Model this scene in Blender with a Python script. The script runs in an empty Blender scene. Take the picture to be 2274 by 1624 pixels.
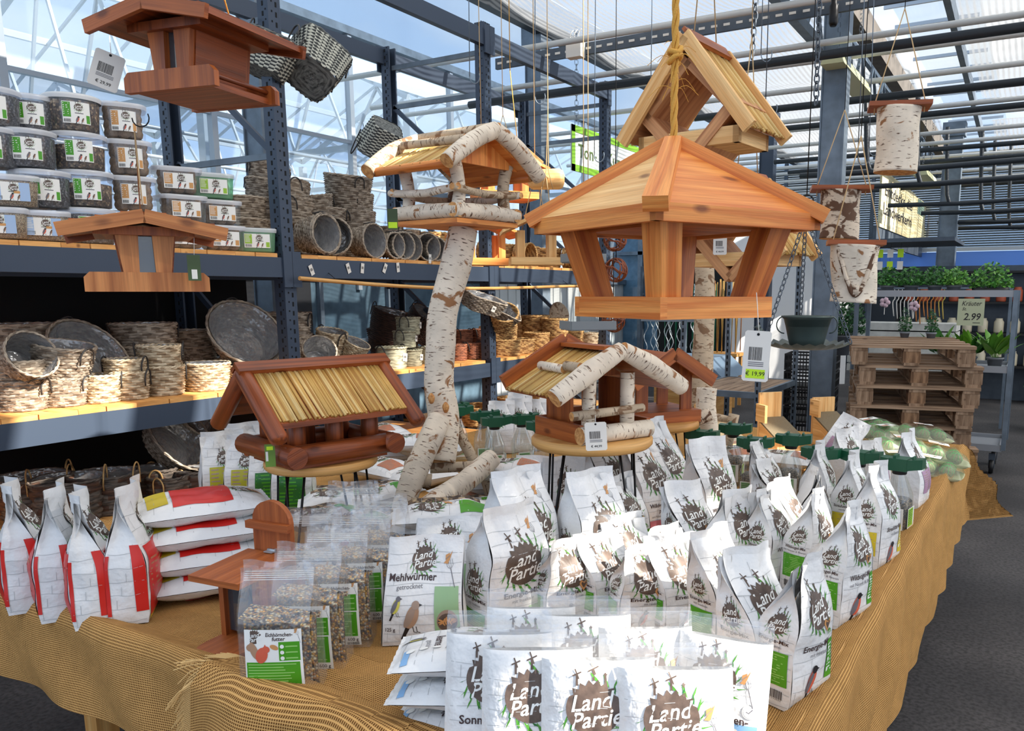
import bpy, math, random
from mathutils import Vector, Matrix, noise
PI = math.pi
sc = bpy.context.scene
COL = sc.collection

# ------------------------------------------------------------------ camera
F, CX, CY, HY, CAMZ = 1765.0, 1310.0, 937.0, 650.0, 1.52
PITCH = math.atan((CY - HY) / F)
YAW = math.atan((2320 - CX) / math.hypot(F, CY - HY))
cam = bpy.data.cameras.new('camera')
cam.sensor_fit = 'HORIZONTAL'; cam.sensor_width = 36.0
cam.lens = F / 2274 * 36.0
cam.shift_x = -(CX - 1137) / 2274
cam.shift_y = (CY - 812) / 2274
cam.clip_start = 0.05; cam.clip_end = 200
co = bpy.data.objects.new('camera', cam)
co.location = (0, 0, CAMZ); co.rotation_euler = (PI / 2 - PITCH, 0, YAW)
COL.objects.link(co); sc.camera = co

# ------------------------------------------------------------------ render look
sc.view_settings.view_transform = 'Standard'
sc.view_settings.look = 'None'
sc.view_settings.gamma = 1.0
sc.view_settings.use_curve_mapping = False
sc.view_settings.exposure = 0.45
sc.cycles.use_denoising = True
sc.cycles.max_bounces = 7
sc.cycles.diffuse_bounces = 3
sc.cycles.glossy_bounces = 2
sc.cycles.transmission_bounces = 4
sc.cycles.transparent_max_bounces = 24
sc.cycles.sample_clamp_indirect = 6
sc.cycles.use_adaptive_sampling = True
sc.cycles.adaptive_threshold = 0.02

# ------------------------------------------------------------------ sky and sun
world = bpy.data.worlds.new('sky'); sc.world = world
world.use_nodes = True
wn, wl = world.node_tree.nodes, world.node_tree.links
wn.clear()
wo = wn.new('ShaderNodeOutputWorld'); wb = wn.new('ShaderNodeBackground')
wt = wn.new('ShaderNodeTexCoord'); wz = wn.new('ShaderNodeTexNoise'); wr = wn.new('ShaderNodeValToRGB')
wm = wn.new('ShaderNodeMapping'); wm.inputs['Scale'].default_value = (1.0, 1.0, 2.6)
wz.inputs['Scale'].default_value = 2.2; wz.inputs['Detail'].default_value = 5
wr.color_ramp.elements[0].position = 0.42; wr.color_ramp.elements[0].color = (0.47, 0.66, 0.96, 1)
wr.color_ramp.elements[1].position = 0.64; wr.color_ramp.elements[1].color = (1.0, 1.0, 0.98, 1)
wl.new(wt.outputs['Generated'], wm.inputs[0]); wl.new(wm.outputs[0], wz.inputs['Vector'])
wl.new(wz.outputs[0], wr.inputs[0]); wl.new(wr.outputs[0], wb.inputs[0]); wl.new(wb.outputs[0], wo.inputs[0])
wb.inputs[1].default_value = 0.95
SUN = Vector((0.80, 0.15, 0.58)).normalized()
sl = bpy.data.lights.new('sun', 'SUN'); sl.energy = 10.5; sl.angle = 0.012; sl.color = (1.0, 0.93, 0.82)
so = bpy.data.objects.new('sun', sl); so.rotation_euler = SUN.to_track_quat('Z', 'Y').to_euler()
so.location = (6, 0, 8); COL.objects.link(so)

# ------------------------------------------------------------------ photo pixel -> point in the place
_cp, _sp, _cy, _sy = math.cos(PITCH), math.sin(PITCH), math.cos(YAW), math.sin(YAW)
VR = Vector((_cy, _sy, 0)); VF = Vector((-_sy * _cp, _cy * _cp, -_sp)); VU = Vector((-_sy * _sp, _cy * _sp, _cp))
CAM = Vector((0, 0, CAMZ))
def ray(x, y): return VF + VR * ((x - CX) / F) - VU * ((y - CY) / F)
def S(x, y, d): return CAM + ray(x, y) * d
def atz(x, y, z): r = ray(x, y); return CAM + r * ((z - CAMZ) / r.z)
def atx(x, y, X): r = ray(x, y); return CAM + r * (X / r.x)
def aty(x, y, Y): r = ray(x, y); return CAM + r * (Y / r.y)
def view_az(px): return YAW + math.atan((CX - px) / F)      # rotation that turns local +Y away from the viewer
def RZ(a): return Matrix.Rotation(a, 4, 'Z')
def RX(a): return Matrix.Rotation(a, 4, 'X')
def RY(a): return Matrix.Rotation(a, 4, 'Y')
def T(x, y=None, z=None): return Matrix.Translation(Vector(x) if y is None else Vector((x, y, z)))
rad = math.radians

# ------------------------------------------------------------------ materials
def lin(r, g, b):
    f = lambda c: (c / 255 / 12.92) if c / 255 <= 0.04045 else ((c / 255 + 0.055) / 1.055) ** 2.4
    return (f(r), f(g), f(b), 1)
def newmat(name):
    m = bpy.data.materials.new(name); m.use_nodes = True
    n, l = m.node_tree.nodes, m.node_tree.links
    return m, n, l, n['Principled BSDF']
def plain(name, col, rough=0.6, metal=0.0, spec=0.5, bump=None, var=0.0, coat=0.0):
    m, n, l, p = newmat(name)
    p.inputs['Base Color'].default_value = col; p.inputs['Roughness'].default_value = rough
    p.inputs['Metallic'].default_value = metal; p.inputs['Specular IOR Level'].default_value = spec
    if coat: p.inputs['Coat Weight'].default_value = coat; p.inputs['Coat Roughness'].default_value = 0.15
    if bump or var:
        tc = n.new('ShaderNodeTexCoord'); nz = n.new('ShaderNodeTexNoise')
        nz.inputs['Scale'].default_value = bump[0] if bump else 8; nz.inputs['Detail'].default_value = 3
        l.new(tc.outputs['Object'], nz.inputs['Vector'])
        if bump:
            b = n.new('ShaderNodeBump'); b.inputs['Strength'].default_value = bump[1]; b.inputs['Distance'].default_value = bump[2]
            l.new(nz.outputs[0], b.inputs['Height']); l.new(b.outputs[0], p.inputs['Normal'])
        if var:
            mx = n.new('ShaderNodeMixRGB'); mx.blend_type = 'MULTIPLY'; mx.inputs[1].default_value = col
            r = n.new('ShaderNodeValToRGB'); r.color_ramp.elements[0].position = .3; r.color_ramp.elements[1].position = .7
            g = 1 - var; r.color_ramp.elements[0].color = (g, g, g, 1)
            l.new(nz.outputs[0], r.inputs[0]); l.new(r.outputs[0], mx.inputs[2]); mx.inputs[0].default_value = 1
            l.new(mx.outputs[0], p.inputs['Base Color'])
    return m
def wood(name, c1, c2, rough=0.55, across=42, along=2.2, dark=None, bumps=0.25, knots=True):
    m, n, l, p = newmat(name)
    uv = n.new('ShaderNodeUVMap'); mp = n.new('ShaderNodeMapping'); mp.inputs['Scale'].default_value = (along, across, 1)
    nz = n.new('ShaderNodeTexNoise'); nz.inputs['Scale'].default_value = 1; nz.inputs['Detail'].default_value = 4; nz.inputs['Distortion'].default_value = 0.6
    mp2 = n.new('ShaderNodeMapping'); mp2.inputs['Scale'].default_value = (along * 6, across * 7, 1)
    nz2 = n.new('ShaderNodeTexNoise'); nz2.inputs['Scale'].default_value = 1; nz2.inputs['Detail'].default_value = 2
    r = n.new('ShaderNodeValToRGB'); r.color_ramp.elements[0].position = .36; r.color_ramp.elements[1].position = .62
    r.color_ramp.elements[0].color = c2; r.color_ramp.elements[1].color = c1
    mx = n.new('ShaderNodeMixRGB'); mx.blend_type = 'MULTIPLY'; mx.inputs[0].default_value = .45
    l.new(uv.outputs[0], mp.inputs[0]); l.new(uv.outputs[0], mp2.inputs[0])
    l.new(mp.outputs[0], nz.inputs['Vector']); l.new(mp2.outputs[0], nz2.inputs['Vector'])
    l.new(nz.outputs[0], r.inputs[0]); l.new(r.outputs[0], mx.inputs[1]); l.new(nz2.outputs[0], mx.inputs[2])
    g = n.new('ShaderNodeMixRGB'); g.blend_type = 'MULTIPLY'; g.inputs[0].default_value = 1; g.inputs[2].default_value = (1.32, 1.32, 1.32, 1)
    l.new(mx.outputs[0], g.inputs[1]); out = g
    if knots:
        mk = n.new('ShaderNodeMapping'); mk.inputs['Scale'].default_value = (5, 11, 1)
        vo = n.new('ShaderNodeTexVoronoi'); vo.inputs['Scale'].default_value = 1
        rk = n.new('ShaderNodeValToRGB'); rk.color_ramp.elements[0].position = .05; rk.color_ramp.elements[1].position = .13
        rk.color_ramp.elements[0].color = (.25, .16, .1, 1)
        mk2 = n.new('ShaderNodeMixRGB'); mk2.blend_type = 'MULTIPLY'; mk2.inputs[0].default_value = .8
        l.new(uv.outputs[0], mk.inputs[0]); l.new(mk.outputs[0], vo.inputs['Vector']); l.new(vo.outputs['Distance'], rk.inputs[0])
        l.new(g.outputs[0], mk2.inputs[1]); l.new(rk.outputs[0], mk2.inputs[2]); out = mk2
    l.new(out.outputs[0], p.inputs['Base Color'])
    b = n.new('ShaderNodeBump'); b.inputs['Strength'].default_value = bumps; b.inputs['Distance'].default_value = .002
    l.new(nz2.outputs[0], b.inputs['Height']); l.new(b.outputs[0], p.inputs['Normal'])
    p.inputs['Roughness'].default_value = rough
    return m
def birch_mat(name, white, dark, patch, cover=.52):
    m, n, l, p = newmat(name)
    uv = n.new('ShaderNodeUVMap')
    def nzr(sx, sy, lo, hi, c0, c1, det=3, dist=0.0):
        mp = n.new('ShaderNodeMapping'); mp.inputs['Scale'].default_value = (sx, sy, 1)
        z = n.new('ShaderNodeTexNoise'); z.inputs['Scale'].default_value = 1; z.inputs['Detail'].default_value = det; z.inputs['Distortion'].default_value = dist
        r = n.new('ShaderNodeValToRGB'); r.color_ramp.elements[0].position = lo; r.color_ramp.elements[1].position = hi
        r.color_ramp.elements[0].color = c0; r.color_ramp.elements[1].color = c1
        l.new(uv.outputs[0], mp.inputs[0]); l.new(mp.outputs[0], z.inputs['Vector']); l.new(z.outputs[0], r.inputs[0])
        return z, r
    W = (1, 1, 1, 1); K = (0, 0, 0, 1)
    _, base = nzr(14, 10, .35, .65, white, tuple(c * .78 for c in white[:3]) + (1,))
    zd, dash = nzr(170, 26, .60, .66, K, W)
    zp, pat = nzr(17, 13, cover, cover + .05, K, W, 4, 1.2)
    m1 = n.new('ShaderNodeMixRGB'); m1.inputs[2].default_value = dark
    m2 = n.new('ShaderNodeMixRGB'); m2.inputs[2].default_value = patch
    l.new(dash.outputs[0], m1.inputs[0]); l.new(base.outputs[0], m1.inputs[1])
    l.new(pat.outputs[0], m2.inputs[0]); l.new(m1.outputs[0], m2.inputs[1])
    l.new(m2.outputs[0], p.inputs['Base Color']); p.inputs['Roughness'].default_value = .75
    b = n.new('ShaderNodeBump'); b.inputs['Strength'].default_value = .7; b.inputs['Distance'].default_value = .004
    l.new(zp.outputs[0], b.inputs['Height']); l.new(b.outputs[0], p.inputs['Normal'])
    return m
def clear(name, tint=(1, 1, 1, 1), alpha=0.2, rough=0.08, milky=(0.9, 0.92, 0.95, 1), gloss=.10, bump=None):
    """thin clear or milky sheet: mostly see-through, a little body, a gloss"""
    m, n, l, p = newmat(name)
    n.remove(p); o = n['Material Output']
    tr = n.new('ShaderNodeBsdfTransparent'); tr.inputs[0].default_value = tint
    df = n.new('ShaderNodeBsdfDiffuse'); df.inputs[0].default_value = milky
    gl = n.new('ShaderNodeBsdfGlossy'); gl.inputs['Roughness'].default_value = rough
    a = n.new('ShaderNodeMixShader'); a.inputs[0].default_value = alpha
    b = n.new('ShaderNodeMixShader'); b.inputs[0].default_value = gloss
    l.new(tr.outputs[0], a.inputs[1]); l.new(df.outputs[0], a.inputs[2])
    l.new(a.outputs[0], b.inputs[1]); l.new(gl.outputs[0], b.inputs[2]); l.new(b.outputs[0], o.inputs[0])
    if bump:
        tc = n.new('ShaderNodeTexCoord'); nz = n.new('ShaderNodeTexNoise'); nz.inputs['Scale'].default_value = bump[0]
        bp = n.new('ShaderNodeBump'); bp.inputs['Strength'].default_value = bump[1]; bp.inputs['Distance'].default_value = bump[2]
        l.new(tc.outputs['Object'], nz.inputs['Vector']); l.new(nz.outputs[0], bp.inputs['Height'])
        l.new(bp.outputs[0], gl.inputs['Normal']); l.new(bp.outputs[0], df.inputs['Normal'])
    return m
def grains(name, cols, scale=160, rough=.6):
    m, n, l, p = newmat(name)
    tc = n.new('ShaderNodeTexCoord'); v = n.new('ShaderNodeTexVoronoi'); v.inputs['Scale'].default_value = scale
    sp = n.new('ShaderNodeSeparateColor'); r = n.new('ShaderNodeValToRGB'); r.color_ramp.interpolation = 'CONSTANT'
    e = r.color_ramp.elements; k = len(cols)
    while len(e) < k: e.new(0.5)
    for i, c in enumerate(cols): e[i].position = i / k; e[i].color = c
    l.new(tc.outputs['Object'], v.inputs['Vector']); l.new(v.outputs['Color'], sp.inputs[0]); l.new(sp.outputs[0], r.inputs[0])
    mx = n.new('ShaderNodeMixRGB'); mx.blend_type = 'MULTIPLY'; mx.inputs[0].default_value = .8
    r2 = n.new('ShaderNodeValToRGB'); r2.color_ramp.elements[0].color = (1, 1, 1, 1); r2.color_ramp.elements[1].color = (.15, .15, .15, 1)
    r2.color_ramp.elements[0].position = .25; r2.color_ramp.elements[1].position = .75
    l.new(v.outputs['Distance'], r2.inputs[0]); l.new(r.outputs[0], mx.inputs[1]); l.new(r2.outputs[0], mx.inputs[2])
    l.new(mx.outputs[0], p.inputs['Base Color']); p.inputs['Roughness'].default_value = rough
    b = n.new('ShaderNodeBump'); b.invert = True; b.inputs['Strength'].default_value = .8; b.inputs['Distance'].default_value = .004
    l.new(v.outputs['Distance'], b.inputs['Height']); l.new(b.outputs[0], p.inputs['Normal'])
    return m

# ------------------------------------------------------------------ mesh builder
class MB:
    def __init__(s, M=None): s.v = []; s.f = []; s.m = []; s.uv = []; s.sm = []; s.mats = []; s.M = M or Matrix()
    def mi(s, mat):
        if mat not in s.mats: s.mats.append(mat)
        return s.mats.index(mat)
    def vert(s, p): s.v.append(tuple(s.M @ Vector(p))); return len(s.v) - 1
    def face(s, idx, mat, uvs, smooth=False):
        s.f.append(tuple(idx)); s.m.append(s.mi(mat)); s.uv.extend(uvs); s.sm.append(smooth)
    def hexa(s, P, mat, L=None):
        """eight corners: 0-3 one end (ccw), 4-7 the other; grain runs 0->4"""
        b = len(s.v)
        for p in P: s.vert(p)
        ln = (Vector(P[4]) - Vector(P[0])).length; a = (Vector(P[1]) - Vector(P[0])).length; c = (Vector(P[3]) - Vector(P[0])).length
        o = random.random() * 7
        off = [o, o + .31, o + .77, o + 1.13]
        ds = (a, c, a, c)
        for k in range(4):
            i, j = k, (k + 1) % 4
            s.face((b + i, b + j, b + 4 + j, b + 4 + i), mat, [(o, off[k]), (o, off[k] + ds[k]), (o + ln, off[k] + ds[k]), (o + ln, off[k])])
        for q in ((3, 2, 1, 0), (4, 5, 6, 7)):
            s.face([b + i for i in q], mat, [(o * 3, o), (o * 3 + a * 2.2, o), (o * 3 + a * 2.2, o + c), (o * 3, o + c)])
    def box(s, c, size, mat, rot=None):
        c = Vector(c); hx, hy, hz = [k / 2 for k in size]
        R = rot if rot is not None else Matrix()
        ax = max(range(3), key=lambda i: size[i])
        o = [(0, 1, 2), (1, 2, 0), (2, 0, 1)][ax]
        h = (hx, hy, hz); P = []
        for e in (-1, 1):
            for u, w in ((-1, -1), (1, -1), (1, 1), (-1, 1)):
                q = [0, 0, 0]; q[o[0]] = e * h[o[0]]; q[o[1]] = u * h[o[1]]; q[o[2]] = w * h[o[2]]
                P.append(c + (R.to_3x3() @ Vector(q)))
        s.hexa(P, mat)
    def bar(s, p0, p1, w, h, mat, up=(0, 0, 1), w1=None, h1=None):
        p0 = Vector(p0); p1 = Vector(p1); d = (p1 - p0).normalized(); up = Vector(up)
        x = d.cross(up)
        if x.length < 1e-4: x = d.cross(Vector((1, 0, 0)))
        x.normalize(); y = x.cross(d).normalized()
        w1 = w if w1 is None else w1; h1 = h if h1 is None else h1; P = []
        for p, a, b in ((p0, w, h), (p1, w1, h1)):
            for u, v in ((-1, -1), (1, -1), (1, 1), (-1, 1)): P.append(p + x * (u * a / 2) + y * (v * b / 2))
        s.hexa(P, mat)
    def tube(s, pts, r, mat, seg=8, cap=None, jit=0.0, closed=False, seed=0, sub=0, round_end=False):
        pts = [Vector(p) for p in pts]; n = len(pts)
        rr = list(r) if isinstance(r, (list, tuple)) else [r] * n
        if sub:
            np_, nr = [], []
            for i in range(n - 1):
                for k in range(sub):
                    t = k / sub
                    p0 = pts[max(i - 1, 0)]; p1 = pts[i]; p2 = pts[i + 1]; p3 = pts[min(i + 2, n - 1)]
                    np_.append(.5 * ((2 * p1) + (-p0 + p2) * t + (2 * p0 - 5 * p1 + 4 * p2 - p3) * t * t + (-p0 + 3 * p1 - 3 * p2 + p3) * t ** 3))
                    nr.append(rr[i] * (1 - t) + rr[i + 1] * t)
            np_.append(pts[-1]); nr.append(rr[-1]); pts, rr = np_, nr; n = len(pts)
        if round_end:
            d = (pts[-1] - pts[-2]).normalized(); pts += [pts[-1] + d * rr[-1] * .35, pts[-1] + d * rr[-1] * .5]; rr += [rr[-1] * .8, rr[-1] * .4]; n += 2
            d = (pts[0] - pts[1]).normalized(); pts = [pts[0] + d * rr[0] * .5, pts[0] + d * rr[0] * .35] + pts; rr = [rr[0] * .4, rr[0] * .8] + rr; n += 2
        b = len(s.v); x = None; L = 0; Ls = []
        for i in range(n):
            if closed: d = pts[(i + 1) % n] - pts[i - 1]
            else: d = pts[min(i + 1, n - 1)] - pts[max(i - 1, 0)]
            d.normalize()
            if x is None:
                x = d.cross(Vector((0, 0, 1)))
                if x.length < .05: x = d.cross(Vector((1, 0, 0)))
            x = (x - d * x.dot(d)).normalized(); y = d.cross(x)
            if i: L += (pts[i] - pts[i - 1]).length
            Ls.append(L)
            for k in range(seg):
                a = 2 * PI * k / seg; q = rr[i]
                if jit: q *= 1 + jit * noise.noise(Vector((math.cos(a) * 1.5 + seed * 3.1, math.sin(a) * 1.5, L / max(rr[0], .004) * .35 + seed)))
                s.vert(pts[i] + x * (math.cos(a) * q) + y * (math.sin(a) * q))
        o = random.random() * 9
        m = n if closed else n - 1
        for i in range(m):
            j = (i + 1) % n; l0, l1 = Ls[i], (Ls[j] if j else L + .01)
            for k in range(seg):
                k2 = (k + 1) % seg; c = 2 * PI * rr[i] / seg
                s.face((b + i * seg + k, b + i * seg + k2, b + j * seg + k2, b + j * seg + k), mat,
                       [(o + l0, o + k * c), (o + l0, o + (k + 1) * c), (o + l1, o + (k + 1) * c), (o + l1, o + k * c)], seg > 4)
        if not closed:
            cm = cap or mat
            for base, rev in ((b, True), (b + (n - 1) * seg, False)):
                idx = [base + k for k in range(seg)]
                if rev: idx = idx[::-1]
                q = rr[0] if rev else rr[-1]
                s.face(idx, cm, [(o + q * math.cos(2 * PI * k / seg), o + q * math.sin(2 * PI * k / seg)) for k in range(seg)])
    def lathe(s, prof, mat, seg=24, sq=0.0, ex=1.0, wob=0.0, cap=False):
        """profile of (radius, z); sq > 0 squares the section; ex stretches it along x"""
        b = len(s.v); L = 0; o = random.random() * 3
        for i, (r, z) in enumerate(prof):
            for k in range(seg):
                a = 2 * PI * (k + .5) / seg; c, sn = math.cos(a), math.sin(a)
                q = 1.0
                if sq: q = 1 / ((abs(c) ** (2 + sq) + abs(sn) ** (2 + sq)) ** (1 / (2 + sq)))
                if wob: q *= 1 + wob * noise.noise(Vector((c * 2, sn * 2, z * 9)))
                s.vert((c * r * q * ex, sn * r * q, z))
        for i in range(len(prof) - 1):
            l0 = L; L += math.hypot(prof[i + 1][0] - prof[i][0], prof[i + 1][1] - prof[i][1])
            c = 2 * PI * max(prof[i][0], prof[i + 1][0]) / seg
            for k in range(seg):
                k2 = (k + 1) % seg
                s.face((b + i * seg + k, b + i * seg + k2, b + (i + 1) * seg + k2, b + (i + 1) * seg + k), mat,
                       [(o + k * c, l0), (o + (k + 1) * c, l0), (o + (k + 1) * c, L), (o + k * c, L)], True)
        if cap:
            for i, rev in ((0, True), (len(prof) - 1, False)):
                idx = [b + i * seg + k for k in range(seg)]
                r = prof[i][0]
                s.face(idx[::-1] if rev else idx, mat, [(o + r * math.cos(2 * PI * k / seg), o + r * math.sin(2 * PI * k / seg)) for k in range(seg)])
    def grid(s, fn, nu, nv, mat, uvs=(1, 1), smooth=True, flip=False):
        b = len(s.v); mf = mat if callable(mat) and not isinstance(mat, bpy.types.Material) else None
        for i in range(nu + 1):
            for j in range(nv + 1): s.vert(fn(i / nu, j / nv))
        for i in range(nu):
            for j in range(nv):
                a = b + i * (nv + 1) + j
                q = (a, a + nv + 1, a + nv + 2, a + 1)
                t = [(i / nu * uvs[0], j / nv * uvs[1]), ((i + 1) / nu * uvs[0], j / nv * uvs[1]), ((i + 1) / nu * uvs[0], (j + 1) / nv * uvs[1]), (i / nu * uvs[0], (j + 1) / nv * uvs[1])]
                if flip: q = q[::-1]; t = t[::-1]
                s.face(q, mf((i + .5) / nu, (j + .5) / nv) if mf else mat, t, smooth)
    def prism(s, poly, depth, mat, fn=None):
        """polygon in x,z extruded along y from -depth/2 to depth/2"""
        n = len(poly); b = len(s.v); o = random.random() * 5
        for e in (-.5, .5):
            for x, z in poly: s.vert((x, e * depth, z))
        s.face([b + k for k in range(n)], mat, [(o + z, o + x) for x, z in poly])
        s.face([b + n + k for k in range(n)][::-1], mat, [(o + z, o + x) for x, z in poly][::-1])
        for k in range(n):
            j = (k + 1) % n; ln = math.hypot(poly[j][0] - poly[k][0], poly[j][1] - poly[k][1])
            s.face((b + j, b + k, b + n + k, b + n + j), mat, [(o + ln, o), (o, o), (o, o + depth), (o + ln, o + depth)])
    def ball(s, c, r, mat, seg=10, rings=6, sc=(1, 1, 1)):
        M0 = s.M; s.M = M0 @ T(c)
        pr = [(max(r * math.sin(PI * i / rings), 1e-4), -r * math.cos(PI * i / rings)) for i in range(rings + 1)]
        b = len(s.v); s.lathe([(a * sc[0], z * sc[2]) for a, z in pr], mat, seg, ex=1.0); s.M = M0
    def build(s, name, parent=None, label=None, M=None):
        me = bpy.data.meshes.new(name); me.from_pydata(s.v, [], s.f); 
        uvl = me.uv_layers.new(name='UVMap'); flat = [c for t in s.uv for c in t]; uvl.data.foreach_set('uv', flat)
        for m in s.mats: me.materials.append(m)
        me.polygons.foreach_set('material_index', s.m); me.polygons.foreach_set('use_smooth', s.sm)
        me.update(); o = bpy.data.objects.new(name, me); COL.objects.link(o)
        if parent: o.parent = parent
        if label: o['label'] = label
        if M is not None: o.matrix_local = M
        return o
def thing(name, label, cat, loc=(0, 0, 0), rz=0.0, group=None, rot=None):
    o = bpy.data.objects.new(name, None); o.empty_display_size = .05; COL.objects.link(o)
    o.location = loc; o.rotation_euler = rot or (0, 0, rz); o['label'] = label; o['category'] = cat
    if group: o['group'] = group
    return o
def tag(o, label, cat, group=None):
    o['label'] = label; o['category'] = cat
    if group: o['group'] = group
    return o
def struct(o): o['kind'] = 'structure'; return o
def setloc(o, loc, rz=0.0): o.location = loc; o.rotation_euler = (0, 0, rz); return o
KIDS = {}
def dup(root, loc, rot, label, group=None, scale=None):
    r = root.copy(); COL.objects.link(r); r.location = loc; r.rotation_euler = rot if not isinstance(rot, (int, float)) else (0, 0, rot)
    r['label'] = label
    if group: r['group'] = group
    if scale: r.scale = scale if not isinstance(scale, (int, float)) else (scale,) * 3
    for ch in KIDS.get(root.name) or list(root.children):
        c = ch.copy(); COL.objects.link(c); c.parent = r
        for g in ch.children:
            d = g.copy(); COL.objects.link(d); d.parent = c
    return r
# letters: flat triangles from the built-in font, cached
_TX = {}
def glyphs(txt, shear=0.0, bold=0.0, res=2):
    k = (txt, shear, bold)
    if k in _TX: return _TX[k]
    cu = bpy.data.curves.new('lettering', 'FONT'); cu.body = txt; cu.size = 1; cu.shear = shear; cu.offset = bold
    cu.resolution_u = res; cu.align_x = 'CENTER'; cu.align_y = 'CENTER'
    ob = bpy.data.objects.new('lettering', cu); COL.objects.link(ob)
    me = bpy.data.meshes.new_from_object(ob.evaluated_get(bpy.context.evaluated_depsgraph_get()))
    V = [(v.co.x, v.co.y) for v in me.vertices]; Fc = [tuple(p.vertices) for p in me.polygons]
    bpy.data.objects.remove(ob); bpy.data.curves.remove(cu); bpy.data.meshes.remove(me)
    w = (max(v[0] for v in V) - min(v[0] for v in V)) if V else 1
    _TX[k] = (V, Fc, w); return _TX[k]
class Print:
    """flat printing laid on any surface: fn(u, v, lift) -> point; u, v in metres"""
    def __init__(s, mb, fn): s.mb = mb; s.fn = fn
    def text(s, txt, u, v, size, mat, lay=2, shear=0.0, bold=0.0, ang=0.0, width=None, sx=1.0):
        V, Fc, w = glyphs(txt, shear, bold)
        k = size; kx = size * sx
        if width: kx = width / w
        ca, sa = math.cos(ang), math.sin(ang); b = len(s.mb.v)
        for x, y in V:
            x *= kx; y *= k
            s.mb.vert(s.fn(u + x * ca - y * sa, v + x * sa + y * ca, lay))
        for f in Fc: s.mb.face([b + i for i in f], mat, [(0, 0)] * len(f))
    def rect(s, u0, v0, u1, v1, mat, lay=1, cell=.014, ang=0.0):
        nu = max(1, math.ceil(abs(u1 - u0) / cell)); nv = max(1, math.ceil(abs(v1 - v0) / cell))
        cu, cv = (u0 + u1) / 2, (v0 + v1) / 2; ca, sa = math.cos(ang), math.sin(ang)
        def g(a, b):
            x = (a - .5) * (u1 - u0); y = (b - .5) * (v1 - v0)
            return s.fn(cu + x * ca - y * sa, cv + x * sa + y * ca, lay)
        s.mb.grid(g, nu, nv, mat)
    def fan(s, pts, mat, lay=1, rings=3, c=None):
        """star-shaped outline filled from its middle"""
        n = len(pts); c = c or (sum(p[0] for p in pts) / n, sum(p[1] for p in pts) / n); b = len(s.mb.v)
        s.mb.vert(s.fn(c[0], c[1], lay))
        for r in range(1, rings + 1):
            for x, y in pts: s.mb.vert(s.fn(c[0] + (x - c[0]) * r / rings, c[1] + (y - c[1]) * r / rings, lay))
        for k in range(n):
            k2 = (k + 1) % n
            s.mb.face((b, b + 1 + k, b + 1 + k2), mat, [(0, 0)] * 3, True)
            for r in range(rings - 1):
                a = b + 1 + r * n; d = a + n
                s.mb.face((a + k, d + k, d + k2, a + k2), mat, [(0, 0)] * 4, True)
    def line(s, pts, w, mat, lay=1):
        b = len(s.mb.v); n = len(pts)
        for i, (x, y) in enumerate(pts):
            x0, y0 = pts[max(i - 1, 0)]; x1, y1 = pts[min(i + 1, n - 1)]
            d = math.hypot(x1 - x0, y1 - y0) or 1; nx, ny = -(y1 - y0) / d * w / 2, (x1 - x0) / d * w / 2
            s.mb.vert(s.fn(x + nx, y + ny, lay)); s.mb.vert(s.fn(x - nx, y - ny, lay))
        for i in range(n - 1):
            a = b + i * 2; s.mb.face((a, a + 1, a + 3, a + 2), mat, [(0, 0)] * 4)
    def ell(s, u, v, a, b, mat, lay=1, ang=0.0, n=18, rings=2):
        ca, sa = math.cos(ang), math.sin(ang)
        s.fan([(u + a * math.cos(t) * ca - b * math.sin(t) * sa, v + a * math.cos(t) * sa + b * math.sin(t) * ca) for t in [2 * PI * k / n for k in range(n)]], mat, lay, rings, (u, v))
def flat_fn(x0=0, y=0, z0=0, n=-1, lift=.0004):
    return lambda u, v, l: (x0 + u, y + n * lift * l, z0 + v)
# ------------------------------------------------------------------ palette
steel_blue = plain('rack_blue_steel', lin(62, 74, 92), .45, .25)
galv = plain('galvanised_steel', lin(120, 134, 148), .45, .45, var=.35)
galv_dk = plain('dark_galvanised_steel', lin(86, 96, 108), .45, .4, var=.3)
alu = plain('aluminium', lin(178, 186, 194), .35, .5)
white_pipe = plain('white_painted_pipe', lin(205, 205, 202), .4, .1)
black_pipe = plain('dark_pipe', lin(46, 52, 58), .5, .2)
black = plain('black', lin(18, 18, 20), .5)
slot_dk = plain('slot_shadow', lin(14, 17, 22), .9)
deck_wood = wood('shelf_board_wood', lin(236, 176, 104), lin(206, 140, 72), .6, 30, 1.4)
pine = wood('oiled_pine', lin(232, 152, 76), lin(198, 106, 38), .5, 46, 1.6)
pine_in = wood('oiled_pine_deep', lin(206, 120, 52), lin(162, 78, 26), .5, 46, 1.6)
pine_lt = wood('raw_pine', lin(242, 200, 138), lin(214, 158, 92), .6, 40, 1.6)
pine_md = wood('raw_larch', lin(206, 150, 100), lin(172, 112, 70), .6, 40, 1.6)
brown_w = wood('brown_stained_wood', lin(178, 96, 40), lin(128, 60, 22), .45, 36, 1.6)
brown_lt = wood('light_brown_stained_wood', lin(204, 134, 76), lin(160, 94, 46), .5, 36, 1.6)
red_w = wood('red_brown_stained_wood', lin(150, 74, 32), lin(104, 46, 18), .4, 50, 1.5)
board_w = wood('pale_board_wood', lin(222, 172, 104), lin(198, 138, 70), .5, 26, 1.2)
pallet_w = wood('weathered_pallet_wood', lin(166, 138, 112), lin(112, 86, 64), .8, 30, 1.6)
pallet_b = wood('pallet_block_wood', lin(150, 116, 86), lin(96, 68, 46), .85, 40, 3)
reed = plain('reed_straw', lin(222, 176, 96), .55, var=.35)
reed2 = plain('reed_straw_dark', lin(190, 138, 66), .6, var=.3)
reed3 = plain('reed_straw_pale', lin(236, 202, 134), .55, var=.25)
wire_dk = plain('dark_wire', lin(30, 30, 32), .4, .6)
birch = birch_mat('birch_bark', lin(238, 224, 204), lin(92, 66, 48), lin(150, 104, 66), .60)
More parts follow.
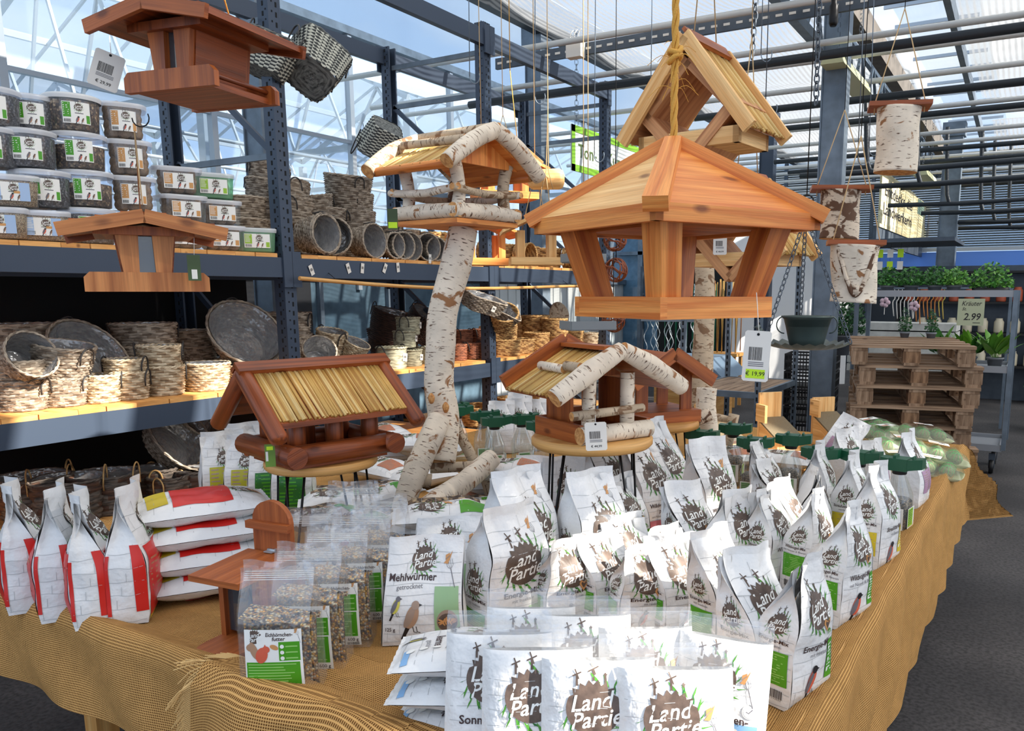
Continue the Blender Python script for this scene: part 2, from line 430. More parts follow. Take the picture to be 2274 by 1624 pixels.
birch_gr = birch_mat('grey_birch_bark', lin(196, 176, 150), lin(84, 62, 46), lin(122, 92, 66), .55)
birch_dk = birch_mat('rough_birch_bark', lin(224, 206, 184), lin(80, 56, 40), lin(96, 66, 46), .50)
cut_w = wood('sawn_log_end', lin(222, 168, 104), lin(178, 116, 62), .7, 60, 60, knots=False)
rope_y = plain('golden_rope', lin(214, 160, 70), .8, bump=(300, .8, .002))
twine = plain('jute_twine', lin(190, 160, 118), .9)
paper_w = plain('white_card', lin(232, 228, 220), .7)
ink = plain('black_ink', lin(30, 26, 28), .6)
neon = plain('neon_green_sticker', lin(196, 236, 40), .6)
leafy = plain('leaf_green_print', lin(80, 130, 40), .6)

# ------------------------------------------------------------------ floor
def floor_material():
    m, n, l, p = newmat('asphalt')
    tc = n.new('ShaderNodeTexCoord'); a = n.new('ShaderNodeTexNoise'); a.inputs['Scale'].default_value = 1.3; a.inputs['Detail'].default_value = 8
    b = n.new('ShaderNodeTexNoise'); b.inputs['Scale'].default_value = 60; b.inputs['Detail'].default_value = 3
    r = n.new('ShaderNodeValToRGB'); r.color_ramp.elements[0].color = lin(50, 48, 50); r.color_ramp.elements[1].color = lin(82, 78, 78)
    r.color_ramp.elements[0].position = .35; r.color_ramp.elements[1].position = .68
    mx = n.new('ShaderNodeMixRGB'); mx.blend_type = 'MULTIPLY'; mx.inputs[0].default_value = .6
    r2 = n.new('ShaderNodeValToRGB'); r2.color_ramp.elements[0].position = .35; r2.color_ramp.elements[1].position = .6
    l.new(tc.outputs['Object'], a.inputs['Vector']); l.new(tc.outputs['Object'], b.inputs['Vector'])
    l.new(a.outputs[0], r.inputs[0]); l.new(b.outputs[0], r2.inputs[0]); l.new(r.outputs[0], mx.inputs[1]); l.new(r2.outputs[0], mx.inputs[2])
    l.new(mx.outputs[0], p.inputs['Base Color']); p.inputs['Roughness'].default_value = .8
    bp = n.new('ShaderNodeBump'); bp.inputs['Strength'].default_value = .5; bp.inputs['Distance'].default_value = .004
    l.new(b.outputs[0], bp.inputs['Height']); l.new(bp.outputs[0], p.inputs['Normal'])
    return m
asphalt = floor_material()
b = MB(); b.box((2, 11, -.05), (26, 34, .1), asphalt); struct(b.build('floor'))
b = MB(); b.box((3.3, 7.2, .002), (5.4, .62, .004), plain('worn_concrete_strip', lin(120, 108, 98), .9, bump=(40, .4, .003), var=.3))
struct(b.build('trim_1'))

# ------------------------------------------------------------------ glass side wall, roof, screens
glass = clear('greenhouse_glass', (.93, .97, 1, 1), .12, .05, (.75, .86, .95, 1), .06)
glass_hazy = clear('hazy_roof_glass', (.9, .95, 1, 1), .30, .2, (.78, .88, .97, 1), .05)
GX = -6.6
b = MB(); b.box((GX, 8, 2.95), (.008, 26, 2.5), glass); struct(b.build('window_1'))
b = MB()
for k, y in enumerate([-3.5 + 1.66 * i for i in range(15)]):
    b.box((GX + .03, y, 2.9), (.07, .055, 2.7), alu)
for z in (1.70, 4.22): b.box((GX + .03, 8, z), (.1, 26, .08), galv)
b.box((GX + .03, 8, 3.1), (.05, 26, .035), alu)
struct(b.build('trim_2'))
# lower part of the side wall: dark panels left, light ribbed sheets further on
wall_dk = plain('dark_wall_panel', lin(24, 27, 33), .5)
wall_bl = plain('blue_grey_wall_pane', lin(86, 108, 124), .15, var=.35)
wall_lt = plain('pale_ribbed_sheet', lin(196, 200, 200), .6)
b = MB(); b.box((GX, 1.0, .85), (.06, 9.6, 1.7), wall_dk)
b.box((GX, 7.4, .85), (.05, 3.2, 1.7), wall_bl)
for i in range(60): b.box((GX, 9.05 + i * .1, .85), (.06 if i % 2 else .03, .1, 1.7), wall_lt)
struct(b.build('wall_left'))
b = MB()
for y in (5.9, 6.9, 7.9, 8.9): b.box((GX + .05, y, .85), (.05, .05, 1.7), galv)
b.box((GX + .05, 10, 1.0), (.05, 8, .04), galv)
struct(b.build('trim_3'))

def screen_mat():
    m, n, l, p = newmat('striped_shade_screen'); n.remove(p); o = n['Material Output']
    tc = n.new('ShaderNodeTexCoord'); wv = n.new('ShaderNodeTexWave'); wv.bands_direction = 'X'
    wv.inputs['Scale'].default_value = 5.2; wv.inputs['Distortion'].default_value = .35; wv.inputs['Detail'].default_value = 1
    nz = n.new('ShaderNodeTexNoise'); nz.inputs['Scale'].default_value = 1.9; nz.inputs['Detail'].default_value = 2; nz.inputs['Distortion'].default_value = .8
    mp = n.new('ShaderNodeMapping'); mp.inputs['Scale'].default_value = (.55, 1.5, 1)
    ad = n.new('ShaderNodeMath'); ad.operation = 'MULTIPLY_ADD'; ad.inputs[1].default_value = .75
    r = n.new('ShaderNodeValToRGB'); r.color_ramp.elements[0].position = .46; r.color_ramp.elements[1].position = 1.0
    r.color_ramp.elements[0].color = (.03, .03, .03, 1); r.color_ramp.elements[1].color = (.55, .55, .55, 1)
    l.new(tc.outputs['Object'], wv.inputs['Vector']); l.new(tc.outputs['Object'], mp.inputs[0]); l.new(mp.outputs[0], nz.inputs['Vector'])
    l.new(wv.outputs['Fac'], ad.inputs[0]); l.new(nz.outputs[0], ad.inputs[2]); l.new(ad.outputs[0], r.inputs[0])
    tr = n.new('ShaderNodeBsdfTransparent'); tl = n.new('ShaderNodeBsdfTranslucent'); tl.inputs[0].default_value = (.40, .41, .42, 1)
    df = n.new('ShaderNodeBsdfDiffuse'); df.inputs[0].default_value = (.55, .55, .56, 1)
    a = n.new('ShaderNodeMixShader'); a.inputs[0].default_value = .5; l.new(tl.outputs[0], a.inputs[1]); l.new(df.outputs[0], a.inputs[2])
    c = n.new('ShaderNodeMixShader'); l.new(r.outputs[0], c.inputs[0]); l.new(a.outputs[0], c.inputs[1]); l.new(tr.outputs[0], c.inputs[2])
    l.new(c.outputs[0], o.inputs[0]); return m
scr = screen_mat()
def scr_sheet(name, x0, x1, y0, y1, z=4.35, sag=.10, bay=1.65, nx=14, tilt=0.0):
    b = MB()
    L = (y1 - y0)
    def fn(u, v):
        y = y0 + v * L; return (x0 + u * (x1 - x0), y, z + tilt * u - sag * abs(math.sin(PI * y / bay)) + .05 * noise.noise(Vector((u * 5, y * 1.3, 2))))
    b.grid(fn, nx, int(L * 5), scr, (x1 - x0, L)); return struct(b.build(name))
scr_sheet('ceiling', -4.83, -1.72, 5.4, 21)
scr_sheet('ceiling.001', -.95, 1.9, 5.0, 12.7, 4.25)
scr_sheet('ceiling.005', -.95, 1.9, 14.3, 21, 4.25)
scr_sheet('ceiling.006', .7, 1.9, 12.7, 14.3, 4.25)  # gap between these sheets left open to let sun onto the white wall
# unseen overhead screens, their slits placed to throw sun patches on table and rack
def flat_scr(name, rects, z=4.3, mt=None):
    b = MB()
    for x0, x1, y0, y1 in rects:
        b.grid(lambda u, v: (x0 + u * (x1 - x0), y0 + v * (y1 - y0), z - .06 * abs(math.sin(PI * (y0 + v * (y1 - y0)) / 1.65))), 2, max(2, int((y1 - y0) * 3)), mt or scr2, (x1 - x0, y1 - y0))
    return struct(b.build(name))
scr2 = clear('unseen_slit_screen', (1, 1, 1, 1), .97, .5, (.8, .8, .8, 1), .0)
n_ = scr2.node_tree.nodes
for q in list(n_):
    if q.type == 'BSDF_DIFFUSE':
        t_ = n_.new('ShaderNodeBsdfTranslucent'); t_.inputs[0].default_value = (.34, .34, .34, 1)
        for lk in list(q.outputs[0].links): scr2.node_tree.links.new(t_.outputs[0], lk.to_socket)
SLITS = []
rects = [(-4.83, .35, -.8, 5.4), (1.15, 3.3, -.8, 5.0), (4.45, 8.5, -.8, 5.0)]
for y0, y1, xa, xb in ((-.8, 1.55, 3.3, 4.45), (1.55, 2.30, 3.3, 3.95), (2.30, 2.45, 3.3, 4.45), (2.45, 2.75, 3.3, 3.6), (2.45, 2.75, 4.1, 4.45), (2.75, 3.0, 3.3, 4.45), (3.0, 3.25, 3.3, 3.85), (3.0, 3.25, 4.2, 4.45), (3.25, 4.55, 3.3, 4.45), (4.8, 5.0, 3.3, 4.45)): rects.append((xa, xb, y0, y1))
for y0, y1 in ((-.8, -.2), (.5, .95), (1.5, 1.62), (2.4, 2.55), (3.05, 3.4), (4.6, 4.9), (-.2, -.15)): rects.append((.35, 1.15, y0, y1))
flat_scr('ceiling.002', rects)
scr3 = scr2.copy(); scr3.name = 'light_fill_screen'
for q in scr3.node_tree.nodes:
    if q.type == 'BSDF_TRANSLUCENT': q.inputs[0].default_value = (.80, .80, .80, 1)
flat_scr('ceiling.004', [(4.45, 8.5, 5.0, 21), (1.9, 4.45, 5.0, 21)], mt=scr3)  # unseen screens, made more translucent to brighten the back of the shop
# roof ridge glass between the screens and above the rack
b = MB(); b.box((-1.33, 13, 4.75), (.9, 16, .008), glass); b.box((-6.2, 8, 4.55), (2.9, 26, .008), glass_hazy)
struct(b.build('ceiling.003'))

# ------------------------------------------------------------------ roof steelwork
b = MB()
b.box((-4.86, 9.5, 4.28), (.10, 24, .14), black_pipe)                       # dark gutter edge of the screens
b.bar((-1.62, 4, 3.98), (-1.86, 21, 4.0), .13, .22, plain('rusty_gutter', lin(104, 98, 92), .8, var=.4))
b.bar((-1.95, 4, 3.75), (-2.1, 21, 3.8), .08, .08, galv); b.bar((-1.95, 4, 4.15), (-2.1, 21, 4.15), .05, .05, galv)
for i in range(24):
    y = 4.5 + i * .68; b.bar((-1.96, y, 3.75), (-1.97, y + .34, 4.15), .03, .03, galv); b.bar((-1.97, y + .34, 4.15), (-1.98, y + .68, 3.75), .03, .03, galv)
b.bar((-.85, 4, 4.1), (-1.25, 21, 4.1), .06, .14, galv)
for i in range(22):
    b.box((-1.33, 5.2 + i * .75, 4.6), (.9, .03, .04), alu)
struct(b.build('trim_4'))
# crosswise pipes
b = MB()
ys = [5.85, 6.7, 7.25, 7.95, 8.75, 9.4, 10.1, 10.8, 11.6, 12.3, 13.1, 13.9, 14.8, 15.7, 16.6]
for y in ys: b.tube([(-6.5, y, 3.42 + (y % .13)), (9, y + .15, 3.44)], .026, white_pipe, 8)
for y, z in ((6.35, 3.28), (8.3, 3.36), (9.0, 3.3), (11.2, 3.3), (11.9, 3.25), (14.2, 3.2)):
    b.tube([(-4.9 if y < 8 else -3.4, y, z), (9, y + .1, z)], .035 if y < 9 else .03, black_pipe, 8)
struct(b.build('trim_5'))
b = MB()                                                                    # perforated angle across
P0, P1 = Vector((-4.4, 6.1, 3.52)), Vector((4, 6.1, 3.52))
b.bar(P0, P1, .03, .09, galv_dk)
for i in range(84): b.box((-4.35 + i * .1, 6.083, 3.52), (.05, .004, .018), paper_w)
struct(b.build('trim_6'))
# heating pipes with elbows further back
b = MB()
for k, (y, z, x0) in enumerate(((9.6, 2.85, -2.6), (9.9, 2.72, -2.1), (12.0, 2.7, -2.0), (12.3, 2.6, -1.6), (13.4, 2.55, -1.5), (13.7, 2.48, -1.3))):
    b.tube([(x0, y, z + .02), (x0 + .9, y, z), (9, y, z + .16)], .03, black_pipe, 8)
    x = x0 + .7; b.tube([(x, y, 3.7), (x + .05, y, z + .12), (x + .14, y, z)], .026, black_pipe, 8, sub=3)
struct(b.build('trim_7'))

# steel columns
def column(x, y, w, d, h, z0=0.0, mat=galv, name='pillar'):
    b = MB(); b.box((x, y, z0 + h / 2), (w - .026, d * .82, h), mat)
    for s in (-1, 1): b.box((x + s * (w / 2 - .006), y, z0 + h / 2), (.012, d, h), mat)
    b.box((x, y, z0 + .01), (w + .1, d + .1, .02), mat); b.box((x, y, z0 + h - .1), (w + .05, d + .05, .2), mat)
    return struct(b.build(name))
column(-1.62, 6.95, .20, .14, 4.1); column(-5.0, 4.05, .2, .16, 4.3); column(-4.95, 7.6, .2, .16, 4.3); column(-1.35, 13.4, .26, .2, 4.0)
column(-3.55, 11.4, .2, .16, 4.0, mat=steel_blue)

# neighbouring greenhouse seen through the glass: trusses and bars
b = MB()
for k in range(7):
    y = -4 + 3.3 * k
    for x0 in (-8.2, -14.2):
        x1 = x0 - 6
        b.bar((x0, y, 3.7), (x1, y, 3.7), .07, .09, alu); b.bar((x0, y, 4.3), (x0 - 3, y, 5.6), .06, .08, alu); b.bar((x0 - 3, y, 5.6), (x1, y, 4.3), .06, .08, alu)
        for i in range(5):
            xa = x0 - i * 1.2; b.bar((xa, y, 3.7), (xa - .6, y, 4.5 + .5 * min(i, 4 - i)), .035, .035, alu); b.bar((xa - .6, y, 4.5 + .5 * min(i, 4 - i)), (xa - 1.2, y, 3.7), .035, .035, alu)
        b.box((x0, y, 2), (.12, .12, 4.4), alu)
for x in (-8.2, -9.7, -11.2, -12.7, -14.2): b.bar((x, -5, 4.4 + (.65 if x in (-9.7, -12.7) else 1.2 if x == -11.2 else 0)), (x, 20, 4.4 + (.65 if x in (-9.7, -12.7) else 1.2 if x == -11.2 else 0)), .06, .09, alu)
for i in range(30): y = -5 + i * .9; b.bar((-8.2, y, 4.35), (-11.2, y, 5.65), .03, .04, alu); b.bar((-11.2, y, 5.65), (-14.2, y, 4.35), .03, .04, alu)
for k in range(5): b.tube([(-8.6 - k * 1.1, -5, 3.3 - .12 * k), (-8.6 - k * 1.1, 20, 3.3 - .12 * k)], .025, alu, 6)
struct(b.build('trim_8'))
b = MB(); b.grid(lambda u, v: (-8.2 - 3 * u, -5 + 25 * v, 4.42 + 1.3 * u), 1, 1, glass_hazy); b.grid(lambda u, v: (-11.2 - 3 * u, -5 + 25 * v, 5.72 - 1.3 * u), 1, 1, glass_hazy)
struct(b.build('window_2'))
b = MB(); b.box((-15, 8, 1.2), (.1, 26, 2.4), plain('far_pale_wall', lin(170, 190, 206), .7, var=.3)); b.box((-11, 8, -.05), (8.6, 30, .1), plain('far_ground', lin(150, 160, 165), .9))
struct(b.build('wall_far'))

# ------------------------------------------------------------------ back wall at right: blinds, blue band, dark interior panel
b = MB()
blind = plain('grey_blind_slats', lin(176, 180, 180), .6); blind = clear('grey_blind_slats_lit', (1, 1, 1, 1), .97, .5, (.8, .8, .8, 1), .0)
for q in list(blind.node_tree.nodes):
    if q.type == 'BSDF_DIFFUSE':
        t_ = blind.node_tree.nodes.new('ShaderNodeBsdfTranslucent'); t_.inputs[0].default_value = (.42, .43, .42, 1)
        for lk in list(q.outputs[0].links): blind.node_tree.links.new(t_.outputs[0], lk.to_socket); blind2 = plain('blind_gap', lin(84, 90, 94), .7)
BY = 17.5
b.box((2, BY, 1.0), (16, .1, 2.0), plain('dim_interior_panel', lin(36, 42, 50), .4))  # flat dark panel standing in for the dim interior
for i in range(40):
    z = 2.42 + i * .045; b.box((2, BY - .05, z), (16, .05, .026), blind)
b.box((2, BY + .02, 3.3), (16, .01, 1.9), glass_hazy)
b.box((2, BY - .02, 2.16), (16, .08, .30), plain('blue_band', lin(92, 140, 226), .4))
b.box((2, BY - .03, 2.36), (16, .10, .07), alu)
struct(b.build('wall_back'))
b = MB()
for x in (-5, -3.2, -1.7, .2, 1.8, 3.4): b.box((x, BY - .12, 2.2), (.07, .06, 4.2), galv_dk)
struct(b.build('trim_9'))
# white wall and glazed door behind the trolley
wh = plain('white_painted_wall', lin(246, 247, 248), .7)
b = MB(); b.box((-3.7, 12.9, 1.35), (2.4, .1, 2.7), wh, RZ(rad(45))); struct(b.build('wall_inner'))
b = MB(); b.box((-6.5, 12.9, 1.6), (2.2, .06, 3.0), plain('blue_tinted_glass', lin(104, 142, 170), .1, var=.3)); struct(b.build('door_1'))
b = MB()
for x in (-7.5, -6.9, -6.2, -5.6, -5.3): b.box((x, 12.8, 1.6), (.09, .09, 3.2), galv)
b.box((-6.4, 12.8, 3.15), (2.4, .09, .1), galv); b.box((-6.4, 12.8, 2.2), (2.4, .09, .06), galv)
struct(b.build('trim_10'))
# ------------------------------------------------------------------ pallet rack along the glass
RX_, RB_ = -3.81, -4.75
POSTS = [1.25, 3.18, 5.11, 7.04]
SH = [.42, .975, 1.715]
rack = thing('storage_rack', 'long blue-grey steel storage rack with wooden shelves along the glass wall', 'rack', (RX_, 4, 0))
RM = T(RX_, 4, 0).inverted()
def upright(y, x, h):
    b = MB(RM); b.box((x, y - .035, h / 2), (.085, .012, h), steel_blue); b.box((x, y + .035, h / 2), (.085, .012, h), steel_blue)
    fx = x + (.037 if x == RX_ else -.037)
    b.box((fx, y, h / 2), (.010, .058, h), steel_blue)
    n = int(h / .052)
    for i in range(n):
        z = .05 + i * .052
        b.box((fx + (.0055 if x == RX_ else -.0055), y + .012, z), (.002, .011, .026), slot_dk)
        b.box((fx + (.0055 if x == RX_ else -.0055), y - .016, z + .013), (.002, .008, .010), slot_dk)
        b.box((x, y - .0415, z), (.012, .002, .024), slot_dk); b.box((x + .022, y - .0415, z + .02), (.008, .002, .008), slot_dk)
    b.box((x, y, .005), (.14, .14, .01), steel_blue)
    b.build('upright', rack)
for y in POSTS:
    upright(y, RX_, 3.5); upright(y, RB_, 3.46)
    b = MB(RM)
    for z0, z1 in ((.25, .9), (.9, 1.6), (1.6, 2.3), (2.3, 3.0)): b.bar((RX_ - .04, y, z0), (RB_ + .04, y, z1), .02, .035, steel_blue)
    for z in (.25, 3.0, 3.3, 2.28): b.bar((RX_ - .04, y, z), (RB_ + .04, y, z), .02, .035, galv)
    b.build('brace', rack)
def beam(x, y0, y1, z, h=.11):
    b = MB(RM); b.box((x, (y0 + y1) / 2, z - h / 2), (.05, y1 - y0 - .075, h), steel_blue)
    for y, s in ((y0, 1), (y1, -1)):
        b.box((x + (.03 if x > -4.2 else -.03), y + s * .03, z - h / 2 - .01), (.012, .062, h + .09), steel_blue)
    b.build('beam', rack)
for i in range(3):
    for z in SH + [3.44]:
        for x in (RX_ + .035, RB_ - .035): beam(x, POSTS[i], POSTS[i + 1], z)
for z in SH:
    b = MB(RM); y = POSTS[0] - .6; k = 0
    while y < POSTS[-1]:
        w = .145 + .02 * ((k * 7) % 3 - 1); k += 1
        if min(abs(y + w / 2 - p) for p in POSTS) > .055:
            b.box(((RX_ + RB_) / 2 + .0, y + w / 2, z + .011), (RX_ - RB_ + .10 + .008 * (k % 2), w - .004, .022), deck_wood)
        y += w
    b.build('shelf_deck', rack)
rack['label'] = 'long blue-grey steel storage rack with wooden shelves along the glass wall'
SH = [s + .023 for s in SH]
b = MB(); pts = [Vector((RX_ + .12, 3.18 + k * .27, 1.60 - .03 * math.sin(PI * k / 9) - .004 * k)) for k in range(14)]
b.tube(pts, .012, board_w, 8)
for k in range(3): 
    p = pts[1 + k * 5]; b.tube([p + Vector((0, 0, .012)), p + Vector((-.06, 0, .05))], .002, wire_dk, 5)
tag(b.build('bamboo_pole'), 'long thin bamboo pole tied along the edge beneath the top shelf', 'pole')
# black panel added as dark backdrop behind the lower and middle shelves
b = MB(); b.box((RB_ - .09, 1.6, .86), (.02, 4.2, 1.58), plain('black_back_panel', lin(10, 10, 12), .9)); struct(b.build('trim_11'))

# ------------------------------------------------------------------ display table and burlap
def burlap_mat():
    m, n, l, p = newmat('burlap_weave')
    uv = n.new('ShaderNodeUVMap'); outs = []
    for d in ('X', 'Y'):
        w = n.new('ShaderNodeTexWave'); w.bands_direction = d; w.inputs['Scale'].default_value = 62; w.inputs['Distortion'].default_value = .8
        w.inputs['Detail'].default_value = 1; w.inputs['Detail Scale'].default_value = .3
        l.new(uv.outputs[0], w.inputs['Vector']); outs.append(w)
    mul = n.new('ShaderNodeMath'); mul.operation = 'MAXIMUM'; l.new(outs[0].outputs['Fac'], mul.inputs[0]); l.new(outs[1].outputs['Fac'], mul.inputs[1])
    r = n.new('ShaderNodeValToRGB'); r.color_ramp.elements[0].position = .45; r.color_ramp.elements[1].position = .92
    r.color_ramp.elements[0].color = lin(126, 84, 44); r.color_ramp.elements[1].color = lin(238, 184, 114)
    nz = n.new('ShaderNodeTexNoise'); nz.inputs['Scale'].default_value = 24; nz.inputs['Detail'].default_value = 4
    mx = n.new('ShaderNodeMixRGB'); mx.blend_type = 'MULTIPLY'; mx.inputs[0].default_value = .35
    l.new(uv.outputs[0], nz.inputs['Vector']); l.new(mul.outputs[0], r.inputs[0]); l.new(r.outputs[0], mx.inputs[1]); l.new(nz.outputs[0], mx.inputs[2])
    l.new(mx.outputs[0], p.inputs['Base Color']); p.inputs['Roughness'].default_value = .95; p.inputs['Specular IOR Level'].default_value = .1
    b = n.new('ShaderNodeBump'); b.inputs['Strength'].default_value = .9; b.inputs['Distance'].default_value = .002
    l.new(mul.outputs[0], b.inputs['Height']); l.new(b.outputs[0], p.inputs['Normal']); return m
burlap = burlap_mat()
straw_th = plain('burlap_thread', lin(226, 186, 124), .95)
TX0, TX1, TY0, TY1, TZ = -2.74, -.335, 1.02, 4.46, .70
tb = thing('display_table', 'large low display table hidden under the burlap cloth', 'table', (-1.55, 2.7, 0))
M_ = T(-1.55, 2.7, 0).inverted()
b = MB(M_); b.box(((TX0 + TX1) / 2, (TY0 + TY1) / 2, TZ - .03), (TX1 - TX0, TY1 - TY0, .04), board_w)
b.build('tabletop', tb)
b = MB(M_)
for c, s_ in ((((TX0 + TX1) / 2, TY0 - .012, .695), (TX1 - TX0 + .048, .022, .076)), (((TX0 + TX1) / 2, TY1 + .012, .695), (TX1 - TX0 + .048, .022, .076)), ((TX0 - .012, 2.74, .695), (.022, TY1 - TY0, .076)), ((TX1 + .012, 2.74, .695), (.022, TY1 - TY0, .076))):
    b.box(c, s_, board_w)
b.build('rim', tb)
for x in (TX0 + .15, TX1 - .25):
    for y in (TY0 + .3, TY1 - .3): b = MB(M_); b.box((x, y, .325), (.07, .07, .65), board_w); b.build('leg', tb)

def rimz(q): return .034 * max(0.0, 1 - q / .06) ** .6 if q < .06 else 0.0
def cloth_pt(ax, ay, W, L, seed=0, drops=(.25, .25, .44, .44)):
    """arc lengths from the near-left corner; beyond the board edges the cloth hangs"""
    dx = max(0, -ax, ax - W); dy = max(0, -ay, ay - L)
    x = min(max(ax, 0), W); y = min(max(ay, 0), L)
    ins = min(x, W - x, y, L - y)
    z = TZ + .003 + rimz(ins) + .0025 * noise.noise(Vector((ax * 9, ay * 9, seed)))
    if dx or dy:
        dd = max(dx, dy); sm = min(dd / .05, 1)
        z = TZ + .003 + .034 + .006 * math.sin(PI * min(dd, .04) / .04) - max(0, dd - .02)
        wv = .014 * math.sin((ax + ay) * 17 + seed) + .02 * noise.noise(Vector((ax * 5, ay * 5, seed + 4)))
        out = .018 * sm + (wv + .016) * min(dd / .2, 1) + .012 * sm
        if dx: x += (1 if ax > 0 else -1) * (out + (.5 * min(dx, dy) if dy else 0))
        if dy: y += (1 if ay > 0 else -1) * (out + (.5 * min(dx, dy) if dx else 0))
    return Vector((TX0 - .012 + x, TY0 - .012 + y, z))
W_, L_ = TX1 - TX0 + .024, TY1 - TY0 + .024
b = MB()
def fn(u, v):
    ax = -.22 + u * (W_ + .22 + .43); ay = -.25 + v * (L_ + .25 + .42)
    p = cloth_pt(ax, ay, W_, L_)
    return p
def nonlin(n, lo, hi, W): pass
b.grid(fn, 150, 190, burlap, (W_ + .65, L_ + .67))
tag(b.build('burlap_cloth'), 'big tan burlap cloth spread over the display table and hanging over its edges', 'cloth')
# second, looser piece over the near edge
b = MB()
def fn2(u, v):
    x = -1.49 + u * 1.20 + .05 * (1 - v) * (1 - u); a = v * .62        # a: from inside the table outwards and down
    edge = .16 + .05 * math.sin(u * 5) + .04 * noise.noise(Vector((u * 6, 0, 3)))
    if a < edge:
        y = TY0 - .02 + (edge - a); z = TZ + .016 + rimz(max(0, edge - a)) + .006 * (.6 + noise.noise(Vector((u * 14, a * 20, 1)))) 
    else:
        d = a - edge; y = TY0 - .045 - .055 * min(d / .05, 1) - (.035 + .03 * math.sin(x * 19 + 1)) * min(d / .2, 1); z = TZ + .058 + .008 * math.sin(PI * min(d, .04) / .04) - max(0, d - .02)
    return Vector((x, y, z))
b.grid(fn2, 100, 60, burlap, (1.08, .54))
cl2 = tag(b.build('burlap_runner'), 'second frayed burlap piece lying over the near corner edge of the table', 'cloth')
b = MB(); random.seed(3)
for i in range(150):
    v = i / 149; p = fn2(0, v); q = fn2(.02, v); d = (p - q).normalized()
    L = .045 + .02 * random.random(); dn = Vector((0, -.2, -1)) * (.4 if v < .3 else .9)
    pts = [p, p + d * L * .5 + dn * L * .1, p + d * L + dn * L * (.35 + .3 * random.random()) + Vector((0, 1, 0)) * random.uniform(-.004, .004)]
    b.tube(pts, .0011, straw_th, 4)
b.build('fringe', cl2)
# ------------------------------------------------------------------ printed seed bags
def bagmat(name, col, rough=.34):
    m = plain(name, col, rough, bump=(26, .55, .012)); return m
bag_w = bagmat('white_bag_film', lin(232, 232, 232)); bag_g = bagmat('grey_white_bag_film', lin(214, 214, 214))
pr_line = plain('print_pale_grey_line', lin(176, 178, 180), .5)
pr_brown = plain('print_dark_brown', lin(104, 86, 76), .5, bump=(60, .3, .002), var=.45); pr_brown2 = plain('print_light_brown', lin(160, 136, 120), .5)
pr_leaf = plain('print_leaf_green', lin(74, 142, 42), .5); pr_green = plain('print_panel_green', lin(74, 156, 30), .38)
pr_green_lt = plain('print_pale_green', lin(150, 186, 140), .45); pr_gtxt = plain('print_green_small_type', lin(150, 205, 110), .45)
pr_olive = plain('print_olive_panel', lin(172, 166, 40), .4); pr_yel = plain('print_yellow_panel', lin(214, 190, 40), .4)
pr_pink = plain('print_rose_panel', lin(186, 110, 124), .4); pr_mauve = plain('print_mauve', lin(176, 140, 168), .45)
pr_blue = plain('print_sky_blue', lin(132, 178, 222), .4); pr_red = plain('print_red', lin(208, 40, 34), .35)
pr_terra = plain('print_terracotta', lin(204, 128, 92), .5, var=.25); pr_hat = plain('print_straw_hat', lin(206, 148, 92), .5)
pr_bird = plain('print_bird_red', lin(214, 96, 70), .5); pr_grey = plain('print_bird_grey', lin(106, 104, 112), .5)
pr_tit = plain('print_tit_yellow', lin(206, 196, 80), .5); pr_buff = plain('print_finch_brown', lin(176, 138, 110), .5)
pr_blk = plain('print_black', lin(34, 30, 34), .45); pr_txt = plain('print_dark_brown_type', lin(62, 42, 42), .5); pr_wht = plain('print_white', lin(240, 240, 236), .45)
pr_dkg = plain('print_dark_green', lin(34, 104, 40), .4)
film = clear('clear_bag_film', (1, 1, 1, 1), .07, .12, (.92, .92, .95, 1), .13, (22, .7, .01))
film_m = clear('milky_header_film', (1, 1, 1, 1), .38, .12, (.86, .86, .90, 1), .16, (22, .7, .01))
seedmix = grains('mixed_seed', [lin(222, 186, 110), lin(96, 80, 66), lin(238, 220, 176), lin(196, 150, 84), lin(60, 54, 50), lin(176, 120, 70), lin(206, 196, 176), lin(232, 170, 60)], 190)

